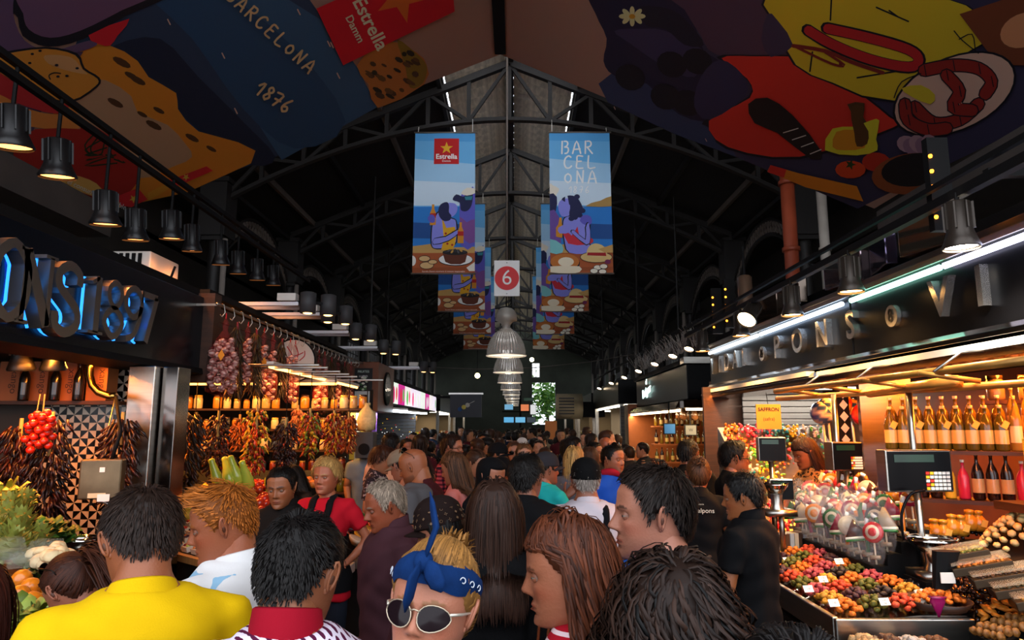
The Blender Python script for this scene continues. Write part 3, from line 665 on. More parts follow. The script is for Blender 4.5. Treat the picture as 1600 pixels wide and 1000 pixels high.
# columns and lattice arches
for s in (-1, 1):
    for i, y in enumerate(ROWS):
        if i == 0: continue
        x = X0 + s * HWN
        t = thing('iron_column', 'tall dark iron column with box capital %s' % ('beside the left-hand stalls' if s < 0 else 'beside the bottle stall side'), 'column', (x, y, 0), group='iron columns of the nave ' + ('on the greengrocer side' if s < 0 else 'on the sweet stall side'), kind='structure')
        mb = MB(); mb.lathe([(.19, 0), (.19, .3), (.13, .4), (.115, 5.0), (.13, 5.1)], 12, (x, y, 0), cap=True); part(t, 'shaft', mb, IRON, True)
        mb = MB(); mb.box((x, y, 5.62), (.46, .46, .95)); mb.box((x, y, 5.12), (.36, .36, .1)); mb.box((x, y, 6.13), (.54, .54, .08)); part(t, 'capital', mb, IRON)
        mb = MB(); mb.tube([(x - s * .2, y - .1, 0), (x - s * .2, y - .1, 5.1)], .05, 8); part(t, 'downpipe', mb, mat('pipe_grey', '8a8078', .4, .1) if i != 0 else mat('pipe_grey', '8a8078', .4, .1), True)
        if i == len(ROWS) - 1: continue
        t = thing('lattice_arch', 'iron lattice arch between two columns', 'arch', (x, y + BAY / 2, 5.2), group='lattice arches along the nave', kind='structure')
        ya, yb = y + .24, y + BAY - .24; az = lambda v: 5.95 - .8 * abs((v - (ya + yb) / 2) / ((yb - ya) / 2)) ** 2.2
        mb = MB(); mb.bar((x, ya, 6.15), (x, yb, 6.15), .1, .08); part(t, 'top_chord', mb, IRON)
        ys = np.linspace(ya, yb, 25); mb = MB(); mb.tube([(x, v, az(v) - .28) for v in ys], .045, 6); part(t, 'arch_rib', mb, IRON)
        mb = MB(); mb.tube([(x, v, az(v) + .02) for v in ys], .04, 6); part(t, 'upper_rib', mb, IRON)
        mb = MB()
        for j in range(24):
            mb.bar((x, ys[j], az(ys[j]) - .28), (x, ys[j + 1], az(ys[j + 1]) + .02), .03); mb.bar((x, ys[j], az(ys[j]) + .02), (x, ys[j + 1], az(ys[j + 1]) - .28), .03)
        part(t, 'lattice', mb, IRON_L, kind='stuff')
# tie rods and hanging cables seen against the roof
for x, y, z0 in ((-3.0, 14, 3.4), (-2.4, 17, 3.6), (2.9, 16, 3.4), (2.45, 19, 3.3), (3.5, 14.5, 3.2), (-3.6, 19, 3.5)):
    mb = MB(); mb.tube([(x, y, z0), (x, y, topz(x))], .02, 6); solo('hanging_rod', mb, IRON, 'thin iron rod hanging from the roof above the stalls', 'rod', (x, y, z0), group='hanging rods', kind='structure')
for px, c_, w, lab in ((1237, '8a3a20', .10, 'rust red downpipe rising behind the sweet stall roof'), (1290, '9a9288', .07, 'pale grey downpipe beside the rust red one')):
    q = P(px, 400, 9.6); mb = MB(); mb.tube([(q.x, q.y, 0), (q.x, q.y, 6.28)], w, 12)
    for z in (3.4, 4.4, 5.4): mb.tube([(q.x, q.y, z), (q.x, q.y, z + .06)], w * 1.25, 12)
    solo('downpipe', mb, mat('pipe_' + c_, c_, .5, noise=(3, .2)), lab, 'pipe', (q.x, q.y, 0), True)
# ------------------------------------------------------------------ printed canopies and banners (flat print on real cloth)
PRINT = m_attr('printed_cloth', .75)
class Sheet:
    """layers of flat print on a cloth: S(u, v, h) gives the point of the cloth lifted by h"""
    def __init__(s, S, strips=None): s.S = S; s.mb = MB(); s.k = 0; s.strips = strips; s.gain = 1.0
    def poly(s, pts, col, smooth=0, lift=None):
        if smooth: pts = cr(pts, smooth)
        s.k += 1; h = .0003 * s.k + .001
        for a, b in (s.strips or [(None, None)]):
            q = pts if a is None else clip_rect(pts, a, 0, b, 2.53)
            if len(q) >= 3: s.mb.add([s.S(u, v, h) for u, v in q], tessellate(q), None, tuple(min(.85, c_ * s.gain) for c_ in C(col)))
        return s
    def stroke(s, pts, w, col, smooth=3): return s.poly(stroke2(pts, w, smooth), col)
    def ell(s, c, r, col, rot=0, n=20, a0=0, a1=2 * PI):
        ca, sa = math.cos(rot), math.sin(rot); q = np.linspace(a0, a1, n, endpoint=(a1 - a0) < 6.2)
        return s.poly([(c[0] + r[0] * math.cos(t) * ca - r[1] * math.sin(t) * sa, c[1] + r[0] * math.cos(t) * sa + r[1] * math.sin(t) * ca) for t in q], col)
    def hand(s, txt, o, size, col, w=.2, rot=0, adv=1.12, flip=1):
        ca, sa = math.cos(rot), math.sin(rot); x = 0
        for ch in txt:
            for st in HAND.get(ch, []):
                q = [((px + x) * size, py * size * flip) for px, py in st]
                s.stroke([(o[0] + a * ca - b * sa, o[1] + a * sa + b * ca) for a, b in q], w * size, col)
            x += adv if ch != '1' else .85
        return s
    def type(s, txt, o, size, col, rot=0, bold=0., shear=0, flip=1):
        m = text_mb(txt, size, 0, 'ffffff', bold); 
        if not m.n: return s
        v = m.V(); ca, sa = math.cos(rot), math.sin(rot); s.k += 1
        s.mb.add([s.S(o[0] + (a + shear * b) * ca - b * flip * sa, o[1] + (a + shear * b) * sa + b * flip * ca, .0003 * s.k + .001) for a, b, _ in v], m.f, None, tuple(min(.85, c_ * s.gain) for c_ in C(col))); return s
def tessellate(pts):
    from mathutils.geometry import tessellate_polygon
    return [list(t) for t in tessellate_polygon([[Vector((p[0], p[1], 0)) for p in pts]])]
def clip_rect(pts, x0, y0, x1, y1):
    for ax, lim, sg in ((0, x0, 1), (0, x1, -1), (1, y0, 1), (1, y1, -1)):
        out = []; n = len(pts)
        for i in range(n):
            a, b = pts[i], pts[(i + 1) % n]; ia, ib = sg * (a[ax] - lim) >= 0, sg * (b[ax] - lim) >= 0
            if ia: out.append(a)
            if ia != ib:
                t = (lim - a[ax]) / (b[ax] - a[ax]); out.append((a[0] + t * (b[0] - a[0]), a[1] + t * (b[1] - a[1])))
        pts = out
        if not pts: break
    return pts
def star(c, r, rot=0, k=.4, n=5): return [(c[0] + (r if i % 2 == 0 else r * k) * math.sin(rot + PI * i / n), c[1] + (r if i % 2 == 0 else r * k) * math.cos(rot + PI * i / n)) for i in range(2 * n)]
# --- two big ceiling canopies sloping from the ridge near the camera
YC = 8.2; RZ = P(782, 85, YC); EL = P(180, 322, YC); ER = P(1366, 326, YC); NEAR = 1.2
def canopy(side, E, label):
    dx, dz = E.x - RZ.x, E.z - RZ.z; nrm = Vector((dz, 0, -dx)).normalized()
    if nrm.z > 0: nrm = -nrm
    pl = RZ
    def S(px, py, h):
        d = ray(px, py); t = (pl - CAM).dot(nrm) / d.dot(nrm); return CAM + d * t + nrm * h
    t = thing('printed_canopy', label, 'canopy', ((RZ.x + E.x) / 2, (YC + NEAR) / 2, (RZ.z + E.z) / 2), group=None)
    mb = MB(); a, b = Vector((RZ.x, 0, RZ.z)), Vector((E.x, 0, E.z)); o = -nrm * .02
    q = [a, b, b + o, a + o]; mb.add([(p.x, NEAR, p.z) for p in q] + [(p.x, YC, p.z) for p in q], [(0, 1, 2, 3), (7, 6, 5, 4), (0, 4, 5, 1), (1, 5, 6, 2), (2, 6, 7, 3), (3, 7, 4, 0)], None, C('b8907e'))
    part(t, 'cloth', mb, PRINT); sh = Sheet(S); sh.gain = 2.3; return t, sh
K = '0d0c14'
t, s = canopy(-1, EL, 'printed ceiling canopy with straw hat, rocks, sea and handwritten BARCELONA 1876')
s.poly([(558, 105), (470, -20), (150, -20), (100, 120), (180, 322), (420, 250), (590, 167)], '1d2b40')            # sea
s.poly([(500, 30), (420, -20), (240, -20), (330, 80), (440, 250), (590, 167), (558, 105)], '25405a')
s.poly([(455, 70), (330, -20), (225, -20), (300, 60), (380, 170), (460, 232), (540, 190)], '1b3550', 3)
s.poly([(250, 60), (180, 70), (170, 100), (260, 160), (330, 220), (395, 258), (430, 245), (380, 190), (310, 120)], '10182a', 3)
s.poly([(120, 80), (170, 70), (215, 95), (232, 120), (275, 145), (278, 170), (310, 205), (372, 222), (392, 255), (180, 325), (80, 200)], 'a8651c', 2)   # orange rocks
s.poly([(125, 130), (165, 125), (205, 150), (215, 175), (262, 195), (290, 225), (300, 245), (270, 260), (200, 280), (120, 200)], '8a6a50', 2)
for q in ((190, 97, 16), (215, 125, 14), (248, 172, 10), (205, 118, 12), (300, 215, 12), (330, 232, 9), (240, 195, 14), (180, 160, 14), (222, 178, 9)): s.ell(q[:2], (q[2], q[2] * .35), '3c2412', .5, 10)
s.poly([(-20, 70), (60, 75), (130, 80), (60, 180), (40, 240), (-20, 210)], '3c2a3e')
s.poly([(-20, -20), (270, -20), (200, 22), (130, 60), (75, 72), (35, 55), (22, 20), (-20, 60)], K, 3)              # blue arm outline
s.poly([(-20, -20), (20, -20), (20, 20), (38, 62), (80, 78), (140, 62), (150, 70), (110, 82), (20, 85), (-20, 80)], '4a364e', 3)
s.poly([(38, -20), (250, -20), (190, 15), (125, 47), (78, 58), (45, 45), (36, 20)], '51384f', 3)
s.poly([(138, 54), (202, 28), (183, 55), (172, 70), (155, 68)], '9c1620', 2)
s.poly([(-20, 90), (5, 80), (70, 72), (120, 82), (132, 105), (155, 120), (152, 135), (110, 160), (60, 150), (0, 118), (-20, 100)], K, 3)
s.poly([(-20, 92), (8, 83), (70, 75), (117, 85), (129, 107), (152, 122), (148, 134), (110, 156), (60, 146), (0, 113), (-20, 98)], 'b06a24', 3)   # straw cup
s.poly([(70, 85), (110, 88), (128, 107), (135, 115), (100, 108), (75, 98)], 'b4774c', 3)
s.poly([(0, 113), (-20, 100), (-20, 135), (40, 165), (92, 177), (108, 163), (60, 150)], '8e1f22', 2)
s.poly([(-20, 138), (40, 168), (92, 178), (112, 163), (125, 190), (120, 200), (70, 200), (-20, 180)], 'a4632c', 2)
for q in ((50, 83), (62, 78), (46, 97), (26, 108), (50, 122), (70, 124), (104, 117), (90, 118), (120, 105), (88, 100)): s.ell(q, (3, 2), K, 0, 6)
s.stroke([(78, 122), (76, 116), (84, 112), (94, 113)], 2, K)
s.poly([(55, 200), (125, 200), (130, 185), (215, 248), (200, 302), (110, 310), (20, 240)], '7c1a14', 2)             # red cloth
s.poly([(112, 272), (150, 285), (165, 310), (130, 300), (90, 285)], 'b08040', 3)
for a in range(9): s.stroke([(150 + a * 4, 205 + a * 6), (132 + a * 9 * (a % 2), 225 + a * 4), (140 + a * 5, 240)], 2.4, '16200f')
s.poly([(182, 305), (215, 292), (230, 310), (205, 322), (188, 320)], 'a01c20', 1); s.poly(star((208, 309), 7), 'd08a30')
s.poly([(264, 280), (322, 258), (332, 265), (275, 290)], 'a01c20'); s.poly(star((290, 275), 6), 'd08a30')
s.poly([(230, 300), (265, 282), (272, 288), (232, 312)], 'c07020')
s.poly([(557, 100), (600, 60), (650, 80), (666, 100), (662, 130), (590, 167), (575, 130)], '8c5420', 2)              # cliff with trees
s.poly([(620, 60), (650, 82), (666, 102), (660, 128), (640, 135), (632, 100)], '6a5414', 3)
for i in range(26): a, b = rngL.uniform(570, 650), rngL.uniform(78, 150); s.ell((a, b), (rngL.uniform(4, 9), rngL.uniform(2, 5)), ('3a2410', '4c3214', '20180c')[i % 3], .5, 7) if b < 170 - (a - 590) * .55 else 0
s.poly([(493, 10), (560, -20), (706, -20), (709, 15), (535, 99)], '9c0c18')                                         # red logo field with star
s.poly(star((625, -8), 42, 2.75), 'b05018')
def along(txt, o, ang, size, col, **k): s.type(txt, o, size, col, ang, flip=-1, **k)
along('Estrella', (577, 34), R(63), 30, 'e8b888', bold=.6); along('Damm', (553, 42), R(63), 17, 'e8b888', bold=.3)
s.hand('BARCELONA', (350, -8), 15.0, 'd08a62', .22, R(42.5), 1.36, -1); s.hand('1876', (395, 140), 16, 'd08a62', .22, R(34), 1.05, -1)
for q in ((260, 25), (463, 10), (510, 60), (515, 62), (525, 110), (345, 78), (365, 165)): s.stroke([q, (q[0] + 4, q[1] + 8)], 2, 'a08070', 1)
s.type('el consum responsable', (150, 300), 11, 'c0b8b0', R(25), flip=-1)
part(t, 'print', s.mb, PRINT)
t, s = canopy(1, ER, 'printed ceiling canopy with dark haired figures, guitar, sausage and plate of prawns')
s.poly([(955, 120), (950, 160), (1340, 326), (1700, 150), (1700, -20), (1050, -20)], '272338')
s.poly([(955, 115), (950, 160), (1150, 245), (1100, 190), (1030, 140)], '232c48', 2)
s.poly([(925, -20), (1060, -20), (1100, 80), (1160, 110), (1120, 185), (1060, 178), (1010, 130), (960, 118), (943, 95), (948, 60), (930, 20)], '17142a', 3)
s.poly([(960, 48), (1000, 45), (1040, 48), (1100, 80), (1085, 120), (1040, 105), (985, 68)], '28233e', 3)
s.poly([(1000, 10), (1050, 15), (1080, 40), (1100, 70), (1070, 70), (1040, 45), (1010, 40)], '14121f', 3)
s.poly([(1050, -20), (1330, -20), (1345, 60), (1290, 105), (1215, 95), (1120, 85), (1095, 55), (1070, 15)], '3a2838', 3)
for a in range(8): s.ell((988 + 13 * math.cos(a * .785), 25 + 8 * math.sin(a * .785)), (8, 4), 'd8a878', a * .785, 10)
s.ell((988, 25), (5, 4), 'b07820', 0, 8)
for q in ((985, 120), (1050, 100), (1090, 95), (1040, 150), (1075, 160)): s.ell(q, (24, 20), '0d0b14', .4, 14)
s.poly([(1290, 90), (1180, 85), (1120, 88), (1165, 120), (1170, 150), (1100, 188), (1110, 200), (1135, 232), (1250, 248), (1400, 200), (1392, 180), (1330, 130)], K, 3)
s.poly([(1288, 92), (1180, 87), (1128, 90), (1168, 122), (1172, 152), (1108, 188), (1138, 229), (1250, 244), (1396, 198), (1390, 182), (1328, 132)], 'a2241a', 3)   # red dress
s.poly([(1125, 92), (1160, 115), (1166, 148), (1110, 186), (1085, 165), (1095, 120)], '221f3a', 3)
s.poly([(1200, -20), (1430, -20), (1560, 40), (1500, 90), (1400, 160), (1300, 130), (1240, 100), (1212, 40)], K, 2)
s.poly([(1203, -20), (1428, -20), (1556, 40), (1498, 88), (1398, 156), (1302, 128), (1244, 100), (1216, 40)], 'b08c1c', 2)   # yellow dress
s.poly([(1215, 30), (1240, 70), (1205, 88), (1190, 60), (1200, 20)], '2c2338', 2)
for q in (((1300, -10), (1298, 30)), ((1370, 10), (1420, 32)), ((1390, 15), (1404, 25)), ((1270, 80), (1266, 110)), ((1340, 120), (1400, 110))): s.stroke(q, 2.5, K, 1)
s.stroke([(1262, 45), (1300, 68), (1360, 92), (1420, 104), (1438, 92), (1420, 75), (1360, 57), (1292, 42)], 19, K, 4); s.stroke([(1264, 46), (1300, 67), (1360, 91), (1420, 103), (1436, 92), (1420, 76), (1360, 58), (1294, 43)], 15, '8e1a1c', 4)
s.stroke([(1240, 70), (1290, 78), (1330, 95), (1380, 112)], 6, '5c1a14', 3); s.stroke([(1245, 72), (1300, 98), (1320, 100), (1290, 80)], 4, '5c1a14', 3)
s.poly([(1500, 20), (1620, -20), (1700, -20), (1700, 100), (1560, 100)], '5a2c18'); s.ell((1600, 45), (38, 26), 'a06a48', -.4)
s.ell((1492, 145), (103, 58), K, -.42, 30); s.ell((1492, 145), (99, 55), 'a48474', -.42, 30)                          # plate
for q in (((1445, 108), (1490, 100), (1530, 105), (1550, 125), (1540, 145)), ((1430, 165), (1460, 190), (1500, 185), (1530, 160)), ((1480, 115), (1500, 140), (1490, 165), (1520, 170)), ((1415, 160), (1420, 185), (1450, 200), (1480, 198))):
    s.stroke(q, 22, K, 4); s.stroke(q, 18, '6e1a14', 4)
    for i in range(len(q) - 1): s.stroke([(q[i][0], q[i][1] - 8), (q[i][0] + 3, q[i][1] + 8)], 1.5, K, 1)
for q in (((1440, 112), (1410, 125), (1398, 150)), ((1530, 80), (1505, 60), (1492, 45)), ((1525, 75), (1520, 50), (1500, 58))): s.stroke(q, 1.8, K, 3)
s.poly([(1410, 135), (1440, 130), (1462, 145), (1455, 160), (1425, 148)], 'b89020', 2)
s.poly([(1170, 160), (1200, 150), (1240, 178), (1285, 235), (1268, 246), (1215, 205), (1180, 190)], '140c0c', 2)       # guitar head and neck
for i in range(4): s.stroke([(1225 + i * 14, 205 + i * 11), (1248 + i * 12, 198 + i * 11)], 1.5, 'a8a09a', 1)
s.poly([(1325, 160), (1352, 158), (1350, 180), (1362, 200), (1360, 225), (1340, 232), (1332, 205), (1336, 180)], '3c2410', 2)
s.poly([(1290, 232), (1302, 198), (1335, 195), (1362, 185), (1375, 185), (1370, 215), (1372, 232), (1340, 240)], 'd09a20', 2); s.poly([(1302, 227), (1308, 203), (1335, 200), (1352, 205), (1352, 228), (1320, 232)], 'b86a14', 2)
s.poly([(1330, 165), (1350, 163), (1348, 185), (1358, 202), (1356, 222), (1340, 226), (1336, 205)], '42280f', 2)
for i in range(5): s.ell((1418 + i * 9, 222 + 4 * (i % 2)), (16, 13), '6c5060' if i % 2 else '80646c', .3 + i * .2, 12)
s.ell((1370, 250), (22, 15), '8c2010', 0, 14); s.ell((1330, 262), (24, 14), 'a03010', 0, 14); s.poly(star((1330, 254), 9, .3), '203010')
s.poly([(1205, 255), (1250, 268), (1340, 288), (1350, 312), (1260, 290), (1200, 265)], 'c06014', 1); s.poly([(1205, 255), (1230, 262), (1226, 275), (1200, 266)], 'a02018', 1)
s.ell((1425, 268), (62, 32), '6a3418', -.12, 24); s.ell((1430, 262), (52, 26), '120d0e', -.12, 24)
for i in range(30): a, b = rngL.uniform(960, 1160), rngL.uniform(150, 260); s.stroke([(a, b), (a + 2, b + 4)], 1.3, 'a08078', 1) if b > 160 + (a - 960) * .35 and b < 165 + (a - 960) * .43 else 0
part(t, 'print', s.mb, PRINT)
# canopy frame: ridge beam, edge battens, wide dark beams under the eaves
mb = MB(); mb.box((RZ.x, (YC + NEAR) / 2 - .1, RZ.z + .02), (.14, YC - NEAR, .16)); solo('ridge_beam', mb, BLACKM, 'dark ridge beam between the two printed canopies', 'beam', (RZ.x, 4.6, RZ.z), kind='structure')
for E, s_ in ((EL, -1), (ER, 1)):
    x = E.x + s_ * .45
    mb = MB(); mb.box((x, (YC + NEAR) / 2, E.z - .22), (.85, YC - NEAR, .36)); solo('eaves_beam', mb, mat('beam_grey', '4c4642', .7, noise=(2, .2), bump=(15, .2)), 'wide grey eaves beam beside the %s canopy' % ('straw hat' if s_ < 0 else 'prawn plate'), 'beam', (x, 4.6, E.z - .4), kind='structure')
# --- banners hanging below the trusses
def banner_print(s, kind):
    """u 0..1 across, v 0..2.5 up (metres)"""
    G = lambda v: v
    s.poly([(0, 0), (1.04, 0), (1.04, 2.53), (0, 2.53)], '66b0e4'); s.poly([(0, 1.2), (1.04, 1.2), (1.04, 1.95), (0, 2.05)], '9cc8e8'); s.poly([(0, 1.2), (1.04, 1.2), (1.04, 1.6), (0, 1.65)], 'c8dcec')
    s.poly([(0, 2.38), (1.04, 2.36), (1.04, 2.53), (0, 2.53)], '4fa0dc')
    s.poly([(0, .42), (1.04, .42), (1.04, 1.18), (0, 1.18)], '2478c8'); s.poly([(0, .62), (1.04, .6), (1.04, .86), (0, .9)], '174a8c')
    s.poly([(0, .3), (1.04, .3), (1.04, .47), (.5, .45), (.3, .52), (0, .48)], 'c49a58', 1)
    s.poly([(0, 0), (1.04, 0), (1.04, .36), (0, .36)], 'a85428'); s.poly([(0, .02), (1.04, .06), (1.04, .12), (0, .1)], '944820')
    SK, SD, HR = '8688e0', '5c58bc', '181c48'
    if kind == 'L':
        s.poly([(.33, 1.95), (.76, 1.95), (.76, 2.42), (.33, 2.42)], 'c01418'); s.poly(star((.545, 2.24), .115), 'e8b020')
        s.type('Estrella', (.545, 2.085), .125, 'f4f0ea', bold=.003); s.type('Damm', (.545, 2.005), .055, 'f4f0ea')
        s.poly([(.78, 1.28), (.84, 1.45), (.95, 1.5), (1.04, 1.46), (1.04, .5), (.8, .5), (.78, .9)], SD, 2)         # second figure
        s.poly([(.66, 1.30), (.72, 1.40), (.84, 1.36), (.9, 1.42), (1.0, 1.42), (.98, 1.2), (.9, 1.1), (.8, 1.12), (.78, 1.25)], HR, 3)
        s.poly([(.8, 1.42), (.9, 1.52), (1.04, 1.5), (1.04, 1.42), (.9, 1.38)], 'e4dccc', 2); s.poly([(.86, 1.36), (1.0, 1.37), (.98, 1.3), (.88, 1.3)], '2a8090')
        s.poly([(.78, 1.0), (.9, .9), (1.04, .95), (1.04, .55), (.85, .6)], '7a4a90', 2)
        s.poly([(.42, 1.1), (.5, 1.02), (.66, .98), (.74, .9), (.74, .55), (.6, .45), (.4, .42), (.3, .5), (.3, .8), (.34, .98)], K, 3)
        s.poly([(.43, 1.08), (.5, 1.0), (.66, .96), (.72, .9), (.72, .56), (.6, .47), (.4, .44), (.32, .5), (.32, .8), (.36, .96)], SK, 3)
        s.poly([(.48, 1.0), (.56, .8), (.7, .82), (.72, .6), (.66, .42), (.48, .42), (.52, .6)], 'e0a818', 2)
        for q in ((.55, .7), (.62, .6), (.67, .72), (.58, .52), (.66, .5)): s.ell(q, (.02, .02), 'a01c1c', 0, 8)
        s.poly([(.54, 1.22), (.68, 1.24), (.74, 1.18), (.73, 1.08), (.66, 1.0), (.56, 1.0)], SK, 3)
        s.poly([(.42, 1.12), (.46, 1.22), (.56, 1.26), (.6, 1.2), (.6, 1.08), (.64, 1.02), (.62, .94), (.52, .92), (.44, 1.0)], HR, 3)
        s.poly([(.34, .5), (.6, .56), (.78, .72), (.74, .78), (.55, .66), (.36, .62)], K, 2); s.poly([(.35, .51), (.6, .58), (.77, .72), (.74, .76), (.55, .64), (.36, .61)], SK, 2)
        for q in ((.33, 1.0, 0), (.8, .68, 1)):
            s.poly([(q[0] - .05, q[1] - .15), (q[0] + .05, q[1] - .15), (q[0] + .05, q[1] + .06), (q[0] + .02, q[1] + .14), (q[0] + .02, q[1] + .22), (q[0] - .02, q[1] + .22), (q[0] - .02, q[1] + .14), (q[0] - .05, q[1] + .06)], 'd08a20'); s.poly([(q[0] - .05, q[1] - .02), (q[0] + .05, q[1] - .02), (q[0] + .05, q[1] + .06), (q[0] - .05, q[1] + .06)], 'b01c18')
        s.poly([(.24, .98), (.3, 1.04), (.36, 1.0), (.36, .9), (.28, .9)], SD, 2)
        s.ell((.72, .24), (.29, .11), K); s.ell((.72, .245), (.28, .10), 'ecebe6'); s.poly([(.5, .36), (.92, .36), (.88, .2), (.8, .16), (.64, .16), (.55, .2)], '5c2a16', 1); s.ell((.71, .37), (.21, .05), '1a1616'); 
        for i in range(7): s.ell((.56 + i * .05, .38 + .02 * (i % 2)), (.035, .018), ('2c2c34', '4a4a50', 'c09040')[i % 3], .5 * i, 8)
        for q in ((.2, .26, .1), (.24, .14, .12), (.34, .2, .08)): s.ell(q[:2], (q[2], q[2] * .55), K); s.ell(q[:2], (q[2] - .01, q[2] * .55 - .01), 'd8b078'); 
        s.ell((.0, .22), (.06, .09), 'e4e0d8'); s.poly([(.9, .1), (1.04, .2), (1.04, .04), (.95, .04)], 'e8e2d4', 1)
        s.type('Estrella Damm recomana el consum responsable', (.52, .035), .036, 'e8e0d4')
    else:
        s.hand('BAR', (.2, 2.14), .16, 'eef2f4', .17, 0, 1.25); s.hand('CEL', (.24, 1.87), .16, 'eef2f4', .17, 0, 1.25); s.hand('ONA', (.24, 1.60), .16, 'eef2f4', .17, 0, 1.3); s.hand('1876', (.32, 1.42), .085, 'eef2f4', .15, 0, 1.2)
        s.poly([(.55, 1.15), (.7, 1.24), (.85, 1.28), (1.04, 1.36), (1.04, 1.18), (.6, 1.18)], 'a88448', 2)
        s.poly([(0, 1.2), (.12, 1.4), (.16, 1.5), (.05, 1.56), (0, 1.58)], 'e4dccc', 2); s.poly([(0, 1.0), (.1, 1.1), (.12, 1.35), (0, 1.4)], HR, 2); s.poly([(0, .45), (.18, .5), (.15, 1.0), (0, 1.1)], '6a4a98', 2); s.poly([(0, .36), (.2, .36), (.2, .5), (0, .6)], '7cc4c8', 2)
        s.poly([(.25, 1.0), (.4, 1.02), (.6, .98), (.68, .9), (.66, .55), (.7, .36), (.3, .36), (.22, .6), (.2, .85)], K, 3)
        s.poly([(.26, .98), (.4, 1.0), (.6, .96), (.66, .9), (.64, .55), (.68, .36), (.32, .36), (.24, .6), (.22, .85)], SK, 3)
        s.poly([(.2, .82), (.36, .66), (.46, .82), (.5, .6), (.68, .62), (.72, .55), (.6, .5), (.3, .52)], 'c8283c', 2)
        s.poly([(.14, 1.18), (.2, 1.3), (.36, 1.3), (.36, 1.05), (.2, 1.0)], SK, 3)
        s.poly([(.2, 1.3), (.3, 1.37), (.42, 1.36), (.5, 1.28), (.56, 1.12), (.5, 1.0), (.4, .95), (.32, 1.02), (.34, 1.2)], HR, 3)
        for q in ((.5, 1.02), (.55, 1.1), (.42, .98), (.36, .96), (.46, 1.35)): s.ell(q, (.05, .045), HR, 0, 10)
        s.poly([(.5, .92), (.56, 1.02), (.68, 1.0), (.7, .88), (.6, .84)], SD, 2)
        s.poly([(.64, .9), (.68, .6), (.6, .48), (.38, .68), (.34, .74), (.4, .76), (.58, .6), (.58, .8)], K, 2); s.poly([(.65, .88), (.67, .6), (.6, .5), (.38, .69), (.36, .73), (.4, .75), (.59, .58), (.6, .8)], SK, 2)
        s.poly([(.1, .64), (.2, .62), (.22, .8), (.2, .86), (.2, .98), (.16, .98), (.14, .86), (.1, .8)], 'd08a20'); s.poly([(.14, .8), (.3, .86), (.34, .72), (.16, .7)], SK, 2)
        s.ell((.24, .18), (.25, .16), K); s.ell((.24, .2), (.24, .14), 'c0702c'); s.poly([(0, .12), (.48, .12), (.48, .02), (.3, 0), (0, .02)], 'e8dcc0', 2); s.ell((.26, .2), (.13, .08), 'ece0c4')
        s.ell((.76, .28), (.27, .10), K); s.ell((.76, .28), (.26, .09), 'd8b878'); s.poly([(.62, .3), (.64, .46), (.76, .52), (.9, .46), (.92, .3)], 'dcc084', 3); s.poly([(.61, .31), (.93, .3), (.92, .36), (.62, .36)], 'a01c20')
        for q in ((.78, .1), (.88, .12), (.72, .04), (.86, .03)): s.ell(q, (.07, .045), K); s.ell(q, (.06, .038), 'ece4d0')
        s.ell((.95, .2), (.05, .04), '702050'); s.poly([(.8, .42), (1.04, .5), (1.04, .36), (.9, .36)], 'c49a58', 1)
def banner(k, side):
    y = ROWS[1] + BAY * k - .12; z0, z1 = 4.48, 7.02; xa, xb = ((-1.755, -.70) if side == 'L' else (.60, 1.66))
    nm = 'hanging_banner'; which = ('unobstructed in front of the others', 'directly behind the unobstructed one', 'third one back of four', 'last one back of four')[k]
    t = thing(nm, ('hanging banner of drinkers and mussels, red star logo, ' if side == 'L' else 'hanging banner lettered BARCELONA 1876 with straw hat, ') + which, 'banner', ((xa + xb) / 2, y, z0), group='printed banners hanging above the aisle')
    w = (xb - xa) / 1.04
    def S(u, v, h):
        yy = y + .012 * math.sin(u * 9 + k) * .35 
        return (xa + u * w * (1 + .012 * (1 - v / 2.5)), yy - h - .002, z0 + v * (z1 - z0) / 2.53)
    us, vs = np.linspace(0, 1.04, 17), np.linspace(0, 2.53, 20); n = len(us)
    mb = MB(); V = [S(u, v, -.0) for v in vs for u in us]; V2 = [(x, yy + .006, z) for x, yy, z in V]
    f = [(j * n + i, j * n + i + 1, (j + 1) * n + i + 1, (j + 1) * n + i) for j in range(len(vs) - 1) for i in range(n - 1)]
    mb.add(V, f, None, C('4f93c4')); mb.add(V2, [q[::-1] for q in f], None, C('4f93c4')); part(t, 'cloth', mb, PRINT, True)
    sh = Sheet(S, [(1.04 * i / 16, 1.04 * (i + 1) / 16) for i in range(16)]); banner_print(sh, side)
    # print follows the cloth: densify long polygons by splitting on a grid is unnecessary at this ripple depth
    part(t, 'print', sh.mb, PRINT)
    for z in (z0, z1):
        mb = MB(); mb.tube([(xa - .02, y, z), (xb + .03, y, z)], .016, 8); part(t, 'batten', mb, IRON_L, True)
    for x in (xa + .05, xb - .05):
        mb = MB(); mb.tube([(x, y, z1), (x, y + .05, botz(x))], .006, 5); part(t, 'cord', mb, WHITE)
for k in range(4):
    banner(k, 'L'); banner(k, 'R')
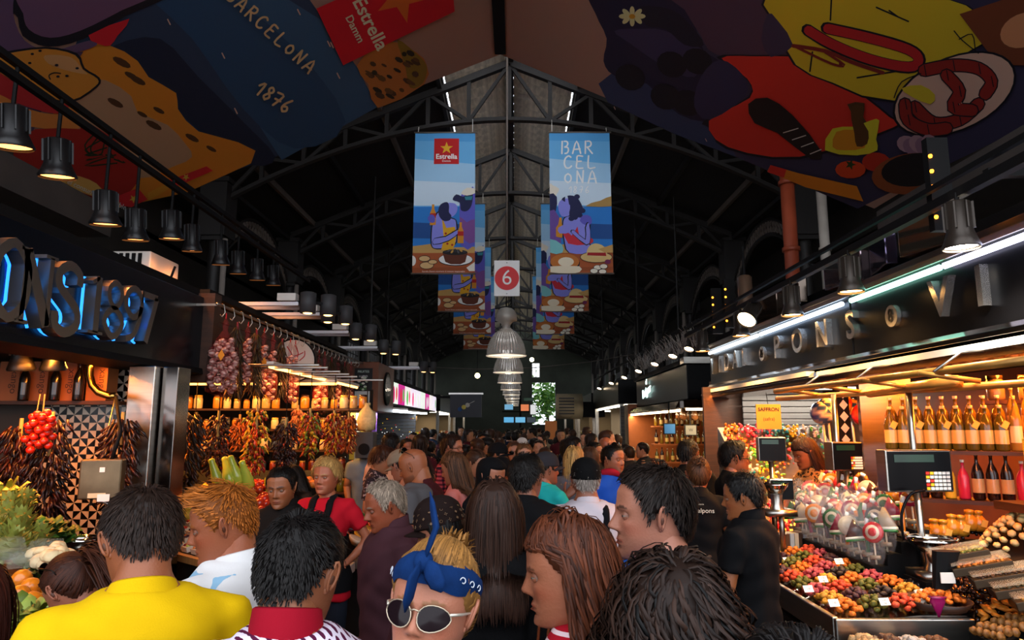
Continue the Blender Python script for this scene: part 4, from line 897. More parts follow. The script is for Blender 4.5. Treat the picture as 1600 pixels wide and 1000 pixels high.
# --- aisle number sign, bell lamps on their cable line
t = thing('aisle_number_sign', 'white hanging sign with a red disc and the number 6', 'sign', tuple(P(792, 465, 11.0)))
c = P(792, 435, 11.0); w, h = .42, .60
mb = MB(); mb.box(c, (w, .03, h)); part(t, 'board', mb, mat('sign_white', 'f0efec', .4, emit=.0), bev=.004)
M = frame((c.x, c.y - .018, c.z), (1, 0, 0), (0, 0, 1))
mb = MB(); mb.prism([(.2 * math.cos(q), .2 * math.sin(q)) for q in np.linspace(0, 2 * PI, 32, endpoint=False)], 0, .004, M); part(t, 'red_disc', mb, mat('sign_red', 'd8141c', .45))
mb = text_mb('6', .36, .004, 'ffffff', -.002, M=M @ Matrix.Translation((0, 0, .006))); part(t, 'numeral', mb, mat('sign_white', ''))
for dz in (.26, -.26):
    mb = MB(); mb.ell((c.x, c.y - .02, c.z + dz), (.012, .008, .006), 8, 5, None, '303030'); part(t, 'eyelet', mb, m_attr())
mb = MB(); mb.tube([(c.x, c.y, c.z + h / 2), (c.x, c.y, topz(X0) + .03)], .018, 8); part(t, 'hanging_pole', mb, IRON_L, True)
ALU = mat('ribbed_prismatic', 'e0d8ce', .22, .75, emit=.06, ecol='fff4e8')
def bell(y, i):
    x = P(791, 500, 11.7).x * (1 - .015 * i); z = 3.10
    t = thing('bell_lamp', ('large ribbed bell pendant lamp hanging just below the number sign' if i == 0 else ('ribbed bell pendant lamp second', 'ribbed bell pendant lamp third', 'ribbed bell pendant lamp fourth', 'ribbed bell pendant lamp fifth', 'ribbed bell pendant lamp sixth', 'ribbed bell pendant lamp seventh', 'ribbed bell pendant lamp eighth', 'ribbed bell pendant lamp ninth')[i - 1] + ' behind the number sign'), 'pendant lamp', (x, y, z), group='bell lamps down the aisle')
    mb = MB(); n = 144; an = np.linspace(0, 2 * PI, n, endpoint=False); rings = []
    for q, zz in ((.345, .0), (.352, .012), (.335, .025), (.325, .10), (.295, .22), (.25, .32), (.19, .40), (.12, .45), (.10, .47)):
        rr = q * (1 + (.03 * np.cos(an * 36) if zz > .03 else 0)); rings.append(np.stack([x + rr * np.cos(an), y + rr * np.sin(an), np.full(n, z + zz)], 1))
    mb.loft(rings, False); part(t, 'shade', mb, ALU, True)
    mb = MB(); mb.lathe([(.33, .02), (.30, .12), (.24, .30), (.1, .44)], 32, (x, y, z)); part(t, 'reflector', mb, mat('lamp_inner', 'e8e0d0', .4), True)
    mb = MB(); mb.lathe([(.10, .46), (.07, .50), (.07, .54), (.12, .60), (.19, .62), (.185, .72), (.15, .79), (.10, .83), (.02, .85)], 24, (x, y, z), cap=True); part(t, 'gear_housing', mb, mat('lamp_housing', 'b8b2a8', .45, .3), True)
    mb = MB(); mb.tube([(x, y, z + .84), (x, y, 4.6), (x, y, topz(X0) + .03)], .012, 6); part(t, 'cable', mb, BLACKM)
    mb = MB(); mb.ell((x, y, z + .2), (.05, .05, .09), 12, 8); part(t, 'bulb', mb, mat('bulb_cool', 'fff0dc', emit=1.5), True)
    light('lamp_glow', 'POINT', (x, y, z + .06), 7, 'fff0e0', .06, parent=t)
for i in range(9): bell(11.7 + 3.75 * i, i)
# small bulbs on a slack wire across the nave
for px, py, y in ((746, 587, 34), (831, 562, 40)):
    c = P(px, py, y); t = thing('bare_bulb', 'bare glowing bulb hanging on the cross wire near the end wall' if px < 800 else 'small glowing wall bulb above the high end window', 'bulb', tuple(c))
    mb = MB(); mb.ell(c, .13, 12, 8); part(t, 'globe', mb, mat('bulb_yellow', 'fff0a0', emit=14), True)
    mb = MB(); mb.tube([c, (c + Vector((0, 0, 4.0))) if px < 800 else Vector((c.x, YB + .02, c.z + .3))], .015, 6); part(t, 'flex', mb, BLACKM)
a, b = P(655, 573, 28), P(1010, 550, 28); m_ = (a + b) / 2 - Vector((0, 0, .35))
mb = MB(); mb.tube([a, a.lerp(m_, .5) - Vector((0, 0, .08)), m_, m_.lerp(b, .5) - Vector((0, 0, .08)), b], .018, 6); solo('cross_wire', mb, IRON_L, 'slack wire strung across the nave behind the bell lamps', 'wire', tuple(a), kind='structure')
# ------------------------------------------------------------------ goods helpers
GLASSC = mat('clear_glass', 'f4f4f0', .05, 0, trans=.85, ior=1.3); PLASTIC = mat('clear_plastic', 'f0f0f0', .12, trans=.7, alpha=.45, ior=1.2)
GOODS = m_attr('goods', .55, noise=(25, .2)); SHINY = m_attr('shiny_goods', .22, coat=.4); SUGAR = m_attr('sugared', .6, noise=(60, .35), bump=(120, .5))
PAPER = mat('paper', 'e0d8c4', .8, noise=(8, .06)); LABELY = mat('label_yellow', 'd8b050', .7)
def share(name, mb, m, smooth=True):
    me = mb.mesh(name); me.materials.append(m)
    if smooth: smooth_me(me, smooth)
    return me
def put(name, me, loc, rot=(0, 0, 0), sc=1.0, label=None, cat=None, group=None, parent=None):
    o = bpy.data.objects.new(name, me); COL.objects.link(o); o.location = loc; o.rotation_euler = rot
    o.scale = (sc,) * 3 if not hasattr(sc, '__len__') else sc
    if parent is not None: o.parent = parent
    if label: tag(o, label, cat, group)
    return o
def mound(name, mes, n, c, rx, ry, h, size, label, cat, group, slope=(0, 0), jitter=.25, base=0):
    """n pieces heaped on an elliptical footprint; each one an object"""
    out = []; ga = 2.39996
    for i in range(n):
        r = math.sqrt((i + .5) / n); a = i * ga; x, y = rx * r * math.cos(a), ry * r * math.sin(a)
        z = h * (1 - r * r) + size * .5 + x * slope[0] + y * slope[1]
        j = lambda: random.uniform(-jitter, jitter) * size
        out.append(put(name, mes[i % len(mes)], (c[0] + x + j(), c[1] + y + j(), c[2] + z + abs(j()) * .3), (random.uniform(-.6, .6), random.uniform(-.6, .6), random.uniform(0, 6.3)), random.uniform(.85, 1.12), label, cat, group))
    return out
def lump(col, r, seed=0, nu=8, nv=6, rough=.12, col2=None):
    g = np.random.default_rng(seed); mb = MB(); mb.ell((0, 0, 0), r, nu, nv, None, col); v = mb.v[0]; mb.v[0] = v * (1 + g.normal(size=(len(v), 1)) * rough)
    c = np.array(C(col)) * (1 + g.normal(size=(len(v), 1)) * .15)
    if col2: c = np.where(g.random((len(v), 1)) < .25, np.array(C(col2)), c)
    mb.c[0] = np.clip(c, 0, 1); return mb
def heap(name, label, cat, c, rx, ry, h, n, r, cols, m=GOODS, rect=True, slope=(0, 0), seed=1, parent=None, tri=(5, 3)):
    """tiny goods nobody could count, one object"""
    g = np.random.default_rng(seed); mb = MB()
    for i in range(n):
        x, y = (g.uniform(-rx, rx), g.uniform(-ry, ry)) if rect else tuple(np.sqrt(g.random()) * np.array([rx * np.cos(t := g.uniform(0, 6.28)), ry * np.sin(t)]))
        q = max(abs(x) / rx, abs(y) / ry); z = h * (1 - q * q) + g.uniform(-.3, .6) * min(r if not hasattr(r, '__len__') else r)
        M = Matrix.Translation((c[0] + x, c[1] + y, c[2] + z + x * slope[0] + y * slope[1])) @ Euler(g.uniform(0, 6.28, 3)).to_matrix().to_4x4()
        mb.ell((0, 0, 0), r, tri[0], tri[1], M, tuple(np.array(C(cols[i % len(cols)])) * g.uniform(.7, 1.2)))
    if parent is not None: return part(parent, name, mb, m, True, kind='stuff')
    return solo(name, mb, m, label, cat, tuple(c), True, kind='stuff')
def bottle_mesh(h, r, glass, cap='c8c0b0', labelc=None, liquid=None, neck=.28):
    mb = MB(); mb.lathe([(r * .92, 0), (r, .01), (r, h * (.55 if neck > .2 else .75)), (r * .8, h * .66 if neck > .2 else h * .8), (r * neck, h * .80), (r * neck, h * .93), (r * neck * 1.2, h * .935), (r * neck * 1.2, h * .95)], 12, cap=True, col=glass)
    if labelc: mb.lathe([(r * 1.015, h * .15), (r * 1.015, h * .45)], 12, col=labelc)
    mb.lathe([(r * neck * 1.15, h * .93), (r * neck * 1.3, h * .95), (r * neck * 1.3, h), (.001, h)], 10, col=cap); return mb
def pricetag(c, w, h, yaw, tilt, lines, label, col='f0ece2', ink='301818', cat='price tag', group='handwritten price tags'):
    M = Matrix.Translation(c) @ Matrix.Rotation(yaw, 4, 'Z') @ Matrix.Rotation(R(90) - tilt, 4, 'X')
    t = thing('price_tag', label, cat, tuple(c), group=group)
    mb = MB(); mb.box((0, 0, 0), (w, h, .002), M, col=col); part(t, 'card', mb, m_attr())
    mb = MB()
    for i, l in enumerate(lines): text_mb(l, h * .8 / max(2, len(lines)), 0, ink, mb=mb, M=M @ Matrix.Translation((0, h * (.5 - (i + .7) / (len(lines) + .4)), .002)))
    part(t, 'lettering', mb, m_attr()); return t
# ------------------------------------------------------------------ right-hand sweet and dried fruit stall
XF = 2.6
t = thing('stall_fascia', 'black stall fascia with chrome letters and a light strip along the top', 'stall fascia', (XF, 6.2, 2.3))
ys = [9.1, 5.23, 3.0]
for a, b in ((9.1, 5.24), (5.22, 3.0)):
    mb = MB(); mb.box((XF + .1, (a + b) / 2, 2.68), (.2, a - b, .46)); part(t, 'panel', mb, BLACK, bev=.006)
def extr(prof, y0, y1, mb=None):
    """profile (x, z) swept along the aisle"""
    mb = mb or MB(); n = len(prof); mb.add([(x, y0, z) for x, z in prof] + [(x, y1, z) for x, z in prof], [list(range(n))[::-1], list(range(n, 2 * n))] + [(i, (i + 1) % n, n + (i + 1) % n, n + i) for i in range(n)]); return mb
DSTEEL = mat('polished_dark_steel', '6a6460', .16, 1.0, bump=(4, .04))
part(t, 'cornice', extr([(XF + .1, 2.46), (XF - .02, 2.455), (XF - .05, 2.42), (XF - .05, 2.39), (XF + .1, 2.37)], 3.0, 9.1), DSTEEL, bev=.003)
part(t, 'lower_lip', extr([(XF + .1, 2.37), (XF - .08, 2.365), (XF - .13, 2.32), (XF - .12, 2.27), (XF + .1, 2.25)], 3.0, 9.15), DSTEEL, bev=.003)
part(t, 'light_channel', extr([(XF + .1, 2.90), (XF - .04, 2.90), (XF - .06, 2.93), (XF - .06, 2.97), (XF + .1, 3.0)], 3.0, 9.1), STEEL, bev=.003)
for a, b, c in ((9.0, 7.2, 'dff0ff'), (7.1, 5.3, 'c8e0ff'), (5.15, 4.05, '9ff0d8'), (4.0, 3.1, 'dcdcff')):
    mb = MB(); mb.tube([(XF - .03, a, 2.865), (XF - .03, b, 2.865)], .02, 8); part(t, 'light_tube', mb, mat('tube_' + c, c, emit=7.0), True)
FM = lambda y, z, x=XF - .002: frame((x, y, z), (0, -1, 0), (0, 0, 1))
CHR = mat('chrome_letters', 'd8d4d0', .22, .9)
for ch, y, sz in (('V', 8.85, .28), ('I', 8.55, .28), ('D', 8.25, .28), ('A', 7.93, .28), ('L', 7.62, .28), ('P', 6.65, .30), ('O', 6.16, .30), ('N', 5.66, .30), ('S', 5.17, .30), ('V', 4.06, .32), ('I', 3.70, .32)):
    mb = text_mb(ch, sz, .05, 'ffffff', .006, M=FM(y, 2.67) @ Matrix.Translation((0, 0, .02))); part(t, 'letter', mb, CHR)
for y, ch in ((7.1, '&'), (4.62, '8')):
    mb = MB(); mb.prism([(.075 * math.cos(q), .075 * math.sin(q)) for q in np.linspace(0, 6.283, 24, endpoint=False)], 0, .03, FM(y, 2.66)); o = part(t, 'badge', mb, CHR)
    mb = text_mb(ch, .12, .006, '101010', .002, M=FM(y, 2.66) @ Matrix.Translation((0, 0, .034))); part(o, 'lettering', mb, BLACKM)
# stall roof, back wall, side
mb = MB(); mb.box((XF + 1.1, 6.05, 3.05), (2.0, 6.2, .1)); mb.box((XF + .95, 6.05, 2.44), (1.75, 6.2, .05)); solo('stall_roof', mb, BLACKM, 'flat black roof of the sweet stall behind its fascia', 'stall roof', (XF + 1, 6, 2.4), kind='structure')
mb = MB(); mb.box((4.35, 6.05, 1.25), (.08, 6.2, 2.5)); struct('wall_stall_sweets', mb, mat('stall_wall_brown', '4a2a18', .6, noise=(3, .3)))
mb = MB(); mb.box((3.5, 9.15, 1.25), (1.8, .08, 2.5)); struct('wall_stall_end', mb, mat('stall_wall_brown', ''))
t = thing('roller_shutter', 'grey perforated roller shutter behind the sweet stall lollipops', 'shutter', (3.3, 8.5, 1.3))
for k in range(14):
    mb = MB(); mb.box((3.3, 8.5, 1.36 + k * .075), (1.0, .03, .068)); part(t, 'slat', mb, GREYP, bev=.008)
for x, nm in ((2.95, 'tall brown wooden cabinet door inside the sweet stall'), ):
    mb = MB(); mb.box((2.62, 8.7, 1.55), (.5, .06, 1.7)); o = solo('cabinet_door', mb, WOODD, nm, 'cabinet', (2.62, 8.2, .7)); o['kind'] = 'structure'
mb = MB(); mb.box((3.0, 5.6, 1.95), (.42, .05, 1.0)); o = solo('steel_fridge_panel', mb, STEEL, 'brushed steel panel standing behind the bottle shelf', 'panel', (3.0, 5.6, 1.45)); o['kind'] = 'structure'
tl = thing('patterned_pillar', 'narrow pillar with black and white diamond tiles behind the bottles', 'pillar', (2.72, 5.75, 1.45), kind='structure')
mb = MB(); mb.box((2.72, 5.75, 1.95), (.10, .06, 1.0)); part(tl, 'core', mb, BLACKM)
for k in range(10):
    mb = MB(); c = (2.72, 5.715, 1.52 + k * .095); mb.prism([(-.035, 0), (0, -.042), (.035, 0), (0, .042)], 0, .004, frame(c, (1, 0, 0), (0, 0, 1))); part(tl, 'tile', mb, WHITE)
# hanging brass pole rack
BRASS = mat('bamboo_brass', 'a87838', .3, .55, noise=(5, .3))
t = thing('pole_rack', 'brass pole rack hanging below the sweet stall fascia', 'rack', (2.25, 4.6, 2.2))
for a, b, r in (((2.16, 5.7, 2.20), (2.3, 3.0, 2.21), .022), ((2.36, 6.2, 2.16), (2.5, 3.0, 2.12), .02), ((2.42, 4.7, 2.14), (2.42, 3.75, 2.16), .032)):
    mb = MB(); mb.tube([a, ((a[0] + b[0]) / 2, (a[1] + b[1]) / 2, (a[2] + b[2]) / 2), b], r, 10); part(t, 'pole', mb, BRASS, True)
for y in (5.5, 4.9, 4.3, 3.7):
    mb = MB(); mb.tube([(2.18, y, 2.2), (2.44, y - .1, 2.15)], .014, 8); part(t, 'rung', mb, BRASS, True)
for y, x in ((5.1, 2.36), (4.25, 2.43)):
    mb = MB(); mb.tube([(x, y, 2.15), (x, y, 1.35)], .02, 8); part(t, 'post', mb, STEEL, True)
for y in (5.3, 4.5, 3.6):
    mb = MB(); mb.tube([(2.2 + .0, y, 2.2), (2.35, y, 2.30), (XF, y, 2.32)], .008, 6); part(t, 'hanger', mb, STEEL, True)
# spot lamps on the rail above the fascia
mb = MB(); mb.box((2.32, 6.0, 3.12), (.05, 6.4, .05)); mb.box((2.32, 6.0, 3.22), (.03, 6.4, .03)); 
for y in (3.2, 5.2, 7.2, 9.0): mb.box((2.46, y, 3.14), (.32, .04, .04))
solo('lighting_rail', mb, BLACKM, 'black lighting rail above the sweet stall fascia', 'rail', (2.32, 6, 3.1), kind='structure')
def spot(x, y, z, lab, e=60, col='ffe8c8', glow=30, s=1.0, group='spot lamps above the sweet stall', aim=(0, 0, -1), housing=None, lite=True, top=3.12):
    t = thing('spot_lamp', lab, 'spot lamp', (x, y, z), group=group); A = Vector(aim).normalized(); q = Vector((0, 0, -1)).rotation_difference(A).to_matrix().to_4x4(); M = Matrix.Translation((x, y, z)) @ q
    mb = MB(); mb.lathe([(.085 * s, 0), (.09 * s, .012), (.075 * s, .05), (.062 * s, .09), (.062 * s, .24), (.05 * s, .25)], 20, M=M, cap=False); part(t, 'housing', mb, housing or mat('spot_housing', '3c352f', .35, .5), True)
    mb = MB(); mb.lathe([(.080 * s, .015), (.001, .02)], 20, M=M); part(t, 'lens', mb, mat('lamp_glow_%s_%d' % (col, glow), col, emit=glow), True)
    for k in range(8):
        a = k * PI / 4; mb = MB(); mb.box((.064 * s * math.cos(a), .064 * s * math.sin(a), .17), (.016, .008, .14), M, rz=a); part(t, 'cooling_fin', mb, housing or mat('spot_housing', ''))
    p0 = M @ Vector((0, 0, .24)); mb = MB(); mb.tube([p0, (p0.x, p0.y, top)], .012, 6); part(t, 'stem', mb, BLACKM)
    if lite: light('spot_beam', 'SPOT', tuple(Vector((x, y, z)) + A * .03), e, col, .05, tuple(Vector((x, y, z)) + A), 130, .8, parent=t)
    return t
for i, (y, nm) in enumerate(((3.43, 'blazing white spot lamp above the last two chrome letters'), (4.6, 'bright warm spot lamp above the chrome letter S'), (5.6, 'warm spot lamp above the chrome letters P and O'), (6.9, 'small spot lamp above the ampersand badge'), (8.35, 'small spot lamp at the far end of the chrome lettering'))):
    spot(2.3, y, 2.82, nm, 150, 'fff0d8' if i == 0 else 'ffc070', 60 if i == 0 else 30)
spot(2.22, 6.5, 2.92, 'dark tilted spot lamp turned towards the aisle', 30, 'ffd8a0', 12, 1.1, aim=(-.5, -.4, -.6))
t = thing('ceiling_spot', 'bronze cylinder lamp hanging over the far end of the sweet stall', 'spot lamp', tuple(P(1166, 485, 7.2)))
c = P(1166, 485, 7.2); mb = MB(); mb.lathe([(.10, 0), (.11, .03), (.075, .1), (.075, .36), (.05, .38)], 20, c); part(t, 'housing', mb, mat('bronze', '6a5444', .4, .5), True)
mb = MB(); mb.lathe([(.09, .01), (.001, .05)], 20, c); part(t, 'lens', mb, mat('lens_dark', '302820', .1), True)
mb = MB(); mb.tube([c + Vector((0, 0, .36)), c + Vector((0, 0, .7))], .012, 6); part(t, 'stem', mb, BLACKM)
# LED posts and mirrored boxes standing on the stall roof
for y in (3.75, 7.6, 8.1):
    t = thing('led_post', 'black post with a string of amber lights on the stall roof' if y > 5 else 'black post with amber light string beside the blazing lamp', 'post', (2.42, y, 3.0), group='posts with amber lights')
    mb = MB(); mb.box((2.42, y, 3.28), (.12, .05, .55)); part(t, 'post', mb, BLACKM)
    for k in range(5):
        mb = MB(); mb.ell((2.37, y - .03, 3.08 + k * .09), .012, 6, 4); part(t, 'bulb', mb, mat('amber', 'ff9020', emit=10))
for i, (y, c) in enumerate(((4.2, '8a7868'), (4.75, '585068'), (5.3, '9a8890'), (6.2, '5a5048'), (7.0, '6a5a50'))):
    mb = MB(); mb.box((2.62, y, 3.13), (.08, .42, .24), None, .25 * (-1) ** i); solo('mirrored_box', mb, mat('mirror_%d' % i, c, .1, .9), ('mirror-faced display box on the sweet stall roof by letter %s' % ('I', 'V', 'S', 'N', 'P')[i]), 'box', (2.62, y, 3.01), bev=.01)
# strip lights inside the stall
def strip(a, b, lab, e, col='ffc47a', w=.05, glow=6., group='strip lights in the stalls', r=.016):
    a, b = Vector(a), Vector(b); c = (a + b) / 2; t = thing('strip_light', lab, 'strip light', tuple(c), group=group)
    mb = MB(); mb.bar(a + Vector((0, 0, .035)), b + Vector((0, 0, .035)), .07, .04); part(t, 'batten', mb, WHITE)
    mb = MB(); mb.tube([a, b], r, 8); part(t, 'tube', mb, mat('strip_%s_%g' % (col, glow), col, emit=glow), True)
    d = b - a; o = light('strip_glow', 'AREA', tuple(c - Vector((0, 0, .03))), e, col, (d.length, .06), parent=t)
    o.rotation_euler = (0, 0, math.atan2(d.y, d.x)); return t
strip((2.5, 3.2, 2.30), (2.5, 5.6, 2.30), 'warm strip light under the sweet stall cornice near the scales', 230, 'ff7c20')
strip((2.5, 5.8, 2.32), (2.5, 8.9, 2.32), 'warm strip light under the sweet stall cornice near the candy slope', 180, 'ff8c34')
strip((3.4, 4.0, 2.36), (3.4, 7.4, 2.36), 'strip light on the ceiling above the bottle shelves', 190, 'ff8020')
strip((2.7, 8.2, 2.36), (4.1, 8.2, 2.36), 'pale strip light in front of the roller shutter', 60, 'fff0d8')
# ---- counter
CT = thing('display_counter', 'steel-edged sweet stall display counter along the aisle', 'counter', (2.0, 6, 0))
mb = MB(); mb.box((1.86, 4.2, .43), (.66, 1.5, .86)); part(CT, 'body', mb, BLACKM); mb = MB(); mb.box((2.03, 7.0, .43), (.33, 4.1, .86)); part(CT, 'body', mb, BLACKM)
mb = MB(); mb.box((1.85, 3.44, .962), (.66, .03, .10)); part(CT, 'end_trim', mb, STEEL, bev=.006)
mb = MB(); mb.box((1.53, 4.2, .955), (.03, 1.5, .12)); part(CT, 'front_trim', mb, STEEL, bev=.006); mb = MB(); mb.box((1.86, 7.0, .955), (.03, 4.1, .12)); part(CT, 'front_trim', mb, STEEL, bev=.006)
mb = MB(); mb.add([(1.55, 3.46, .985), (2.2, 3.46, 1.045), (2.2, 4.94, 1.045), (1.55, 4.94, .985), (1.55, 3.46, .86), (2.2, 3.46, .86), (2.2, 4.94, .86), (1.55, 4.94, .86)], [(0, 1, 2, 3), (7, 6, 5, 4), (0, 4, 5, 1), (1, 5, 6, 2), (2, 6, 7, 3), (3, 7, 4, 0)]); part(CT, 'tray_deck', mb, DSTEEL); mb = MB(); mb.box((2.04, 7.0, .93), (.32, 4.1, .12)); part(CT, 'tray_deck', mb, DSTEEL)
SC2 = thing('nut_counter', 'dark stepped counter holding nut trays and spice boxes', 'counter', (2.8, 3.0, 0))
mb = MB(); mb.add([(2.0, 2.2, 0), (4.0, 2.2, 0), (4.0, 5.2, 0), (2.22, 4.08, 0), (2.0, 2.2, .925), (4.0, 2.2, 1.50), (4.0, 5.2, 1.50), (2.22, 4.08, .985)], [(0, 3, 2, 1), (4, 5, 6, 7), (0, 1, 5, 4), (1, 2, 6, 5), (2, 3, 7, 6), (3, 0, 4, 7)]); part(SC2, 'body', mb, BLACKM)
LC = thing('low_sweet_counter', 'low dark counter shelf below the steel counter end', 'counter', (1.9, 2.6, 0))
mb = MB(); mb.box((1.75, 2.86, .455), (.46, 1.1, .91)); part(LC, 'body', mb, BLACKM, bev=.01)
FR = {'candied_apricot': ('d86c14', 'orange sugared apricot jelly'), 'candied_strawberry': ('b04448', 'pink sugared strawberry jelly'), 'candied_kiwi': ('5c5814', 'olive green candied kiwi'), 'candied_plum': ('4a2428', 'dark purple candied plum'),
      'candied_papaya': ('c8401c', 'red orange candied papaya'), 'candied_mango': ('d08c24', 'golden candied mango'), 'candied_fig': ('34241c', 'dark brown candied fig'), 'candied_coconut': ('e4dac8', 'white sugared coconut')}
FM_ = {k: [share(k, lump(v[0], (.021, .018, .013), i * 3 + j, 7, 5, .13, None), SUGAR) for j in range(2)] for i, (k, v) in enumerate(FR.items())}
order = [['candied_apricot', 'candied_mango', 'candied_strawberry', 'candied_kiwi', 'candied_papaya', 'candied_plum', 'candied_apricot', 'candied_strawberry', 'candied_apricot'],
         ['candied_kiwi', 'candied_plum', 'candied_papaya', 'candied_mango', 'candied_strawberry', 'candied_apricot', 'candied_kiwi', 'candied_plum', 'candied_mango'],
         ['candied_papaya', 'candied_fig', 'candied_kiwi', 'candied_apricot', 'candied_fig', 'candied_strawberry', 'candied_papaya', 'candied_kiwi', 'candied_apricot'],
         ['candied_coconut', 'candied_mango', 'candied_apricot', 'candied_strawberry', 'candied_kiwi', 'candied_apricot', 'candied_plum', 'candied_strawberry', 'candied_papaya']]
for i, col in enumerate(order):
    for j, k in enumerate(col):
        cx, cy = 1.635 + i * .138, 3.56 + j * .165 + .02 * (i % 2)
        if j > 2 and i == 3: cx -= .02
        mound(k, FM_[k], 17, (cx, cy, 1.0 + .085 * (cx - 1.55)), .066, .074, .05, .018, FR[k][1] + ' in a heap on the display counter', 'candied fruit', FR[k][1] + ' pieces')
# big apricot heap in a basket at the steel end
BK = thing('fruit_basket', 'shallow dark basket heaped with orange sugared apricots at the counter end', 'basket', (2.10, 3.53, .99)); mb = MB(); mb.lathe([(.12, 0), (.15, .035), (.155, .035), (.125, -.005)], 20, (2.08, 3.55, 1.04)); part(BK, 'bowl', mb, WOODD, True)
mound('candied_apricot', FM_['candied_apricot'], 30, (2.08, 3.55, 1.055), .13, .075, .05, .018, FR['candied_apricot'][1] + ' in a heap on the display counter', 'candied fruit', FR['candied_apricot'][1] + ' pieces')
for i, (px, py, y) in enumerate(((1303, 942, 3.5), (1382, 940, 3.5), (1263, 920, 3.8), (1286, 905, 4.0), (1230, 875, 4.6), (1311, 877, 4.3))):
    c = P(px, py, y); pricetag(c, .055, .035, .2, R(30), ['2,50', 'kg'][: 1 + i % 2], 'small white price tag stuck in the candied fruit heaps', group='white tags in the candied fruit')
# lollipop display on a riser
RS = thing('lollipop_riser', 'dark stepped riser holding the wrapped lollipops', 'riser', (2.25, 4.6, .93)); mb = MB()
for k in range(4): mb.box((2.10 + k * .085, 4.73, 1.085 + k * .035), (.085, 1.25, .07 + k * .065))
part(RS, 'steps', mb, BLACKM)
lolcols = [('a81820', 'red'), ('b8a890', 'cream'), ('1c5828', 'green'), ('c87018', 'orange'), ('3a1410', 'brown'), ('8a1438', 'pink')]
def lolly(col, kind):
    mb = MB(); mb.tube([(0, 0, 0), (0, 0, .10)], .004, 6, col='c0b098')
    if kind == 'disc':
        for q in range(3): mb.lathe([(.001, -.008), (.045 - q * .013, -.009 - q * .001), (.048 - q * .013, 0), (.045 - q * .013, .009 + q * .001), (.001, .008)], 16, M=Matrix.Translation((0, 0, .14)) @ Matrix.Rotation(R(90), 4, 'X'), col=(col, 'c8b8a0', col)[q])
    elif kind == 'cane':
        p = [(0, 0, .02), (0, 0, .16), (.008, 0, .19), (.03, 0, .205), (.05, 0, .19), (.054, 0, .165)]
        for q in range(len(p) - 1): mb.tube([p[q], p[q + 1]], .009, 8, col=(col, 'f0ece4')[q % 2])
    else:
        mb.prism([(-.05, 0), (.05, 0), (0, .085)], -.01, .01, Matrix.Translation((0, 0, .10)) @ Matrix.Rotation(R(90), 4, 'X'), col); mb.box((0, 0, .095), (.1, .022, .012), col='e8e8d8'); mb.box((0, 0, .085), (.1, .022, .01), col='2c7838')
    mb.box((0, -.002, .03), (.045, .014, .018), col='8a7c68'); return mb
LM = [(share('lollipop', lolly(c, kd), SHINY), nm, kd) for (c, nm) in lolcols for kd in ('disc', 'cane', 'wedge')]
wrap = MB(); wrap.loft([ov((0, 0, z), w, .015, 10, 1) for z, w in ((.0, .03), (.03, .045), (.2, .055), (.24, .02), (.25, .04))], True); WR = share('wrapper', wrap, mat('cellophane', 'ffffff', .1, alpha=.035, spec=.8))
for k in range(4):
    for j in range(15):
        m_, nm, kd = LM[(j * 7 + k * 5) % len(LM)]; x, y = 2.09 + k * .085, 4.13 + j * .085 + .03 * (k % 2); z = 1.125 + k * .065
        o = put('lollipop', m_, (x, y, z), (R(-12), R(-8), R(random.uniform(-50, 0) - 20)), 1.25 + .15 * random.random(), 'wrapped %s %s lollipop standing in the riser' % (nm, {'disc': 'round', 'cane': 'hooked', 'wedge': 'melon slice'}[kd]), 'lollipop', 'wrapped lollipops')
        if k < 2: put('wrapper', WR, (0, 0, 0), parent=o)
# candy slope beyond
cs = thing('candy_slope', 'sloping bin of bright wrapped candies beside the leopard-print vendor', 'candy bin', (2.8, 6.9, 0))
mb = MB(); mb.add([(2.25, 6.2, 1.0), (3.4, 6.6, 1.0), (3.4, 7.7, 1.9), (2.25, 7.7, 1.9), (2.25, 7.7, 0), (3.4, 7.7, 0), (2.25, 6.2, 0), (3.4, 6.6, 0)], [(0, 1, 2, 3), (3, 2, 5, 4), (6, 7, 1, 0), (0, 3, 4, 6), (1, 7, 5, 2), (4, 5, 7, 6)]); part(cs, 'bin', mb, STEEL)
mb = MB(); g = np.random.default_rng(5); cc = ['d83048', 'e86a88', '30a0b0', 'e8d040', 'f0e8e0', '58b040', 'e88020']
for i in range(900):
    u, v = g.random(), g.random(); x = 2.28 + u * 1.08; y0 = 6.2 + .4 * u; y = y0 + v * (7.7 - y0); z = 1.01 + v * .9
    M = Matrix.Translation((x, y, z + g.uniform(0, .03))) @ Euler(g.uniform(0, 6, 3)).to_matrix().to_4x4(); col = cc[(int(u * 6) + int(v * 4) * 2 + (i % 5 == 0)) % 7]
    mb.ell((0, 0, 0), (.028, .016, .014), 6, 4, M, col)
part(cs, 'candies', mb, SHINY, True, kind='stuff')
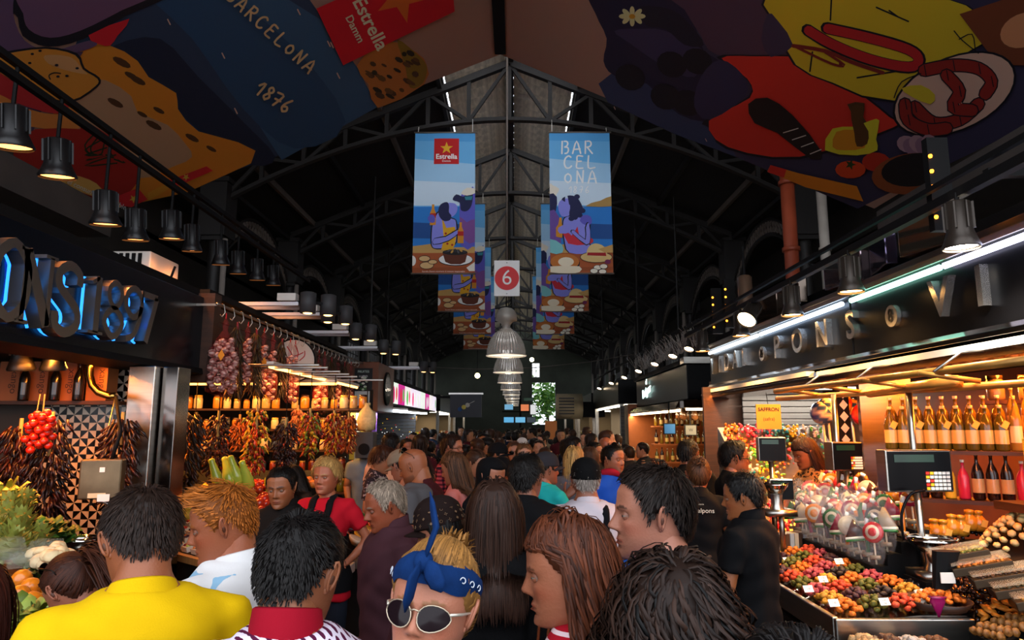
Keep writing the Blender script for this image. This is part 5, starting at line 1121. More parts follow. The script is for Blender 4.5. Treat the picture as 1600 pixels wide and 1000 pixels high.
# giant ball lollipops
for i, (px, py, c1, c2) in enumerate(((1293, 640, '1c3c90', 'e8e0e0'), (1312, 630, 'c82c20', 'e8a020'), (1330, 640, '1c3c90', 'd8a030'), (1285, 645, '284898', 'c8c8d8'), (1349, 648, 'a01820', 'c84040'), (1360, 632, '182c78', 'c83030'), (1377, 647, '203880', 'e0c060'))):
    y = 7.3 + .12 * (i % 3); c = P(px, py, y); t = thing('giant_lollipop', ('big ball lollipop with %s swirl wrapping' % ('blue and white', 'red and orange', 'blue and gold', 'pale blue striped', 'plain crimson', 'navy and red', 'navy and yellow')[i]), 'lollipop', (c.x, c.y, 1.5), group='giant ball lollipops')
    mb = MB(); mb.ell((0, 0, 0), .125, 16, 12, None, c1); v = mb.v[0]; sel = (np.sin(np.arctan2(v[:, 1], v[:, 0]) * 2 + v[:, 2] * 50) > .3); cc_ = np.broadcast_to(np.array(C(c1)), v.shape).copy(); cc_[sel] = C(c2); mb.c[0] = cc_; mb.v[0] = v + np.array(c); part(t, 'ball', mb, SHINY, True)
    mb = MB(); mb.tube([(c.x, c.y, c.z - .1), (c.x + .02, c.y, 1.5)], .012, 8); part(t, 'stick', mb, WHITE, True)
# saffron sign hanging from the pole
c = P(1201, 651, 5.9); t = thing('saffron_sign', 'orange card sign with handwritten SAFFRON hanging from the pole rack', 'sign', (c.x, c.y, c.z - .1))
mb = MB(); mb.box(c, (.21, .008, .21)); part(t, 'card', mb, mat('orange_card', 'd8902c', .7)); M = frame((c.x, c.y - .006, c.z), (1, 0, 0), (0, 0, 1)); mb = text_mb('SAFFRON', .042, 0, '301808', .001, M=M @ Matrix.Translation((0, .06, 0))); text_mb('(safra)', .04, 0, '301808', mb=mb, M=M @ Matrix.Translation((0, -.02, 0))); part(t, 'lettering', mb, m_attr())
mb = MB(); mb.tube([(c.x, c.y, c.z + .1), (c.x - .01, c.y, 2.2)], .003, 5); mb2 = part(t, 'string', mb, BLACKM)
# bottle shelves
def shelf(name, a, b, z, lab, depth=.18, m=None):
    mb = MB(); mb.bar((a[0], a[1], z), (b[0], b[1], z), depth, .025); return solo(name, mb, m or WOODD, lab, 'shelf', ((a[0] + b[0]) / 2, (a[1] + b[1]) / 2, z))
A, B = (2.68, 5.0), (3.55, 4.42)
bm_ = [share('oil_bottle', bottle_mesh(.30, .042, '4a4410', 'c8b890', 'c8a860'), SHINY), share('vinegar_bottle', bottle_mesh(.30, .04, '6a5010', 'd8d0c0', None), SHINY), share('cream_bottle', bottle_mesh(.36, .036, '8a6a28', 'd8a868', 'e0c890'), SHINY), share('liqueur_bottle', bottle_mesh(.33, .04, '1c0c08', '302018', 'b89868'), SHINY), share('pink_bottle', bottle_mesh(.28, .038, 'c02848', 'e8e0d0', None), SHINY), share('yellow_bottle', bottle_mesh(.28, .038, 'd8b838', 'e8e0d0', None), SHINY)]
shelf('bottle_shelf', A, B, 1.74, 'upper shelf of gilt stoppered bottles in the sweet stall', .3); shelf('bottle_shelf', A, B, 1.42, 'lower shelf of dark and pink bottles in the sweet stall', .3)
tagm = MB(); tagm.box((0, 0, 0), (.04, .004, .05)); TG = share('neck_tag', tagm, LABELY, False)
for k in range(14):
    u = k / 13; x, y = A[0] + (B[0] - A[0]) * u, A[1] + (B[1] - A[1]) * u
    for row in (0, 1):
        i = (0, 1)[row] if u < .62 else 2; o = put('bottle', bm_[i], (x + .07 * row, y + .11 * row - .05, 1.755 + .07 * row), (0, 0, k), 1.0, ('gold stoppered oil bottle on the upper bottle shelf', 'amber vinegar bottle behind the oil bottles', 'tall cream necked bottle on the upper bottle shelf')[i], 'bottle', 'bottles on the upper shelf')
        if row == 0 and k % 2 == 0: put('neck_tag', TG, (-.0, -.046, .17), (.1, .5, 0), parent=o); o.rotation_euler = (0, 0, 0)
    i = (3, 3, 4, 3, 5, 4, 3)[k % 7] if u > .3 else 3
    put('bottle', bm_[i], (x, y - .06, 1.435), (0, 0, k), .92, {3: 'dark liqueur bottle on the lower bottle shelf', 4: 'pink liqueur bottle on the lower bottle shelf', 5: 'yellow liqueur bottle on the lower bottle shelf'}[i], 'bottle', 'bottles on the lower shelf')
for k in range(3):
    x = 3.12 + k * .062; y = 4.22 - k * .035; mb = MB(); mb.box((x, y, 1.66), (.058, .05, .36)); o = solo('gift_box', mb, mat('lime_card', 'b8b83c', .5), 'tall lime yellow bottle box, ' + ('left of three', 'middle one of three', 'right of three')[k] if False else 'tall lime yellow bottle box standing by the pink bottles', 'box', (x, y, 1.48), bev=.003, group='lime bottle boxes')
mb = MB(); mb.box((3.2, 4.22, 1.44), (.5, .26, .05)); mb.box((3.2, 4.22, 1.2), (.05, .05, .5)); solo('box_stand', mb, WOODD, 'small dark stand under the lime bottle boxes', 'stand', (3.2, 4.2, 1.0))
for k in range(4):
    x, y = 2.98 + k * .12, 3.98 - k * .05; o = put('bottle', share('red_box_bottle', MB().box((0, 0, .11), (.06, .06, .22), col='a01420'), SHINY, False) if k < 2 else bm_[3], (x, y, 1.22 + .05), (0, 0, 0), .9, 'square crimson bottle box by the scale' if k < 2 else 'dark bottle with yellow neck tag beside crimson boxes', 'box' if k < 2 else 'bottle', 'crimson boxes and tagged bottles')
    if k >= 2: put('neck_tag', TG, (0, -.046, .2), (.1, .4, 0), parent=o)
# jars on high shelf at the back
shelf('jar_shelf', (3.3, 4.9), (4.2, 4.3), 2.08, 'high shelf of storage jars at the back', .2)
jm = MB(); jm.lathe([(.05, 0), (.055, .02), (.055, .13), (.045, .15)], 14, cap=True, col='6a5848'); jm.lathe([(.05, .15), (.05, .175), (.001, .175)], 14, col='20180f'); JM = share('jar', jm, SHINY)
for k in range(6): u = k / 5; put('storage_jar', JM, (3.38 + .75 * u, 4.84 - .5 * u, 2.093), (0, 0, 0), 1., 'brown storage jar on the high back shelf', 'jar', 'jars on the high shelf')
# scales with screens
def scale_screen(c, w, h, yaw, lab, keys=True, base=1.0):
    t = thing('shop_scale', lab, 'scale', (c[0], c[1], base)); M = Matrix.Translation(c) @ Matrix.Rotation(yaw, 4, 'Z') @ Matrix.Rotation(R(90), 4, 'X')
    mb = MB(); mb.box((0, 0, -.05), (w, h, .10), M); part(t, 'case', mb, STEEL, bev=.008)
    mb = MB(); mb.box((0, 0, .002), (w * .94, h * .92, .006), M); part(t, 'face', mb, BLACK)
    mb = MB(); mb.box((-w * .08, h * .30, .006), (w * .6, h * .18, .004), M); part(t, 'display', mb, mat('display_green', '0c2418', .2, emit=.15, ecol='1c5038'))
    if keys:
        for i in range(6):
            for j in range(5):
                mb = MB(); mb.box((w * (.10 + i * .062), h * (-.05 - j * .09), .007), (w * .048, h * .065, .006), M, col=('e8e4dc', 'd02c20', 'e8b020')[0 if i > 1 else (1 if (i + j) % 3 == 0 else 2 if (i + j) % 3 == 1 else 0)]); part(t, 'key', mb, m_attr())
    mb = MB(); mb.tube([(c[0], c[1] + .04, c[2] - h / 2), (c[0], c[1] + .04, base)], .02, 8); part(t, 'stand', mb, STEEL, True); return t
scale_screen(P(1437, 736, 4.05), .40, .24, R(4), 'big shop scale with keypad in front of the bottle shelf', base=1.05)
scale_screen(P(1325, 713, 4.95), .24, .20, R(10), 'smaller shop scale with keypad beside the leopard-print vendor', base=1.05)
scale_screen(P(1207, 702, 5.2), .20, .18, R(-8), 'dark shop scale with blank screen near the vendors', False, base=1.0)
scale_screen(P(1222, 765, 4.9), .16, .14, R(-8), 'small black scale console beside the weighing pan', False, base=1.0)
# weighing pans
def pan(c, r, lab, base):
    t = thing('weighing_pan', lab, 'weighing pan', (c[0], c[1], base)); mb = MB(); mb.lathe([(.001, 0), (r * .55, .005), (r * .9, .05), (r, .075), (r * 1.03, .078), (r * .88, .05), (r * .5, .012), (.001, .01)], 32, c); part(t, 'bowl', mb, CHROME, True)
    mb = MB(); mb.lathe([(.05, -.10), (.035, -.06), (.04, 0)], 16, c); mb.box((c[0], c[1], c[2] - .12), (.2, .2, .04)); part(t, 'foot', mb, STEEL, True); return t
c = P(1456, 862, 3.95); t = pan(c, .135, 'polished steel weighing pan with a curved black arm', c.z - .14); mb = MB(); mb.tube(cr([(c.x - .15, c.y, c.z + .06), (c.x - .15, c.y, c.z + .2), (c.x - .09, c.y, c.z + .31), (c.x - .01, c.y, c.z + .33)], 4, False), .008, 8); part(t, 'arm', mb, BLACK, True)
mb = MB(); mb.box((c.x, c.y, c.z - .28), (.22, .22, .28)); solo('pan_block', mb, BLACKM, 'black block under the polished weighing pan', 'block', (c.x, c.y, c.z - .42))
c = P(1213, 772, 4.85); pan(c, .085, 'small copper toned weighing pan by the black console', c.z - .14)
# right side trays: figs, almonds, apricots, cashew, nougat
NUT = [('pile_of_almonds', 'heap of roasted brown almonds beside the lollipop riser', (2.42, 3.86), ['6a3014', '84421c', '502410'], (.018, .011, .008)),
       ('pile_of_prunes', 'heap of black prunes below the lollipops', (2.24, 3.97), ['140e10', '1e1618', '2a1c1c'], (.022, .018, .014)),
       ('pile_of_raisins', 'heap of dark raisins in front of the weighing pan', (2.62, 4.1), ['180e0c', '241410'], (.016, .011, .010)),
       ('pile_of_dates', 'heap of glossy dates beside the almonds', (2.32, 3.64), ['2a140c', '3c1c10'], (.022, .012, .011))]
def slz(x): return .985 + (x - 2.2) * .289
for i, (n_, lab, (x, y), cols, r) in enumerate(NUT): heap(n_, lab, 'nuts', (x, y, slz(x)), .14, .16, .08, 210, r, cols, SHINY, True, (.289, 0), 10 + i)
figm = [share('dried_fig', lump('8a5a24', (.026, .026, .016), 60 + j, 8, 6, .1, '6a4018'), GOODS) for j in range(3)]
for row in range(5):
    for k in range(11):
        x = 2.12 + k * .034; y = 3.17 + row * .045; put('dried_fig', figm[(row + k) % 3], (x, y, slz(x) + .045 - .006 * row + .01 * (k % 2)), (R(80), 0, random.uniform(-.3, .3)), .8, 'dried fig lined up in rows below the spice boxes', 'dried fig', 'rows of dried figs')
apm = [share('dried_apricot', lump('c87820', (.03, .024, .010), 70 + j, 8, 5, .12), GOODS) for j in range(2)]
mound('dried_apricot', apm, 30, (2.34, 3.46, slz(2.34)), .12, .07, .05, .02, 'flat dried orange slice heaped above the figs', 'dried fruit', 'dried orange slices', (.289, 0))
heap('nut_mix', 'tray of mixed nuts, seeds and green raisins at the counter front', 'nuts', (2.14, 3.0, slz(2.14) + .01), .2, .13, .05, 420, (.014, .009, .008), ['b88030', '8a5420', 'd8b870', '6a7a28', '5a3010'], SHINY, True, (.289, 0), 21)
noum = share('nougat_cube', MB().box((0, 0, 0), (.034, .034, .026), col='e4d8c0'), GOODS, False)
mound('nougat_cube', [noum], 34, (2.08, 2.8, slz(2.08)), .09, .06, .05, .02, 'white nougat cube heaped in the front tray', 'nougat', 'white nougat cubes', (.289, 0))
chm = share('chocolate_chunk', MB().box((0, 0, 0), (.05, .03, .016), col='2a1810'), GOODS, False)
mound('chocolate_chunk', [chm], 30, (1.99, 2.98, slz(2.02)), .05, .09, .04, .014, 'dark chocolate chunk heaped beside the nougat', 'chocolate', 'dark chocolate chunks', (.289, 0))
for i, (col, nm, x) in enumerate((('b89468', 'crumbly beige praline', 1.59), ('4a2a18', 'brown nut cluster', 1.69), ('a89c94', 'sugar dusted grey truffle', 1.80), ('5a3418', 'brown cocoa truffle', 1.91))):
    ms = [share('praline', lump(col, .03 if i < 2 else .025, 90 + i * 3 + j, 8, 6, .14 if i < 2 else .03), SUGAR) for j in range(2)]
    mound('praline', ms, 16, (x, 3.24, .915), .045, .14, .03, .03, nm + ' on the low shelf below the counter end', 'praline', nm + 's')
# spice boxes with clear lids
for k in range(5):
    u = k; c = P(1497 + u * 34, 868 + u * 17, 3.62 - u * .10); lab = ('dried herbs', 'saffron coloured spice', 'brown peppercorns', 'tea leaves', 'golden spice')[k]
    t = thing('spice_box', 'shallow clear lidded steel box of ' + lab, 'spice box', tuple(c), R(-22), group='spice boxes in a row'); M = Matrix.Rotation(R(-14), 4, 'Y')
    mb = MB(); mb.box((0, 0, .0), (.26, .15, .04), M); part(t, 'box', mb, mat('dark_bronze', '3a2c1c', .4, .6), bev=.004, local=True)
    mb = MB(); g = np.random.default_rng(k)
    for i in range(90):
        Mi = M @ Matrix.Translation((g.uniform(-.11, .11), g.uniform(-.06, .06), .022)) @ Euler(g.uniform(0, 6, 3)).to_matrix().to_4x4(); mb.ell((0, 0, 0), .008, 5, 3, Mi, (('6a7028', '8a8a40'), ('a85a14', 'c87820'), ('38200f', '503018'), ('40381c', '2a2410'), ('b07820', '8a5a1c'))[k][i % 2])
    part(t, 'spice', mb, GOODS, True, local=True, kind='stuff')
    mb = MB(); mb.box((0, 0, .04), (.255, .145, .012), M); part(t, 'lid', mb, mat('lid_acrylic', 'fff0d0', .12, alpha=.14, spec=.6), local=True)
# cashews, raisins upper right
cas = [share('macadamia', lump('d8b878', (.024, .02, .018), 120 + j, 8, 6, .08), GOODS) for j in range(2)]
mound('blanched_nut', cas, 70, (3.02, 4.25, slz(3.02) + .02), .2, .2, .14, .02, 'pale yellow blanched nut in the heap by the spice boxes', 'nut', 'pale blanched nuts', (.289, 0))
heap('pile_of_currants', 'heap of dark currants behind the blanched nuts', 'dried fruit', (2.84, 4.62, slz(2.84) + .02), .14, .14, .10, 320, (.014, .012, .011), ['180c0c', '2a1410'], SHINY, True, (.289, 0), 33)
# amber stoppered jars row with yellow tags by the pan
jb = MB(); jb.lathe([(.035, 0), (.05, .02), (.055, .07), (.03, .10), (.022, .115), (.03, .12), (.03, .14), (.001, .145)], 14, cap=True, col='a87820'); JB = share('honey_jar', jb, SHINY)
for k in range(9):
    u = k / 8; o = put('honey_jar', JB, (2.52 + .42 * u, 4.55 - .06 * u, slz(2.52 + .42 * u) + .06 + .02 * (k % 2)), (0, 0, 0), .9, 'round amber honey jar in the row behind the weighing pan', 'jar', 'amber honey jars')
    if k % 2 == 0: put('neck_tag', TG, (0, -.06, .06), (.1, .3, 0), parent=o)
mb = MB(); mb.box((2.75, 4.6, 1.08), (.62, .2, .2)); solo('jar_step', mb, BLACKM, 'black step under the amber honey jars', 'step', (2.75, 4.6, .98))
# black paper cone bag and pink bag
c = P(1468, 890, 3.55); t = thing('paper_bag', 'black printed paper bag leaning in the dried fruit', 'bag', (c.x, c.y, c.z - .08)); mb = MB(); mb.loft([ov((c.x + .01 * k, c.y, c.z - .09 + k * .045), .04 + .006 * k, .022 + .003 * k, 12, .7) for k in range(5)], True); part(t, 'bag', mb, BLACKM)
mb = MB(); mb.box((c.x + .01, c.y - .045, c.z - .03), (.07, .004, .05), col='e8e0d4'); part(t, 'sticker', mb, m_attr())
c = P(1465, 940, 3.4); t = thing('pink_pouch', 'magenta cellophane pouch at the corner of the steel counter end', 'pouch', (c.x, c.y, c.z - .08)); mb = MB(); mb.loft([ov((c.x, c.y, c.z + z), w, w * .5, 10, 1) for z, w in ((-.07, .005), (-.03, .022), (0, .038), (.015, .033), (.022, .046))], True, col='8c1450'); part(t, 'pouch', mb, SHINY, True)
# candy boxes, mixed nut tray beyond the vendor, sweets stacks along the counter
heap('pile_of_nuts', 'heap of golden nuts in a wooden tray behind the polo-shirted vendor', 'nuts', (2.03, 5.35, .98), .14, .26, .1, 320, (.016, .011, .010), ['c87c24', 'a85c18', 'd89838'], GOODS, True, (0, 0), 41)
heap('pile_of_chews', 'heap of wrapped red and white chews beyond the golden nuts', 'sweets', (2.03, 6.0, .98), .14, .26, .12, 260, (.022, .014, .011), ['c02838', 'e8e0d8', '3a2014', 'd8a040'], SHINY, True, (0, 0), 42)
heap('pile_of_gumdrops', 'heap of multicoloured gumdrops farther along the counter', 'sweets', (2.03, 6.65, .98), .14, .26, .12, 260, (.018, .018, .014), ['d03040', '48a040', 'e8c030', '3060b0', 'e08030'], SHINY, True, (0, 0), 43)
heap('pile_of_bars', 'heap of foil wrapped bars at the far end of the sweet counter', 'sweets', (2.03, 7.5, .98), .14, .4, .14, 220, (.03, .014, .01), ['c89848', 'e0d8c8', 'a03028'], SHINY, True, (0, 0), 44)
for k in range(7):
    x = 1.87 + .04 * k; mb = MB(); mb.box((x, 5.05 + .02 * k, 1.075), (.035, .10, .17), None, .4); solo('candy_packet', mb, mat('packet_%d' % (k % 3), ('c8b8a0', '5a4030', 'a8b0b8')[k % 3], .3), 'upright %s candy packet on the counter beside the vendor' % ('beige', 'brown', 'silvery')[k % 3], 'packet', (x, 5.05, .97), group='upright candy packets')
# ------------------------------------------------------------------ left greengrocer stall with the illuminated letters
XL = -2.8
t = thing('stall_fascia', 'dark blue-black stall fascia with backlit steel serif letters and figures', 'stall fascia', (XL, 4.6, 2.4))
mb = MB(); mb.box((XL - .12, 4.5, 2.73), (.24, 3.1, .66)); part(t, 'panel', mb, mat('navy_gloss', '0b0e13', .25, spec=.3), bev=.006)
part(t, 'lower_rail', extr([(XL - .2, 2.42), (XL + .03, 2.42), (XL + .04, 2.37), (XL - .2, 2.34)], 2.95, 6.05), BLACKM)
mb = MB(); mb.box((XL - .05, 6.1, 2.7), (.3, .14, .8)); part(t, 'end_post', mb, WOODD)
FL = lambda y, z, x=XL + .002: frame((x, y, z), (0, 1, 0), (0, 0, 1))
LET = mat('brushed_letter', '8a8078', .3, .85); BLED = mat('blue_led', '2c90ff', emit=2.2)
SERIF = {  # upright serif letters as filled strokes on a 1 x 1.4 cell: (points, width)
 'O': [(cr([(.5, 1.38), (.16, 1.1), (.1, .7), (.16, .3), (.5, .02), (.84, .3), (.9, .7), (.84, 1.1)], 3) , .19, True)],
 'N': [([(.16, .03), (.16, 1.37)], .12, 0), ([(.16, 1.37), (.84, .03)], .24, 0), ([(.84, .03), (.84, 1.37)], .12, 0), ([(.0, .03), (.34, .03)], .07, 0), ([(.0, 1.37), (.28, 1.37)], .07, 0), ([(.66, 1.37), (1.0, 1.37)], .07, 0)],
 'S': [(cr([(.82, 1.02), (.8, 1.25), (.5, 1.38), (.2, 1.2), (.22, .92), (.5, .72), (.8, .5), (.82, .2), (.5, .02), (.2, .12), (.14, .4)], 3, False), .2, 0)],
 '1': [([(.5, .03), (.5, 1.37)], .22, 0), ([(.22, .03), (.78, .03)], .07, 0), ([(.25, 1.2), (.5, 1.35)], .09, 0)],
 '8': [(cr([(.5, 1.38), (.24, 1.2), (.28, .92), (.5, .76), (.72, .92), (.76, 1.2)], 3), .15, True), (cr([(.5, .72), (.2, .55), (.14, .3), (.5, .02), (.86, .3), (.8, .55)], 3), .17, True)],
 '9': [(cr([(.5, 1.38), (.18, 1.2), (.16, .85), (.5, .62), (.84, .85), (.82, 1.2)], 3), .17, True), (cr([(.84, .95), (.78, .5), (.55, .15), (.25, .03)], 3, False), .17, 0)],
 '7': [([(.12, 1.3), (.88, 1.3)], .17, 0), ([(.84, 1.3), (.42, .02)], .2, 0), ([(.12, 1.38), (.12, 1.05)], .07, 0)],
}
def serif_mb(ch, size, d, M, grow=0.0):
    mb = MB()
    for pts, w, closed in SERIF[ch]:
        p = np.array(pts, float) - (.5, .7); n = len(p)
        if closed:
            tn = np.roll(p, -1, 0) - np.roll(p, 1, 0)
        else: tn = np.gradient(p, axis=0)
        tn /= np.linalg.norm(tn, axis=1, keepdims=True) + 1e-9; nn = np.stack([-tn[:, 1], tn[:, 0]], 1); h = (w / 2 + grow)
        a, b = (p + nn * h) * size, (p - nn * h) * size
        rings = [np.array([(a[i][0], a[i][1], 0), (b[i][0], b[i][1], 0), (b[i][0], b[i][1], d), (a[i][0], a[i][1], d)]) for i in range(n)]
        if closed: rings.append(rings[0])
        mb.loft(rings, not closed, M)
    return mb
for ch, px, py, sz in (('O', 2, 437, .30), ('N', 43, 451, .30), ('S', 92, 467, .30), ('1', 139, 476, .27), ('8', 166, 484, .27), ('9', 196, 491, .27), ('7', 221, 497, .27)):
    q = PX(px, py, XL + .05); M = FL(q.y, q.z) @ Matrix.Translation((0, 0, .03))
    part(t, 'letter', serif_mb(ch, sz, .075, M), LET); part(t, 'letter_glow', serif_mb(ch, sz, .012, FL(q.y, q.z) @ Matrix.Translation((0, 0, .006)), -.02), BLED)
mb = MB(); mb.box((XL - .9, 4.5, 3.1), (1.7, 3.1, .08)); mb.box((XL - .75, 4.5, 2.44), (1.3, 3.1, .05)); solo('stall_roof', mb, BLACKM, 'dark roof of the greengrocer stall behind the steel letters', 'stall roof', (XL - .9, 4.5, 2.4), kind='structure')
# tiled partition
tw = thing('tiled_wall', 'partition of black and white triangle tiles behind the hanging chillies', 'tiled wall', (-3.6, 5.25, 0), kind='structure')
mb = MB(); mb.box((-3.75, 5.29, 1.2), (1.8, .06, 2.4)); part(tw, 'backing', mb, mat('grout', '3a322c', .8))
TS = .0595
def tile(flip):
    h = TS / 2 - .001; mb = MB(); z = .006
    q = [(-h, 0, -h), (h, 0, -h), (h, 0, h), (-h, 0, h)]; f = [(x, -z, zz) for x, _, zz in q]
    a, b = ((0, 1, 2), (0, 2, 3)) if not flip else ((0, 1, 3), (1, 2, 3))
    mb.add([f[i] for i in a], [(0, 1, 2)], None, 'c8b8a4'); mb.add([f[i] for i in b], [(0, 1, 2)], None, '0e0d0e')
    mb.add(q + f, [(0, 1, 5, 4), (1, 2, 6, 5), (2, 3, 7, 6), (3, 0, 4, 7)], None, 'a89888'); return share('tile', mb, m_attr('glazed_tile', .2), False)
TA, TB = tile(False), tile(True)
cnt = 0; rest = MB()
for i in range(22):
    for j in range(26):
        x = -2.92 - i * TS; z = 1.02 + j * TS; pp = (805 + x * 1067 / 5.25, 665 - (z - 1.92) * 1067 / 5.25)
        if pp[0] < -15 or z > 2.42: continue
        me = (TA, TB)[(i + j) % 2]
        if cnt < 300 and pp[1] < 850: put('tile', TA, (x + 3.6, 5.255 - 5.25, z), (0, ((0, 3), (1, 2))[j % 2][i % 2] * PI / 2, 0), parent=tw); cnt += 1
# steel pillar
t = thing('steel_pillar', 'brushed steel pillar at the end of the tiled partition', 'pillar', (-2.72, 5.2, 0)); mb = MB(); mb.box((-2.77, 5.18, 1.18), (.2, .25, 2.36)); part(t, 'front_sheet', mb, STEEL, bev=.008); mb = MB(); mb.box((-2.6, 5.24, 1.18), (.12, .2, 2.36)); part(t, 'side_sheet', mb, DSTEEL, bev=.006)
# shelf with wine boxes and bottles
shelf('wine_shelf', (-4.5, 5.08), (-2.9, 5.08), 2.085, 'dark shelf of wine boxes on the tiled partition', .22)
BX = mat('wine_carton', '8a5028', .6, noise=(4, .2)); cb = share('wine_bottle', bottle_mesh(.29, .036, '0c0a0a', '140c0a', '141010'), SHINY)
for k, px in enumerate((24, 68, 112, 160)):
    c = P(px, 600, 5.08); t = thing('wine_box', 'brown carton wine box with vertical lettering on the tiled wall shelf', 'box', (c.x, c.y, 2.098), group='brown wine boxes'); mb = MB(); mb.box((c.x, c.y, 2.098 + .145), (.15, .14, .29)); part(t, 'carton', mb, BX, bev=.003)
    M = frame((c.x + .04, c.y - .072, 2.24), (0, 0, -1), (1, 0, 0)); mb = text_mb('xango', .075, 0, '3a1c0c', M=M); part(t, 'lettering', mb, m_attr())
for k, px in enumerate((46, 94, 130)):
    c = P(px, 600, 5.02); put('wine_bottle', cb, (c.x, 4.97, 2.098), (0, 0, k), 1., 'black wine bottle standing between the brown wine boxes', 'bottle', 'wine bottles on the tiled wall shelf')
# brass pipe bend
t = thing('brass_pipe', 'polished brass pipe bend hanging from the fascia beside the wine boxes', 'pipe', (-2.95, 4.95, 2.1)); c0 = P(141, 572, 4.9); c1 = P(181, 619, 4.9)
mb = MB(); mb.tube(cr([c0 + Vector((0, 0, .12)), c0, c0 + Vector((.01, 0, -.10)), c0.lerp(c1, .45) + Vector((-.03, 0, -.05)), c1 + Vector((-.04, 0, .0)), c1] , 4, False) if False else [tuple(x) for x in (c0 + Vector((0, 0, .2)), c0, c0 + Vector((.005, 0, -.07)), c0 + Vector((.03, 0, -.14)), c0 + Vector((.08, 0, -.19)), c1 + Vector((-.05, 0, .0)), c1)], .026, 12); part(t, 'bend', mb, mat('brass', 'b08440', .15, 1.0), True)
mb = MB(); mb.tube([c1, c1 + Vector((-.05, -.1, -.75))], .007, 6); part(t, 'rod', mb, STEEL, True)
# hanging steel scale
c = P(160, 748, 4.5); t = thing('hanging_scale', 'worn steel hanging scale box with paper labels in front of the tiles', 'scale', tuple(c)); mb = MB(); mb.box(c, (.24, .12, .25), None, .3); part(t, 'case', mb, mat('worn_steel', '6a5a44', .35, .8, noise=(6, .4)), bev=.01)
M = Matrix.Translation(c) @ Matrix.Rotation(.3, 4, 'Z') @ Matrix.Rotation(R(90), 4, 'X'); mb = MB(); mb.box((.01, .06, .062), (.03, .03, .004), M, col='f0ece4'); mb.box((-.01, -.10, .062), (.10, .03, .004), M, col='d8c8a0'); mb.box((.03, -.115, .064), (.07, .045, .004), M, col='f0ece4'); part(t, 'sticker', mb, m_attr())
mb = MB(); mb.tube([c + Vector((.05, 0, .12)), c + Vector((.08, .02, .3)), c1], .012, 8); part(t, 'flex', mb, BLACKM, True)
mb = MB(); mb.tube(cr([c + Vector((-.02, 0, -.13)), c + Vector((.06, 0, -.16)), c + Vector((.12, 0, -.22)), c + Vector((.12, 0, -.3))], 3, False), .014, 8); part(t, 'hook', mb, STEEL, True)
# chilli bunches, tomato string
CHM = m_attr('dried_chilli', .4, coat=.1)
def chilli_bunch(px, ytop, ybot, Y, w, cols, lab, n=230, L=.085, seed=1, group='dried chilli bunches', stems=True, fruit=None, depth=.6):
    a, b = P(px, ytop, Y), P(px, ybot, Y); g = np.random.default_rng(seed); h = a.z - b.z; t = thing('chilli_bunch', lab, 'chilli bunch', (a.x, a.y, b.z), group=group); mb = MB()
    for i in range(n):
        u = g.random(); an = g.uniform(0, 2 * PI); r = w * (.25 + .75 * math.sin(PI * min(1, .15 + u * .85)) ** .6) * g.uniform(.35, 1)
        p = Vector((a.x + r * math.cos(an), a.y + r * math.sin(an) * depth, a.z - u * h * .93)); d = Vector((math.cos(an) * .5, math.sin(an) * .4, -1 + g.uniform(-.2, .5))).normalized(); l = L * g.uniform(.7, 1.2); k = p + d * l * .5 + Vector((g.normal() * .012, 0, 0))
        col = tuple(np.array(C(cols[int(g.random() * len(cols))])) * g.uniform(.6, 1.4))
        if fruit and g.random() < fruit: mb.ell(p, (.016, .016, .02), 7, 5, None, col)
        else: mb.tube([p, k, p + d * l + Vector((g.normal() * .01, 0, .006))], [.007, .010, .002], 5, True, None, col)
    part(t, 'chillies', mb, CHM, True, kind='stuff')
    if stems:
        mb = MB(); mb.tube([(a.x, a.y, a.z - h * .3), (a.x, a.y, a.z + .05)], .012, 6); part(t, 'string', mb, mat('straw', 'b89858', .8)); 
    return t
RED = ['1e0907', '2c0e0a', '3c140c', '160605']
chilli_bunch(33, 665, 815, 4.7, .17, RED, 'dark red dried chilli bunch at the edge of the greengrocer stall', 320, .10, 1)
chilli_bunch(82, 655, 850, 4.6, .14, RED, 'long dark dried chilli bunch behind the tomato string', 320, .10, 2)
chilli_bunch(192, 655, 790, 4.85, .12, ['1c0a06', '2a100a', '38160e'], 'brown dried chilli bunch beside the steel pillar', 280, .10, 3)
chilli_bunch(290, 640, 770, 6.3, .16, ['1c1410', '2c1c14', '381810'], 'nearly black chilli and twig bunch behind the steel pillar', 320, .13, 4)
t = thing('tomato_string', 'hanging string of small bright red tomatoes on the tiled wall', 'tomato string', tuple(P(67, 705, 4.45))); a = P(67, 645, 4.45); TMM = lump('c82410', (.027, .027, .025), 5, 10, 7, .02)
tmesh = share('tomato', TMM, SHINY)
for i in range(34):
    r = i // 4; k = i % 4; x = a.x + (k - 1.5) * .040 + .012 * (r % 2); z = a.z - .028 * r - .012 * (k % 2)
    if r in (0, 8) and k in (0, 3): continue
    put('tomato', tmesh, Vector((x, a.y - .02 + .03 * ((i * 7) % 3 - 1), z)) - t.location, (random.uniform(-.5, .5), random.uniform(-.5, .5), 0), 1.0, parent=t)
mb = MB(); mb.tube([a, a + Vector((0, 0, .12))], .004, 5); mb.tube([a + Vector((-.04, 0, 0)), a + Vector((-.03, 0, .12))], .003, 5); part(t, 'twine', mb, mat('straw', ''))
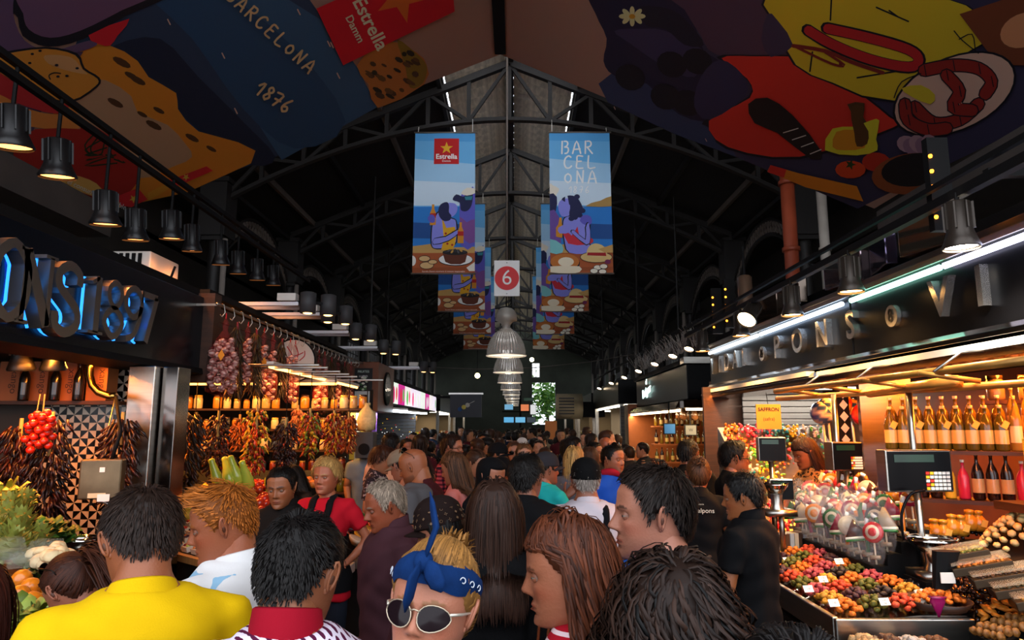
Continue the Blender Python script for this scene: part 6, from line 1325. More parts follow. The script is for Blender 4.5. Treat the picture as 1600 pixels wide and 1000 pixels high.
# heat lamps inside and above
def heat_lamp(x, y, z, lab, s=1.0, e=14, group='black heat lamps above the greengrocer stall', top=None, glow=9, tilt=(0, .15, -1)):
    t = spot(x, y, z, lab, e, 'ff9a50', glow, s, group, tilt, mat('heat_lamp_black', '101012', .4), e > 0, top or z + .45); return t
for px, y in ((34, 4.4), (84, 4.5)):
    c = P(px, 572, y); heat_lamp(c.x, c.y, c.z - .03, 'warm reflector lamp glowing under the fascia %s' % ('by the fascia edge' if px < 50 else 'above the tomato string'), .9, 22, 'reflector lamps under the greengrocer fascia', c.z + .4)
HL = [(20, 232, 4.05, 1.25, 'over the straw hat canopy corner'), (90, 278, 4.4, 1.25, 'next to the canopy fine print'), (165, 352, 4.7, 1.2, 'directly below the canopy edge'), (212, 376, 5.04, 1.1, 'beside the large one below the canopy edge'), (268, 374, 6.1, 1.15, 'over the air conditioner'), (300, 393, 6.3, 1.0, 'beside the iron column'), (345, 414, 6.9, 1.0, 'past the iron column'), (372, 428, 7.3, 1.0, 'second past the iron column'), (402, 438, 7.8, 1.0, 'third past the iron column'), (427, 446, 8.4, 1.0, 'fourth past the iron column')]
for px, py, y, s_, w in HL:
    c = PX(px, py, -2.95); heat_lamp(c.x, c.y, c.z, 'black finned heat lamp with glowing rim ' + w, s_, 16, top=4.04, glow=6)
for i, (a, b, w) in enumerate((((-2.95, 3.2, 4.04), (-2.95, 9.0, 4.04), .04), ((-2.78, 3.2, 3.84), (-2.78, 9.0, 3.84), .04), ((-3.8, 3.2, 3.3), (-3.8, 9.5, 3.35), .14), ((-4.2, 3.0, 3.5), (-4.2, 9.5, 3.5), .14))):
    mb = MB(); mb.bar(a, b, w, min(w, .12)); solo('lighting_beam', mb, BLACKM, ('black beam carrying the heat lamps', 'thinner black beam beside the heat lamps', 'low black beam over the steel letters', 'black beam behind the air conditioner')[i], 'beam', a, kind='structure')
c = P(210, 420, 6.0); t = thing('air_conditioner', 'white louvred air conditioner on the greengrocer stall roof', 'air conditioner', tuple(c)); mb = MB(); mb.box(c, (.55, .5, .2), None, .0); part(t, 'case', mb, WHITE, bev=.01)
for k in range(8):
    mb = MB(); mb.box((c.x - .2 + k * .055, c.y - .255, c.z + .01), (.03, .01, .14)); part(t, 'louvre', mb, BLACKM)
c = P(260, 452, 5.7); t = thing('camera_dome', 'small beige security camera under the black beam', 'camera', tuple(c)); mb = MB(); mb.box(c, (.08, .12, .1), None, .3); part(t, 'housing', mb, mat('beige_plastic', '9a8a78', .5), bev=.01); mb = MB(); mb.tube([c + Vector((0, -.05, -.01)), c + Vector((.02, -.09, -.02))], .022, 10); part(t, 'lens', mb, BLACK, True); mb = MB(); mb.tube([c, c + Vector((.06, 0, .2))], .01, 6); part(t, 'bracket', mb, BLACKM)
# vegetables
VC = thing('vegetable_counter', 'sloping greengrocer counter under the vegetables', 'counter', (-2.6, 3.4, 0)); mb = MB(); mb.add([(-1.6, 2.0, 0), (-2.75, 4.3, 0), (-4.2, 4.6, 0), (-4.2, 2.0, 0), (-1.6, 2.0, .95), (-2.75, 4.3, 1.30), (-4.2, 4.6, 1.75), (-4.2, 2.0, 1.75)], [(0, 1, 2, 3), (4, 7, 6, 5), (0, 4, 5, 1), (1, 5, 6, 2), (2, 6, 7, 3), (3, 7, 4, 0)]); part(VC, 'body', mb, WOODD)
def vz(x): return 1.0 + (-1.75 - x) * .306
orm = share('orange', lump('d87818', .038, 3, 14, 10, .008), SHINY)
for k, (px, py, y) in enumerate(((34, 905, 2.95), (48, 918, 2.9), (50, 940, 2.8), (66, 934, 2.95), (68, 955, 2.8), (52, 958, 2.65), (30, 930, 2.8), (60, 975, 2.7))): c = P(px, py, y); put('orange', orm, (c.x, c.y, c.z), (k, k * .7, 0), 1.05, 'whole orange in the pile by the pink price card', 'orange', 'oranges on the vegetable counter')
def artichoke(seed):
    mb = MB(); g = np.random.default_rng(seed); mb.ell((0, 0, .05), (.042, .042, .05), 10, 7, None, '6a7028')
    for r in range(6):
        for k in range(9):
            a = k * .698 + r * .35; e = -.5 + r * .38; rr = .047 * math.cos(e * .9); z = .05 + .055 * math.sin(e); n = Vector((math.cos(a) * math.cos(e * .6), math.sin(a) * math.cos(e * .6), math.sin(e * .6) + .6)).normalized(); p = Vector((rr * math.cos(a), rr * math.sin(a), z)); s_ = Vector((-math.sin(a), math.cos(a), 0)) * .016; o = Vector((math.cos(a), math.sin(a), 0)) * .006
            mb.add([p - s_, p + o, p + s_, p + n * .034 + o * .5], [(0, 1, 3), (1, 2, 3)], None, tuple(np.array(C('7c8434')) * g.uniform(.7, 1.25)))
    mb.tube([(0, 0, 0), (0, 0, -.05)], .012, 7, col='7a8040'); return mb
arm = [share('artichoke', artichoke(i), GOODS) for i in range(2)]
for k, (px, py, y) in enumerate(((30, 826, 3.5), (8, 838, 3.4), (27, 846, 3.35), (5, 860, 3.2), (48, 852, 3.45), (15, 815, 3.7), (5, 800, 3.8), (42, 870, 3.3), (20, 790, 3.9), (40, 812, 3.85))): c = P(px, py, y); put('artichoke', arm[k % 2], (c.x, c.y, c.z - .04), (random.uniform(-.5, .5), random.uniform(-.5, .5), k), 1.15, 'green globe artichoke piled on the vegetable counter', 'artichoke', 'artichokes')
def leafy(name, lab, c, r, h, n, cols, seed, L=.09):
    g = np.random.default_rng(seed); mb = MB()
    for i in range(n):
        a = g.uniform(0, 6.28); q = r * math.sqrt(g.random()); p = Vector((c[0] + q * math.cos(a), c[1] + q * math.sin(a), c[2] + h * (1 - (q / r) ** 2) * g.random())); d = Vector((math.cos(a) * .7 + g.normal() * .3, math.sin(a) * .7 + g.normal() * .3, .5 + g.random() * .5)).normalized(); s_ = d.cross(Vector((0, 0, 1))).normalized() * L * .28; l = L * g.uniform(.7, 1.3); up = Vector((0, 0, .015))
        mb.add([p, p + d * l * .35 - s_, p + d * l * .35 + up, p + d * l * .35 + s_, p + d * l * .75 - s_ * .8, p + d * l * .75 + up, p + d * l * .75 + s_ * .8, p + d * l - up], [(0, 2, 1), (0, 3, 2), (1, 2, 5, 4), (2, 3, 6, 5), (4, 5, 7), (5, 6, 7)], None, tuple(np.array(C(cols[i % len(cols)])) * g.uniform(.6, 1.3)))
    return solo(name, mb, m_attr('leaf', .5), lab, 'greens', tuple(c), True, kind='stuff')
for i, (px, py, y, r, lab, cols) in enumerate(((62, 836, 3.75, .12, 'bunch of dark green parsley beside the artichokes', ['2c5014', '3c6a1c', '1c3810']), (2, 778, 4.1, .13, 'tall leafy celery head at the back of the counter', ['8a9a30', '6a7a20', 'b0a850']), (88, 910, 3.1, .14, 'dark chard leaves behind the orange pile', ['1c3410', '2c4814', '10200a']), (70, 975, 2.6, .12, 'green leaves tucked under the oranges', ['2a4a14', '3c5c1c']), (30, 975, 2.5, .12, 'lettuce leaves below the price cards', ['8a9a40', 'a8a850', '6a8028']))):
    c = P(px, py, y); leafy('leafy_greens', lab, (c.x, c.y, c.z - .06), r, .12, 130, cols, i)
mush = MB(); mush.lathe([(.014, 0), (.012, .02), (.012, .025)], 10, cap=True, col='d8c49c'); mush.lathe([(.012, .022), (.032, .024), (.034, .034), (.024, .05), (.001, .056)], 12, col='e0c898'); MU = share('mushroom', mush, GOODS)
for k in range(26):
    c = P(82 + 14 * math.cos(k * 2.4) * math.sqrt(k / 26) * 2, 880 + 12 * math.sin(k * 2.4) * math.sqrt(k / 26) * 1.3, 3.05 + .006 * k); put('mushroom', MU, (c.x, c.y, c.z), (random.uniform(-1, 1), random.uniform(-1, 1), k), 1.05, 'cream mushroom piled between the leaves and clear tubs', 'mushroom', 'cream mushrooms')
for k in range(14):
    c = P(82 + (k % 5) * 10, 955 + (k // 5) * 12, 2.75); put('mushroom', MU, (c.x, c.y, c.z), (random.uniform(-1, 1), random.uniform(-1, 1), k), .9, 'cream mushroom at the front beside the pink price card', 'mushroom', 'front cream mushrooms')
heap('pile_of_chestnuts', 'heap of dark dried berries behind the oranges', 'dried berries', P(70, 905, 3.05) - Vector((0, 0, .06)), .1, .1, .06, 120, (.014, .012, .01), ['4a1810', '6a2414'], SHINY, False, (0, 0), 8)
for k, (px, py, y) in enumerate(((73, 852, 3.25), (22, 868, 3.0), (38, 875, 2.98), (95, 870, 3.3), (10, 850, 3.1))):
    c = P(px, py, y); mb = MB(); mb.box(c, (.12, .09, .05), Matrix.Identity(4), .3 * k, top=(.85, .85)); solo('clear_tub', mb, mat('tub_plastic', 'e8ecd8', .1, alpha=.07, spec=.3), 'clear plastic punnet among the artichokes' if k in (0, 1, 4) else 'clear plastic punnet by the mushrooms', 'punnet', (c.x, c.y, c.z - .03), group='clear plastic punnets')
    
pricetag(P(104, 930, 2.75), .075, .09, .2, R(20), ['Setas', 'kg', '9,50'], 'white handwritten card beside the chestnuts', group=None); pricetag(P(88, 975, 2.5), .10, .11, .15, R(25), ['Oferta'], 'bright pink price card at the counter front', 'e01860', 'a01048', group=None)
pricetag(P(50, 992, 2.35), .085, .04, .1, R(25), ['TARONJA'], 'white printed TARONJA card below the oranges', group=None); pricetag(P(83, 992, 2.3), .06, .05, .1, R(25), ['OUS', '1'], 'white printed OUS card beside the pink card', group=None)
c = P(122, 860, 4.35); t = pan(c, .12, 'round steel weighing dish in front of the tiled wall', c.z - .14)
mb = MB(); mb.box((c.x, c.y, (c.z - .14) / 2), (.2, .2, c.z - .14)); solo('dish_block', mb, WOODD, 'wooden block under the round weighing dish', 'block', (c.x, c.y, 0))
strip((-3.0, 3.2, 2.38), (-3.0, 4.9, 2.38), 'warm strip light under the greengrocer fascia', 120, 'ff9030')
# ------------------------------------------------------------------ garlic and fruit stall on the left
XG = -2.6; ZR = 2.97
def yg(px): return XG * 1067 / (px - 805)
t = thing('hanging_rail', 'steel rail with wire hooks along the garlic stall', 'rail', (XG, 8.6, ZR))
mb = MB(); mb.tube([(XG, 5.85, ZR), (XG, 11.6, ZR)], .014, 8); part(t, 'rail', mb, STEEL, True)
for k in range(26):
    y = 5.95 + k * .21; mb = MB(); mb.tube([(XG, y, ZR + .016), (XG + .02, y, ZR + .01), (XG + .03, y + .01, ZR - .06), (XG + .01, y, ZR - .1), (XG - .01, y, ZR - .08)], .0045, 5); part(t, 'hook', mb, STEEL, True)
for y in (5.9, 8.7, 11.5):
    mb = MB(); mb.bar((XG, y, ZR), (XG - .2, y, ZR), .02); part(t, 'bracket', mb, STEEL)
gm = MB(); gm.lathe([(.001, -.022), (.02, -.018), (.03, 0), (.026, .014), (.012, .024), (.006, .036), (.001, .04)], 10, col='d8a898'); v = gm.v[0]; an = np.arctan2(v[:, 1], v[:, 0]); gm.v[0] = v * np.stack([1 + .06 * np.cos(5 * an)] * 2 + [np.ones_like(an)], 1)
cc_ = np.broadcast_to(np.array(C('e4bcac')), v.shape).copy(); cc_[np.cos(5 * an) < -.3] = C('96504c'); cc_[v[:, 2] < -.018] = C('5a3830'); gm.c[0] = cc_; GAR = share('garlic_head', gm, SHINY)
NET = mat('red_net', '8c1420', .6, alpha=.2)
def garlic(px, top, bot, kind, i):
    y = yg(px); a, b = P(px, top, y), P(px, bot, y); h = ZR - .1 - b.z; x = XG
    lab = {'net': 'fat red net sack of garlic heads with yellow diamond tag', 'braid': 'braid of pink garlic heads', 'herb': 'dark dried herb and chilli bunch'}[kind]
    if kind == 'herb':
        g = np.random.default_rng(i + 50); t = thing('herb_bunch', lab + (' hanging between garlic braids, ' + ('beside the net sack', 'second from the net sack', 'nearest the round sign', 'past the round sign', 'nearest the wooden poster box')[(i // 2) % 5]), 'herb bunch', (x, y, b.z), group='herb bunches on the rail'); mb = MB()
        for k in range(240):
            u = g.random(); an = g.uniform(0, 6.28); r = .055 * (.4 + u) * g.uniform(.4, 1); p = Vector((x + r * math.cos(an), y + r * math.sin(an), b.z + h * (1 - u) * .96)); d = Vector((math.cos(an) * .3 + g.normal() * .2, math.sin(an) * .3, -1)).normalized()
            mb.tube([p, p + d * .05, p + d * .1 + Vector((g.normal() * .01, 0, 0))], [.004, .007, .002], 4, True, None, ('3a2a14', '2a1c10', '4c2414', '54401c')[k % 4])
        part(t, 'stalks', mb, GOODS, True, kind='stuff'); mb = MB(); mb.tube([(x, y, b.z + h * .9), (x, y, ZR - .09)], .01, 6, col='8c1420'); part(t, 'tie', mb, m_attr()); return
    g = np.random.default_rng(i); t = thing('garlic_net' if kind == 'net' else 'garlic_braid', lab if kind == 'net' else lab + (' next to the net sack', ' second beyond the net sack', ' third beyond the net sack', ' left of the round sign', ' in front of the round sign', ' past the round sign', ' second past the round sign', ' third past the round sign', ' by the wooden poster box', ' at the wooden poster box edge')[i % 10], 'garlic', (x, y, b.z), group='garlic hanging on the rail')
    W_ = .105 if kind == 'net' else .03; n = 46 if kind == 'net' else 13
    for k in range(n):
        u = (k + .5) / n
        if kind == 'net': an = k * 2.4; r = W_ * (1 if u > .2 else .6); p = Vector((r * math.cos(an), r * math.sin(an), h * .66 * (1 - u) + .04))
        else: p = Vector(((-1) ** k * .022, .018 * math.sin(k * 2.1), h * .74 * (1 - u) + .02))
        o = put('garlic_head', GAR, p, (R(-90) + g.uniform(-.4, .4), 0, math.atan2(p.y, p.x) + PI / 2 + g.uniform(-.4, .4)), g.uniform(1.0, 1.25) if kind == 'net' else g.uniform(.9, 1.2), parent=t)
    mb = MB(); mb.loft([ov((x, y, b.z + zz * h), w, w, 12, 1) for zz, w in ((-.02, .02), (.05, W_ + .03), (.3, W_ + .036), (.6, W_ + .02), (.75, W_ * .5 + .01), (.85, .018), (.93, .03), (1.0, .012))], True); part(t, 'net', mb, NET, True)
    mb = MB(); mb.tube([(x, y, b.z + h), (x, y, ZR - .05)], .006, 5); part(t, 'tie', mb, mat('red_tie', 'b01820', .6))
    if kind == 'net' or i % 3 == 1:
        z = b.z + h * .5; mb = MB(); mb.prism([(-.03, 0), (0, -.05), (.03, 0), (0, .05)], 0, .003, frame((x + .04, y - W_ - .04, z), (1, 0, 0), (0, .05, 1))); part(t, 'diamond_tag', mb, mat('tag_orange', 'd88818', .6))
for i, a in enumerate(((347, 490, 618, 'net'), (366, 495, 612, 'herb'), (383, 498, 600, 'braid'), (397, 505, 612, 'herb'), (409, 508, 614, 'braid'), (424, 522, 628, 'braid'), (438, 520, 614, 'herb'), (451, 535, 628, 'braid'), (459, 537, 630, 'braid'), (497, 548, 640, 'braid'), (506, 556, 646, 'braid'), (517, 560, 640, 'herb'), (528, 562, 646, 'braid'), (538, 566, 642, 'herb'), (548, 570, 644, 'braid'))): garlic(*a, i)
t = thing('wooden_fascia', 'dark wooden fascia board behind the hanging garlic', 'fascia', (-2.86, 8.9, 2.5)); 
for k in range(4):
    mb = MB(); mb.box((-2.86, 8.85, 2.56 + k * .135), (.05, 5.2, .13)); part(t, 'plank', mb, WOODD, bev=.004)
mb = MB(); mb.box((-3.9, 8.85, 3.15), (2.1, 5.2, .06)); solo('stall_roof', mb, BLACKM, 'dark roof of the garlic stall', 'stall roof', (-3.9, 8.85, 3.1), kind='structure')
# round enamel sign
c = P(460, 563, 8.3); t = thing('round_sign', 'round white enamel sign with red and black lettering behind the garlic', 'sign', tuple(c)); M = frame(c, (math.cos(R(38)), math.sin(R(38)), 0), (0, 0, 1))
disc = lambda r, n=32: [(r * math.cos(q), r * math.sin(q)) for q in np.linspace(0, 2 * PI, n, endpoint=False)]
mb = MB(); mb.prism(disc(.27), -.03, 0, M); part(t, 'rim', mb, BLACKM); mb = MB(); mb.prism(disc(.25), 0, .005, M); part(t, 'disc', mb, mat('enamel', 'd0c8c0', .3))
mb = MB()
for q in (((-.1, .16), (-.02, -.05)), ((.0, .18), (.02, 0)), ((.12, .12), (.06, .0)), ((-.12, .02), (.1, .1))): mb.prism(stroke2(cr([q[0], ((q[0][0] + q[1][0]) / 2 + .03, (q[0][1] + q[1][1]) / 2), q[1]], 3, False), .012, 1), .006, .008, M, 'a82020')
text_mb('indeus', .11, 0, '201418', mb=mb, M=M @ Matrix.Translation((.02, -.15, .008)) @ Matrix.Rotation(R(12), 4, 'Z')); part(t, 'lettering', mb, m_attr())
mb = MB(); mb.bar((c.x - .2, c.y + .05, c.z), (-2.9, c.y + .1, c.z), .04); part(t, 'bracket', mb, BLACKM)
# wooden end box with poster and round mirror
c = P(566, 604, 11.6); t = thing('wooden_sign_box', 'wooden sign box with a black and white poster and an oval mirror', 'sign box', (-2.55, 12.3, 2.1)); mb = MB(); mb.box((c.x - .06, 12.35, c.z), (.66, 1.5, .84)); part(t, 'box', mb, mat('red_wood', '6a3c24', .45, noise=(4, .3)), bev=.01)
x0 = c.x; mb = MB(); mb.box((x0 + .02, 11.585, c.z - .02), (.30, .02, .66), col='14161a'); part(t, 'poster', mb, m_attr()); mb = MB(); mb.box((x0 + .02, 11.57, c.z - .2), (.27, .01, .24), col='c8d0d0')
for q in range(12): mb.ell((x0 + .02 + .1 * math.cos(q * 2.4) * (q / 12), 11.565, c.z + .05 + .1 * math.sin(q * 2.4)), (.03, .004, .02), 8, 4, None, ('d8d8d0', '3a6a3a', 'b8c8b0')[q % 3])
text_mb('FRUITES', .055, 0, 'd0ece0', mb=mb, M=frame((x0 + .02, 11.565, c.z + .25), (1, 0, 0), (0, 0, 1))); text_mb('NUFREI', .045, 0, 'e8e8e8', mb=mb, M=frame((x0 + .02, 11.565, c.z + .17), (1, 0, 0), (0, 0, 1))); part(t, 'poster_print', mb, m_attr())
mx = x0 - .06 + .33; mb = MB(); mb.prism(disc(.3), 0, .03, frame((mx, 12.35, c.z), (0, -1, 0), (0, 0, 1)) @ Matrix.Rotation(PI, 4, 'Y')); part(t, 'mirror_frame', mb, BLACKM); mb = MB(); mb.prism(disc(.27), .03, .034, frame((mx, 12.35, c.z), (0, -1, 0), (0, 0, 1)) @ Matrix.Rotation(PI, 4, 'Y')); part(t, 'mirror', mb, CHROME)
mb = MB(); mb.bar((-2.9, 12.35, c.z + .3), (-4.2, 12.35, c.z + .3), .08); part(t, 'bracket', mb, BLACKM)
# back shelves of the garlic stall with jars and packets
mb = MB(); mb.box((-3.83, 11.4, 1.25), (2.15, .06, 2.5)); struct('wall_stall_garlic', mb, mat('stall_wall_dark', '1c1510', .7))
mb = MB(); mb.box((-4.9, 8.8, 1.25), (.06, 5.4, 2.5)); struct('wall_stall_garlic_side', mb, mat('stall_wall_dark', ''))
jc = ['8a3418', 'b87828', '586024', '38404a', 'a89060', '602010', 'c8b890', '20382c']
JS = [share('preserve_jar', MB().lathe([(.04, 0), (.045, .01), (.045, .1), (.036, .12)], 10, cap=True, col=c_).lathe([(.04, .12), (.04, .14), (.001, .14)], 10, col=('c8a040', '301810')[i % 2]), SHINY) for i, c_ in enumerate(jc)]
for r_ in range(5):
    z = 1.05 + r_ * .27; y = 9.2 if r_ < 99 else 9.6
    shelf('preserve_shelf', (-4.6, y), (-1.95, y), z, ('lowest', 'second', 'third', 'fourth', 'top')[r_] + ' shelf of preserves behind the hanging chillies', .2)
    for k in range(20):
        if random.random() < .12: continue
        x = -4.5 + k * .13; j = (r_ * 3 + k * 5 + k // 3) % 8
        put('preserve_jar', JS[j], (x, y - .02, z + .013), (0, 0, k), random.uniform(.9, 1.35), ('rust red', 'amber', 'olive green', 'slate blue', 'beige', 'dark red', 'cream', 'dark green')[j] + ' preserve jar on the %s back shelf' % ('lowest', 'second', 'third', 'fourth', 'top')[r_], 'jar', 'preserve jars behind the garlic')
for x in (-4.6, -3.3, -1.95):
    mb = MB(); mb.box((x, 9.3, 1.2), (.04, .04, 2.4)); solo('shelf_upright', mb, BLACKM, 'black upright carrying the preserve shelves', 'upright', (x, 9.3, 0), group='preserve shelf uprights')
# lower row of colourful chilli bunches
MULTI = ['b88814', '8c1c10', 'c0a020', '5c1008', '4a6418', '983c10']; DR = ['260808', '340c0c', '1c0606']
for i, (px, a, b, Y, w, cols, lab, fr) in enumerate(((402, 640, 745, 6.9, .13, MULTI, 'yellow and red mixed pepper bunch hanging over the fruit', .5), (447, 660, 725, 7.0, .12, DR, 'dense cone of dark red dried chillies', 0), (485, 645, 715, 7.4, .12, MULTI, 'mixed yellow and green pepper bunch beside the dark red cone', .5), (522, 648, 712, 7.8, .12, ['8c200e', 'a87c14', '5a1208'], 'red and yellow pepper bunch near the speaker', .4), (342, 650, 765, 6.6, .11, ['2c0a08', '40100a', '5c200c', '200808'], 'tall brownish red chilli bunch over the melons', .2), (375, 655, 700, 7.2, .08, ['8a4a1c', '5a2c14'], 'small brown pepper bunch over the squash', .3), (545, 650, 708, 8.2, .09, ['8a3c14', 'a85018', '5c2410'], 'rust coloured dried pepper bunch by the speaker', .2), (466, 640, 690, 7.7, .07, ['b05a28', 'c88040'], 'pale orange dried pepper bunch behind the dark red cone', .2), (305, 655, 720, 6.9, .12, ['8a5018', 'b87820', '5a3010'], 'brown dried flower bunch behind the steel pillar', .3))):
    chilli_bunch(px, a, b, Y, w, cols, lab, 210, .075, 30 + i, 'pepper bunches over the fruit', True, fr)
    q = P(px, a, Y); mb = MB(); mb.tube([q + Vector((0, 0, .03)), (q.x, q.y, 2.5)], .005, 5); solo('hanging_cord', mb, BLACKM, 'thin cord above the hanging pepper bunches', 'cord', tuple(q), group='cords of the pepper bunches', kind='structure')
for y in (6.6, 6.9, 7.4, 7.8, 8.2):
    mb = MB(); mb.tube([(-4.8, y, 2.5), (-1.9, y, 2.5)], .012, 6); solo('hanging_bar', mb, STEEL, 'thin steel bar under the garlic stall roof', 'bar', (-3.3, y, 2.5), group='bars under the garlic stall roof', kind='structure')
# fruit counter (chamfered corner)
FC = thing('fruit_counter', 'dark angled fruit counter with wooden ledge', 'counter', (-2.6, 6.0, 0)); e0, e1 = (-2.95, 5.8), (-1.98, 5.0)
mb = MB(); mb.add([(*e0, 0), (*e1, 0), (-1.98, 7.4, 0), (-3.6, 7.4, 0), (*e0, .90), (*e1, .90), (-1.98, 7.4, 1.45), (-3.6, 7.4, 1.45)], [(0, 3, 2, 1), (4, 5, 6, 7), (0, 1, 5, 4), (1, 2, 6, 5), (2, 3, 7, 6), (3, 0, 4, 7)]); part(FC, 'body', mb, BLACKM)
mb = MB(); mb.bar((*e0, .91), (*e1, .91), .05, .05); part(FC, 'ledge', mb, WOODL)
def fz(x, y): ye = e0[1] + (x - e0[0]) / (e1[0] - e0[0]) * (e1[1] - e0[1]); return .92 + max(0, (y - ye)) / (7.4 - ye) * .53
frm = {'melon': share('melon', lump('d8a838', (.055, .055, .06), 1, 12, 8, .01), GOODS), 'green_apple': share('green_apple', lump('78a020', .042, 2, 12, 8, .01), SHINY), 'red_apple': share('red_apple', lump('b83018', .042, 3, 12, 8, .01), SHINY), 'peach': share('peach', lump('d87828', .04, 4, 12, 8, .01), GOODS), 'pear': share('pear', MB().lathe([(.001, 0), (.03, .008), (.04, .035), (.03, .065), (.016, .09), (.001, .105)], 12, col='b8a828'), SHINY)}
fl = [('melon', 10), ('pear', 14), ('green_apple', 10), ('red_apple', 12), ('peach', 12), ('melon', 8), ('green_apple', 8), ('red_apple', 10), ('pear', 8), ('peach', 10)]
for i, (k, n) in enumerate(fl):
    x = -2.98 + (i % 5) * .23; y = 6.35 + (i // 5) * .42; mound(k, [frm[k]], n, (x, y, fz(x, y)), .10, .16, .05, .05, {'melon': 'small yellow melon', 'green_apple': 'green apple', 'red_apple': 'red apple', 'peach': 'orange peach', 'pear': 'yellow pear'}[k] + ' heaped on the angled fruit counter', 'fruit', k.replace('_', ' ') + 's on the fruit counter', (0, .3), .12)
sq = share('squash', MB().loft([ov((0, 0, z), w, w, 12, 1) for z, w in ((0, .015), (.02, .045), (.09, .05), (.16, .034), (.22, .026), (.25, .028), (.26, .012))], True, col='a8b840'), SHINY)
for k, (px, py, y) in enumerate(((361, 745, 6.4), (376, 745, 6.45), (345, 750, 6.5), (392, 752, 6.5))): c = P(px, py, y); put('squash', sq, (c.x, c.y, c.z - .07), (R(-20), R(-25 + 12 * k), k), 1.1, 'pale green long-necked squash standing on the fruit counter', 'squash', 'long-necked squashes')
cupc = ['c83420', 'e8d8b0', 'd8b030', '8a1820', 'e07030', 'b8c050', '3a1c2a']
cups = [share('fruit_cup', MB().box((0, 0, .02), (.09, .06, .04), col='d8d0c0', top=(1.1, 1.1)).ell((-.02, 0, .045), (.022, .024, .012), 7, 4, None, c_).ell((.022, 0, .045), (.022, .024, .012), 7, 4, None, cupc[(i + 2) % 7]), SHINY, False) for i, c_ in enumerate(cupc)]
for r_ in range(5):
    for k in range(9):
        u = k / 8; x = e0[0] + (e1[0] - e0[0]) * u + .02; y = e0[1] + (e1[1] - e0[1]) * u + .06 + r_ * .115
        if y > 6.2: continue
        j = (r_ * 2 + k) % 7; put('fruit_cup', cups[j], (x, y, fz(x, y) + .008), (.2, 0, -.69), 1., 'packed tray of %s fruit pieces near the wooden ledge' % ('red', 'cream', 'yellow', 'crimson', 'orange', 'lime', 'plum')[j], 'fruit tray', 'packed fruit trays on the angled counter')
# island display in the aisle
ID = thing('aisle_display', 'black display island with packed fruit bowls beside the plum shirt wearer', 'display island', (-1.2, 5.6, 0)); mb = MB(); mb.add([(-1.5, 5.1, 0), (-1.02, 5.1, 0), (-1.02, 6.1, 0), (-1.5, 6.1, 0), (-1.5, 5.1, 1.22), (-1.02, 5.1, .95), (-1.02, 6.1, .95), (-1.5, 6.1, 1.22)], [(0, 3, 2, 1), (4, 5, 6, 7), (0, 1, 5, 4), (1, 2, 6, 5), (2, 3, 7, 6), (3, 0, 4, 7)]); part(ID, 'body', mb, BLACKM, bev=.01)
mb = MB(); mb.box((-1.22, 5.085, .95), (.5, .03, .08)); part(ID, 'end_rail', mb, STEEL, bev=.005)
bw = [share('fruit_bowl', MB().lathe([(.03, 0), (.065, .03), (.07, .045)], 14, cap=True, col='d8d4cc').merge(sum_mb) if False else MB().lathe([(.03, 0), (.065, .03), (.072, .048), (.06, .05), (.001, .055)], 14, cap=True, col=c_), SHINY) for c_ in ('a82418', 'c8901c', '4a1420', '3c6a24', 'd8c8b0', 'c85020')]
for r_ in range(4):
    for k in range(6):
        x = -1.43 + r_ * .125; y = 5.2 + k * .16; j = (r_ * 5 + k * 3 + k // 4) % 6; put('fruit_bowl', bw[j], (x, y, 1.22 - (x + 1.5) * .545 + .01), (0, R(28), 0), 1., 'plastic bowl of %s cut fruit on the display island' % ('red', 'yellow', 'dark berry', 'green', 'pale', 'orange')[j], 'fruit bowl', 'fruit bowls on the island')
t = thing('fork_rack', 'small tray of pink plastic forks on the island end', 'fork tray', (-1.25, 5.0, .95)); mb = MB(); mb.box((-1.24, 4.99, .93), (.2, .14, .06)); part(t, 'tray', mb, WHITE)
for k in range(7): mb = MB(); mb.bar((-1.31 + k * .022, 4.92, .96), (-1.33 + k * .022, 4.90, .83), .012, .004, 'c87088'); part(t, 'fork', mb, m_attr())
mb = MB(); mb.bar((-1.24, 5.07, .93), (-1.24, 5.1, .93), .1); part(t, 'clip', mb, STEEL)
# speaker, garlic sack, white crate
c = P(572, 695, 8.6); t = thing('loudspeaker', 'dark grey box loudspeaker at the end of the garlic stall', 'loudspeaker', tuple(c)); mb = MB(); mb.box(c, (.22, .22, .32)); part(t, 'case', mb, GREYP, bev=.01); mb = MB(); mb.prism(disc(.07), 0, .01, frame((c.x, c.y - .112, c.z - .05), (1, 0, 0), (0, 0, 1))); part(t, 'cone', mb, BLACKM); mb = MB(); mb.bar((c.x, c.y + .1, c.z), (c.x, 9.15, c.z + .05), .05); part(t, 'bracket', mb, BLACKM)
c = P(573, 655, 8.8); t = thing('garlic_sack', 'pale hanging sack of garlic bulbs above the loudspeaker', 'sack', (c.x, c.y, c.z - .16)); mb = MB(); mb.loft([ov((c.x, c.y, c.z + z), w, w * .8, 12, 1) for z, w in ((-.16, .03), (-.12, .11), (-.02, .13), (.08, .10), (.16, .03), (.2, .04))], True, col='d0b880'); v = mb.v[0]; mb.v[0] = v + np.random.default_rng(2).normal(size=v.shape) * .008; part(t, 'sack', mb, GOODS, True); mb = MB(); mb.tube([c + Vector((0, 0, .18)), (c.x, c.y, 2.5)], .006, 5); part(t, 'cord', mb, BLACKM)
mb = MB(); mb.tube([(-4.8, 8.8, 2.5), (-1.7, 8.8, 2.5)], .012, 6); solo('hanging_bar', mb, STEEL, 'steel bar carrying the pale garlic sack', 'bar', (-3.3, 8.8, 2.5), kind='structure')
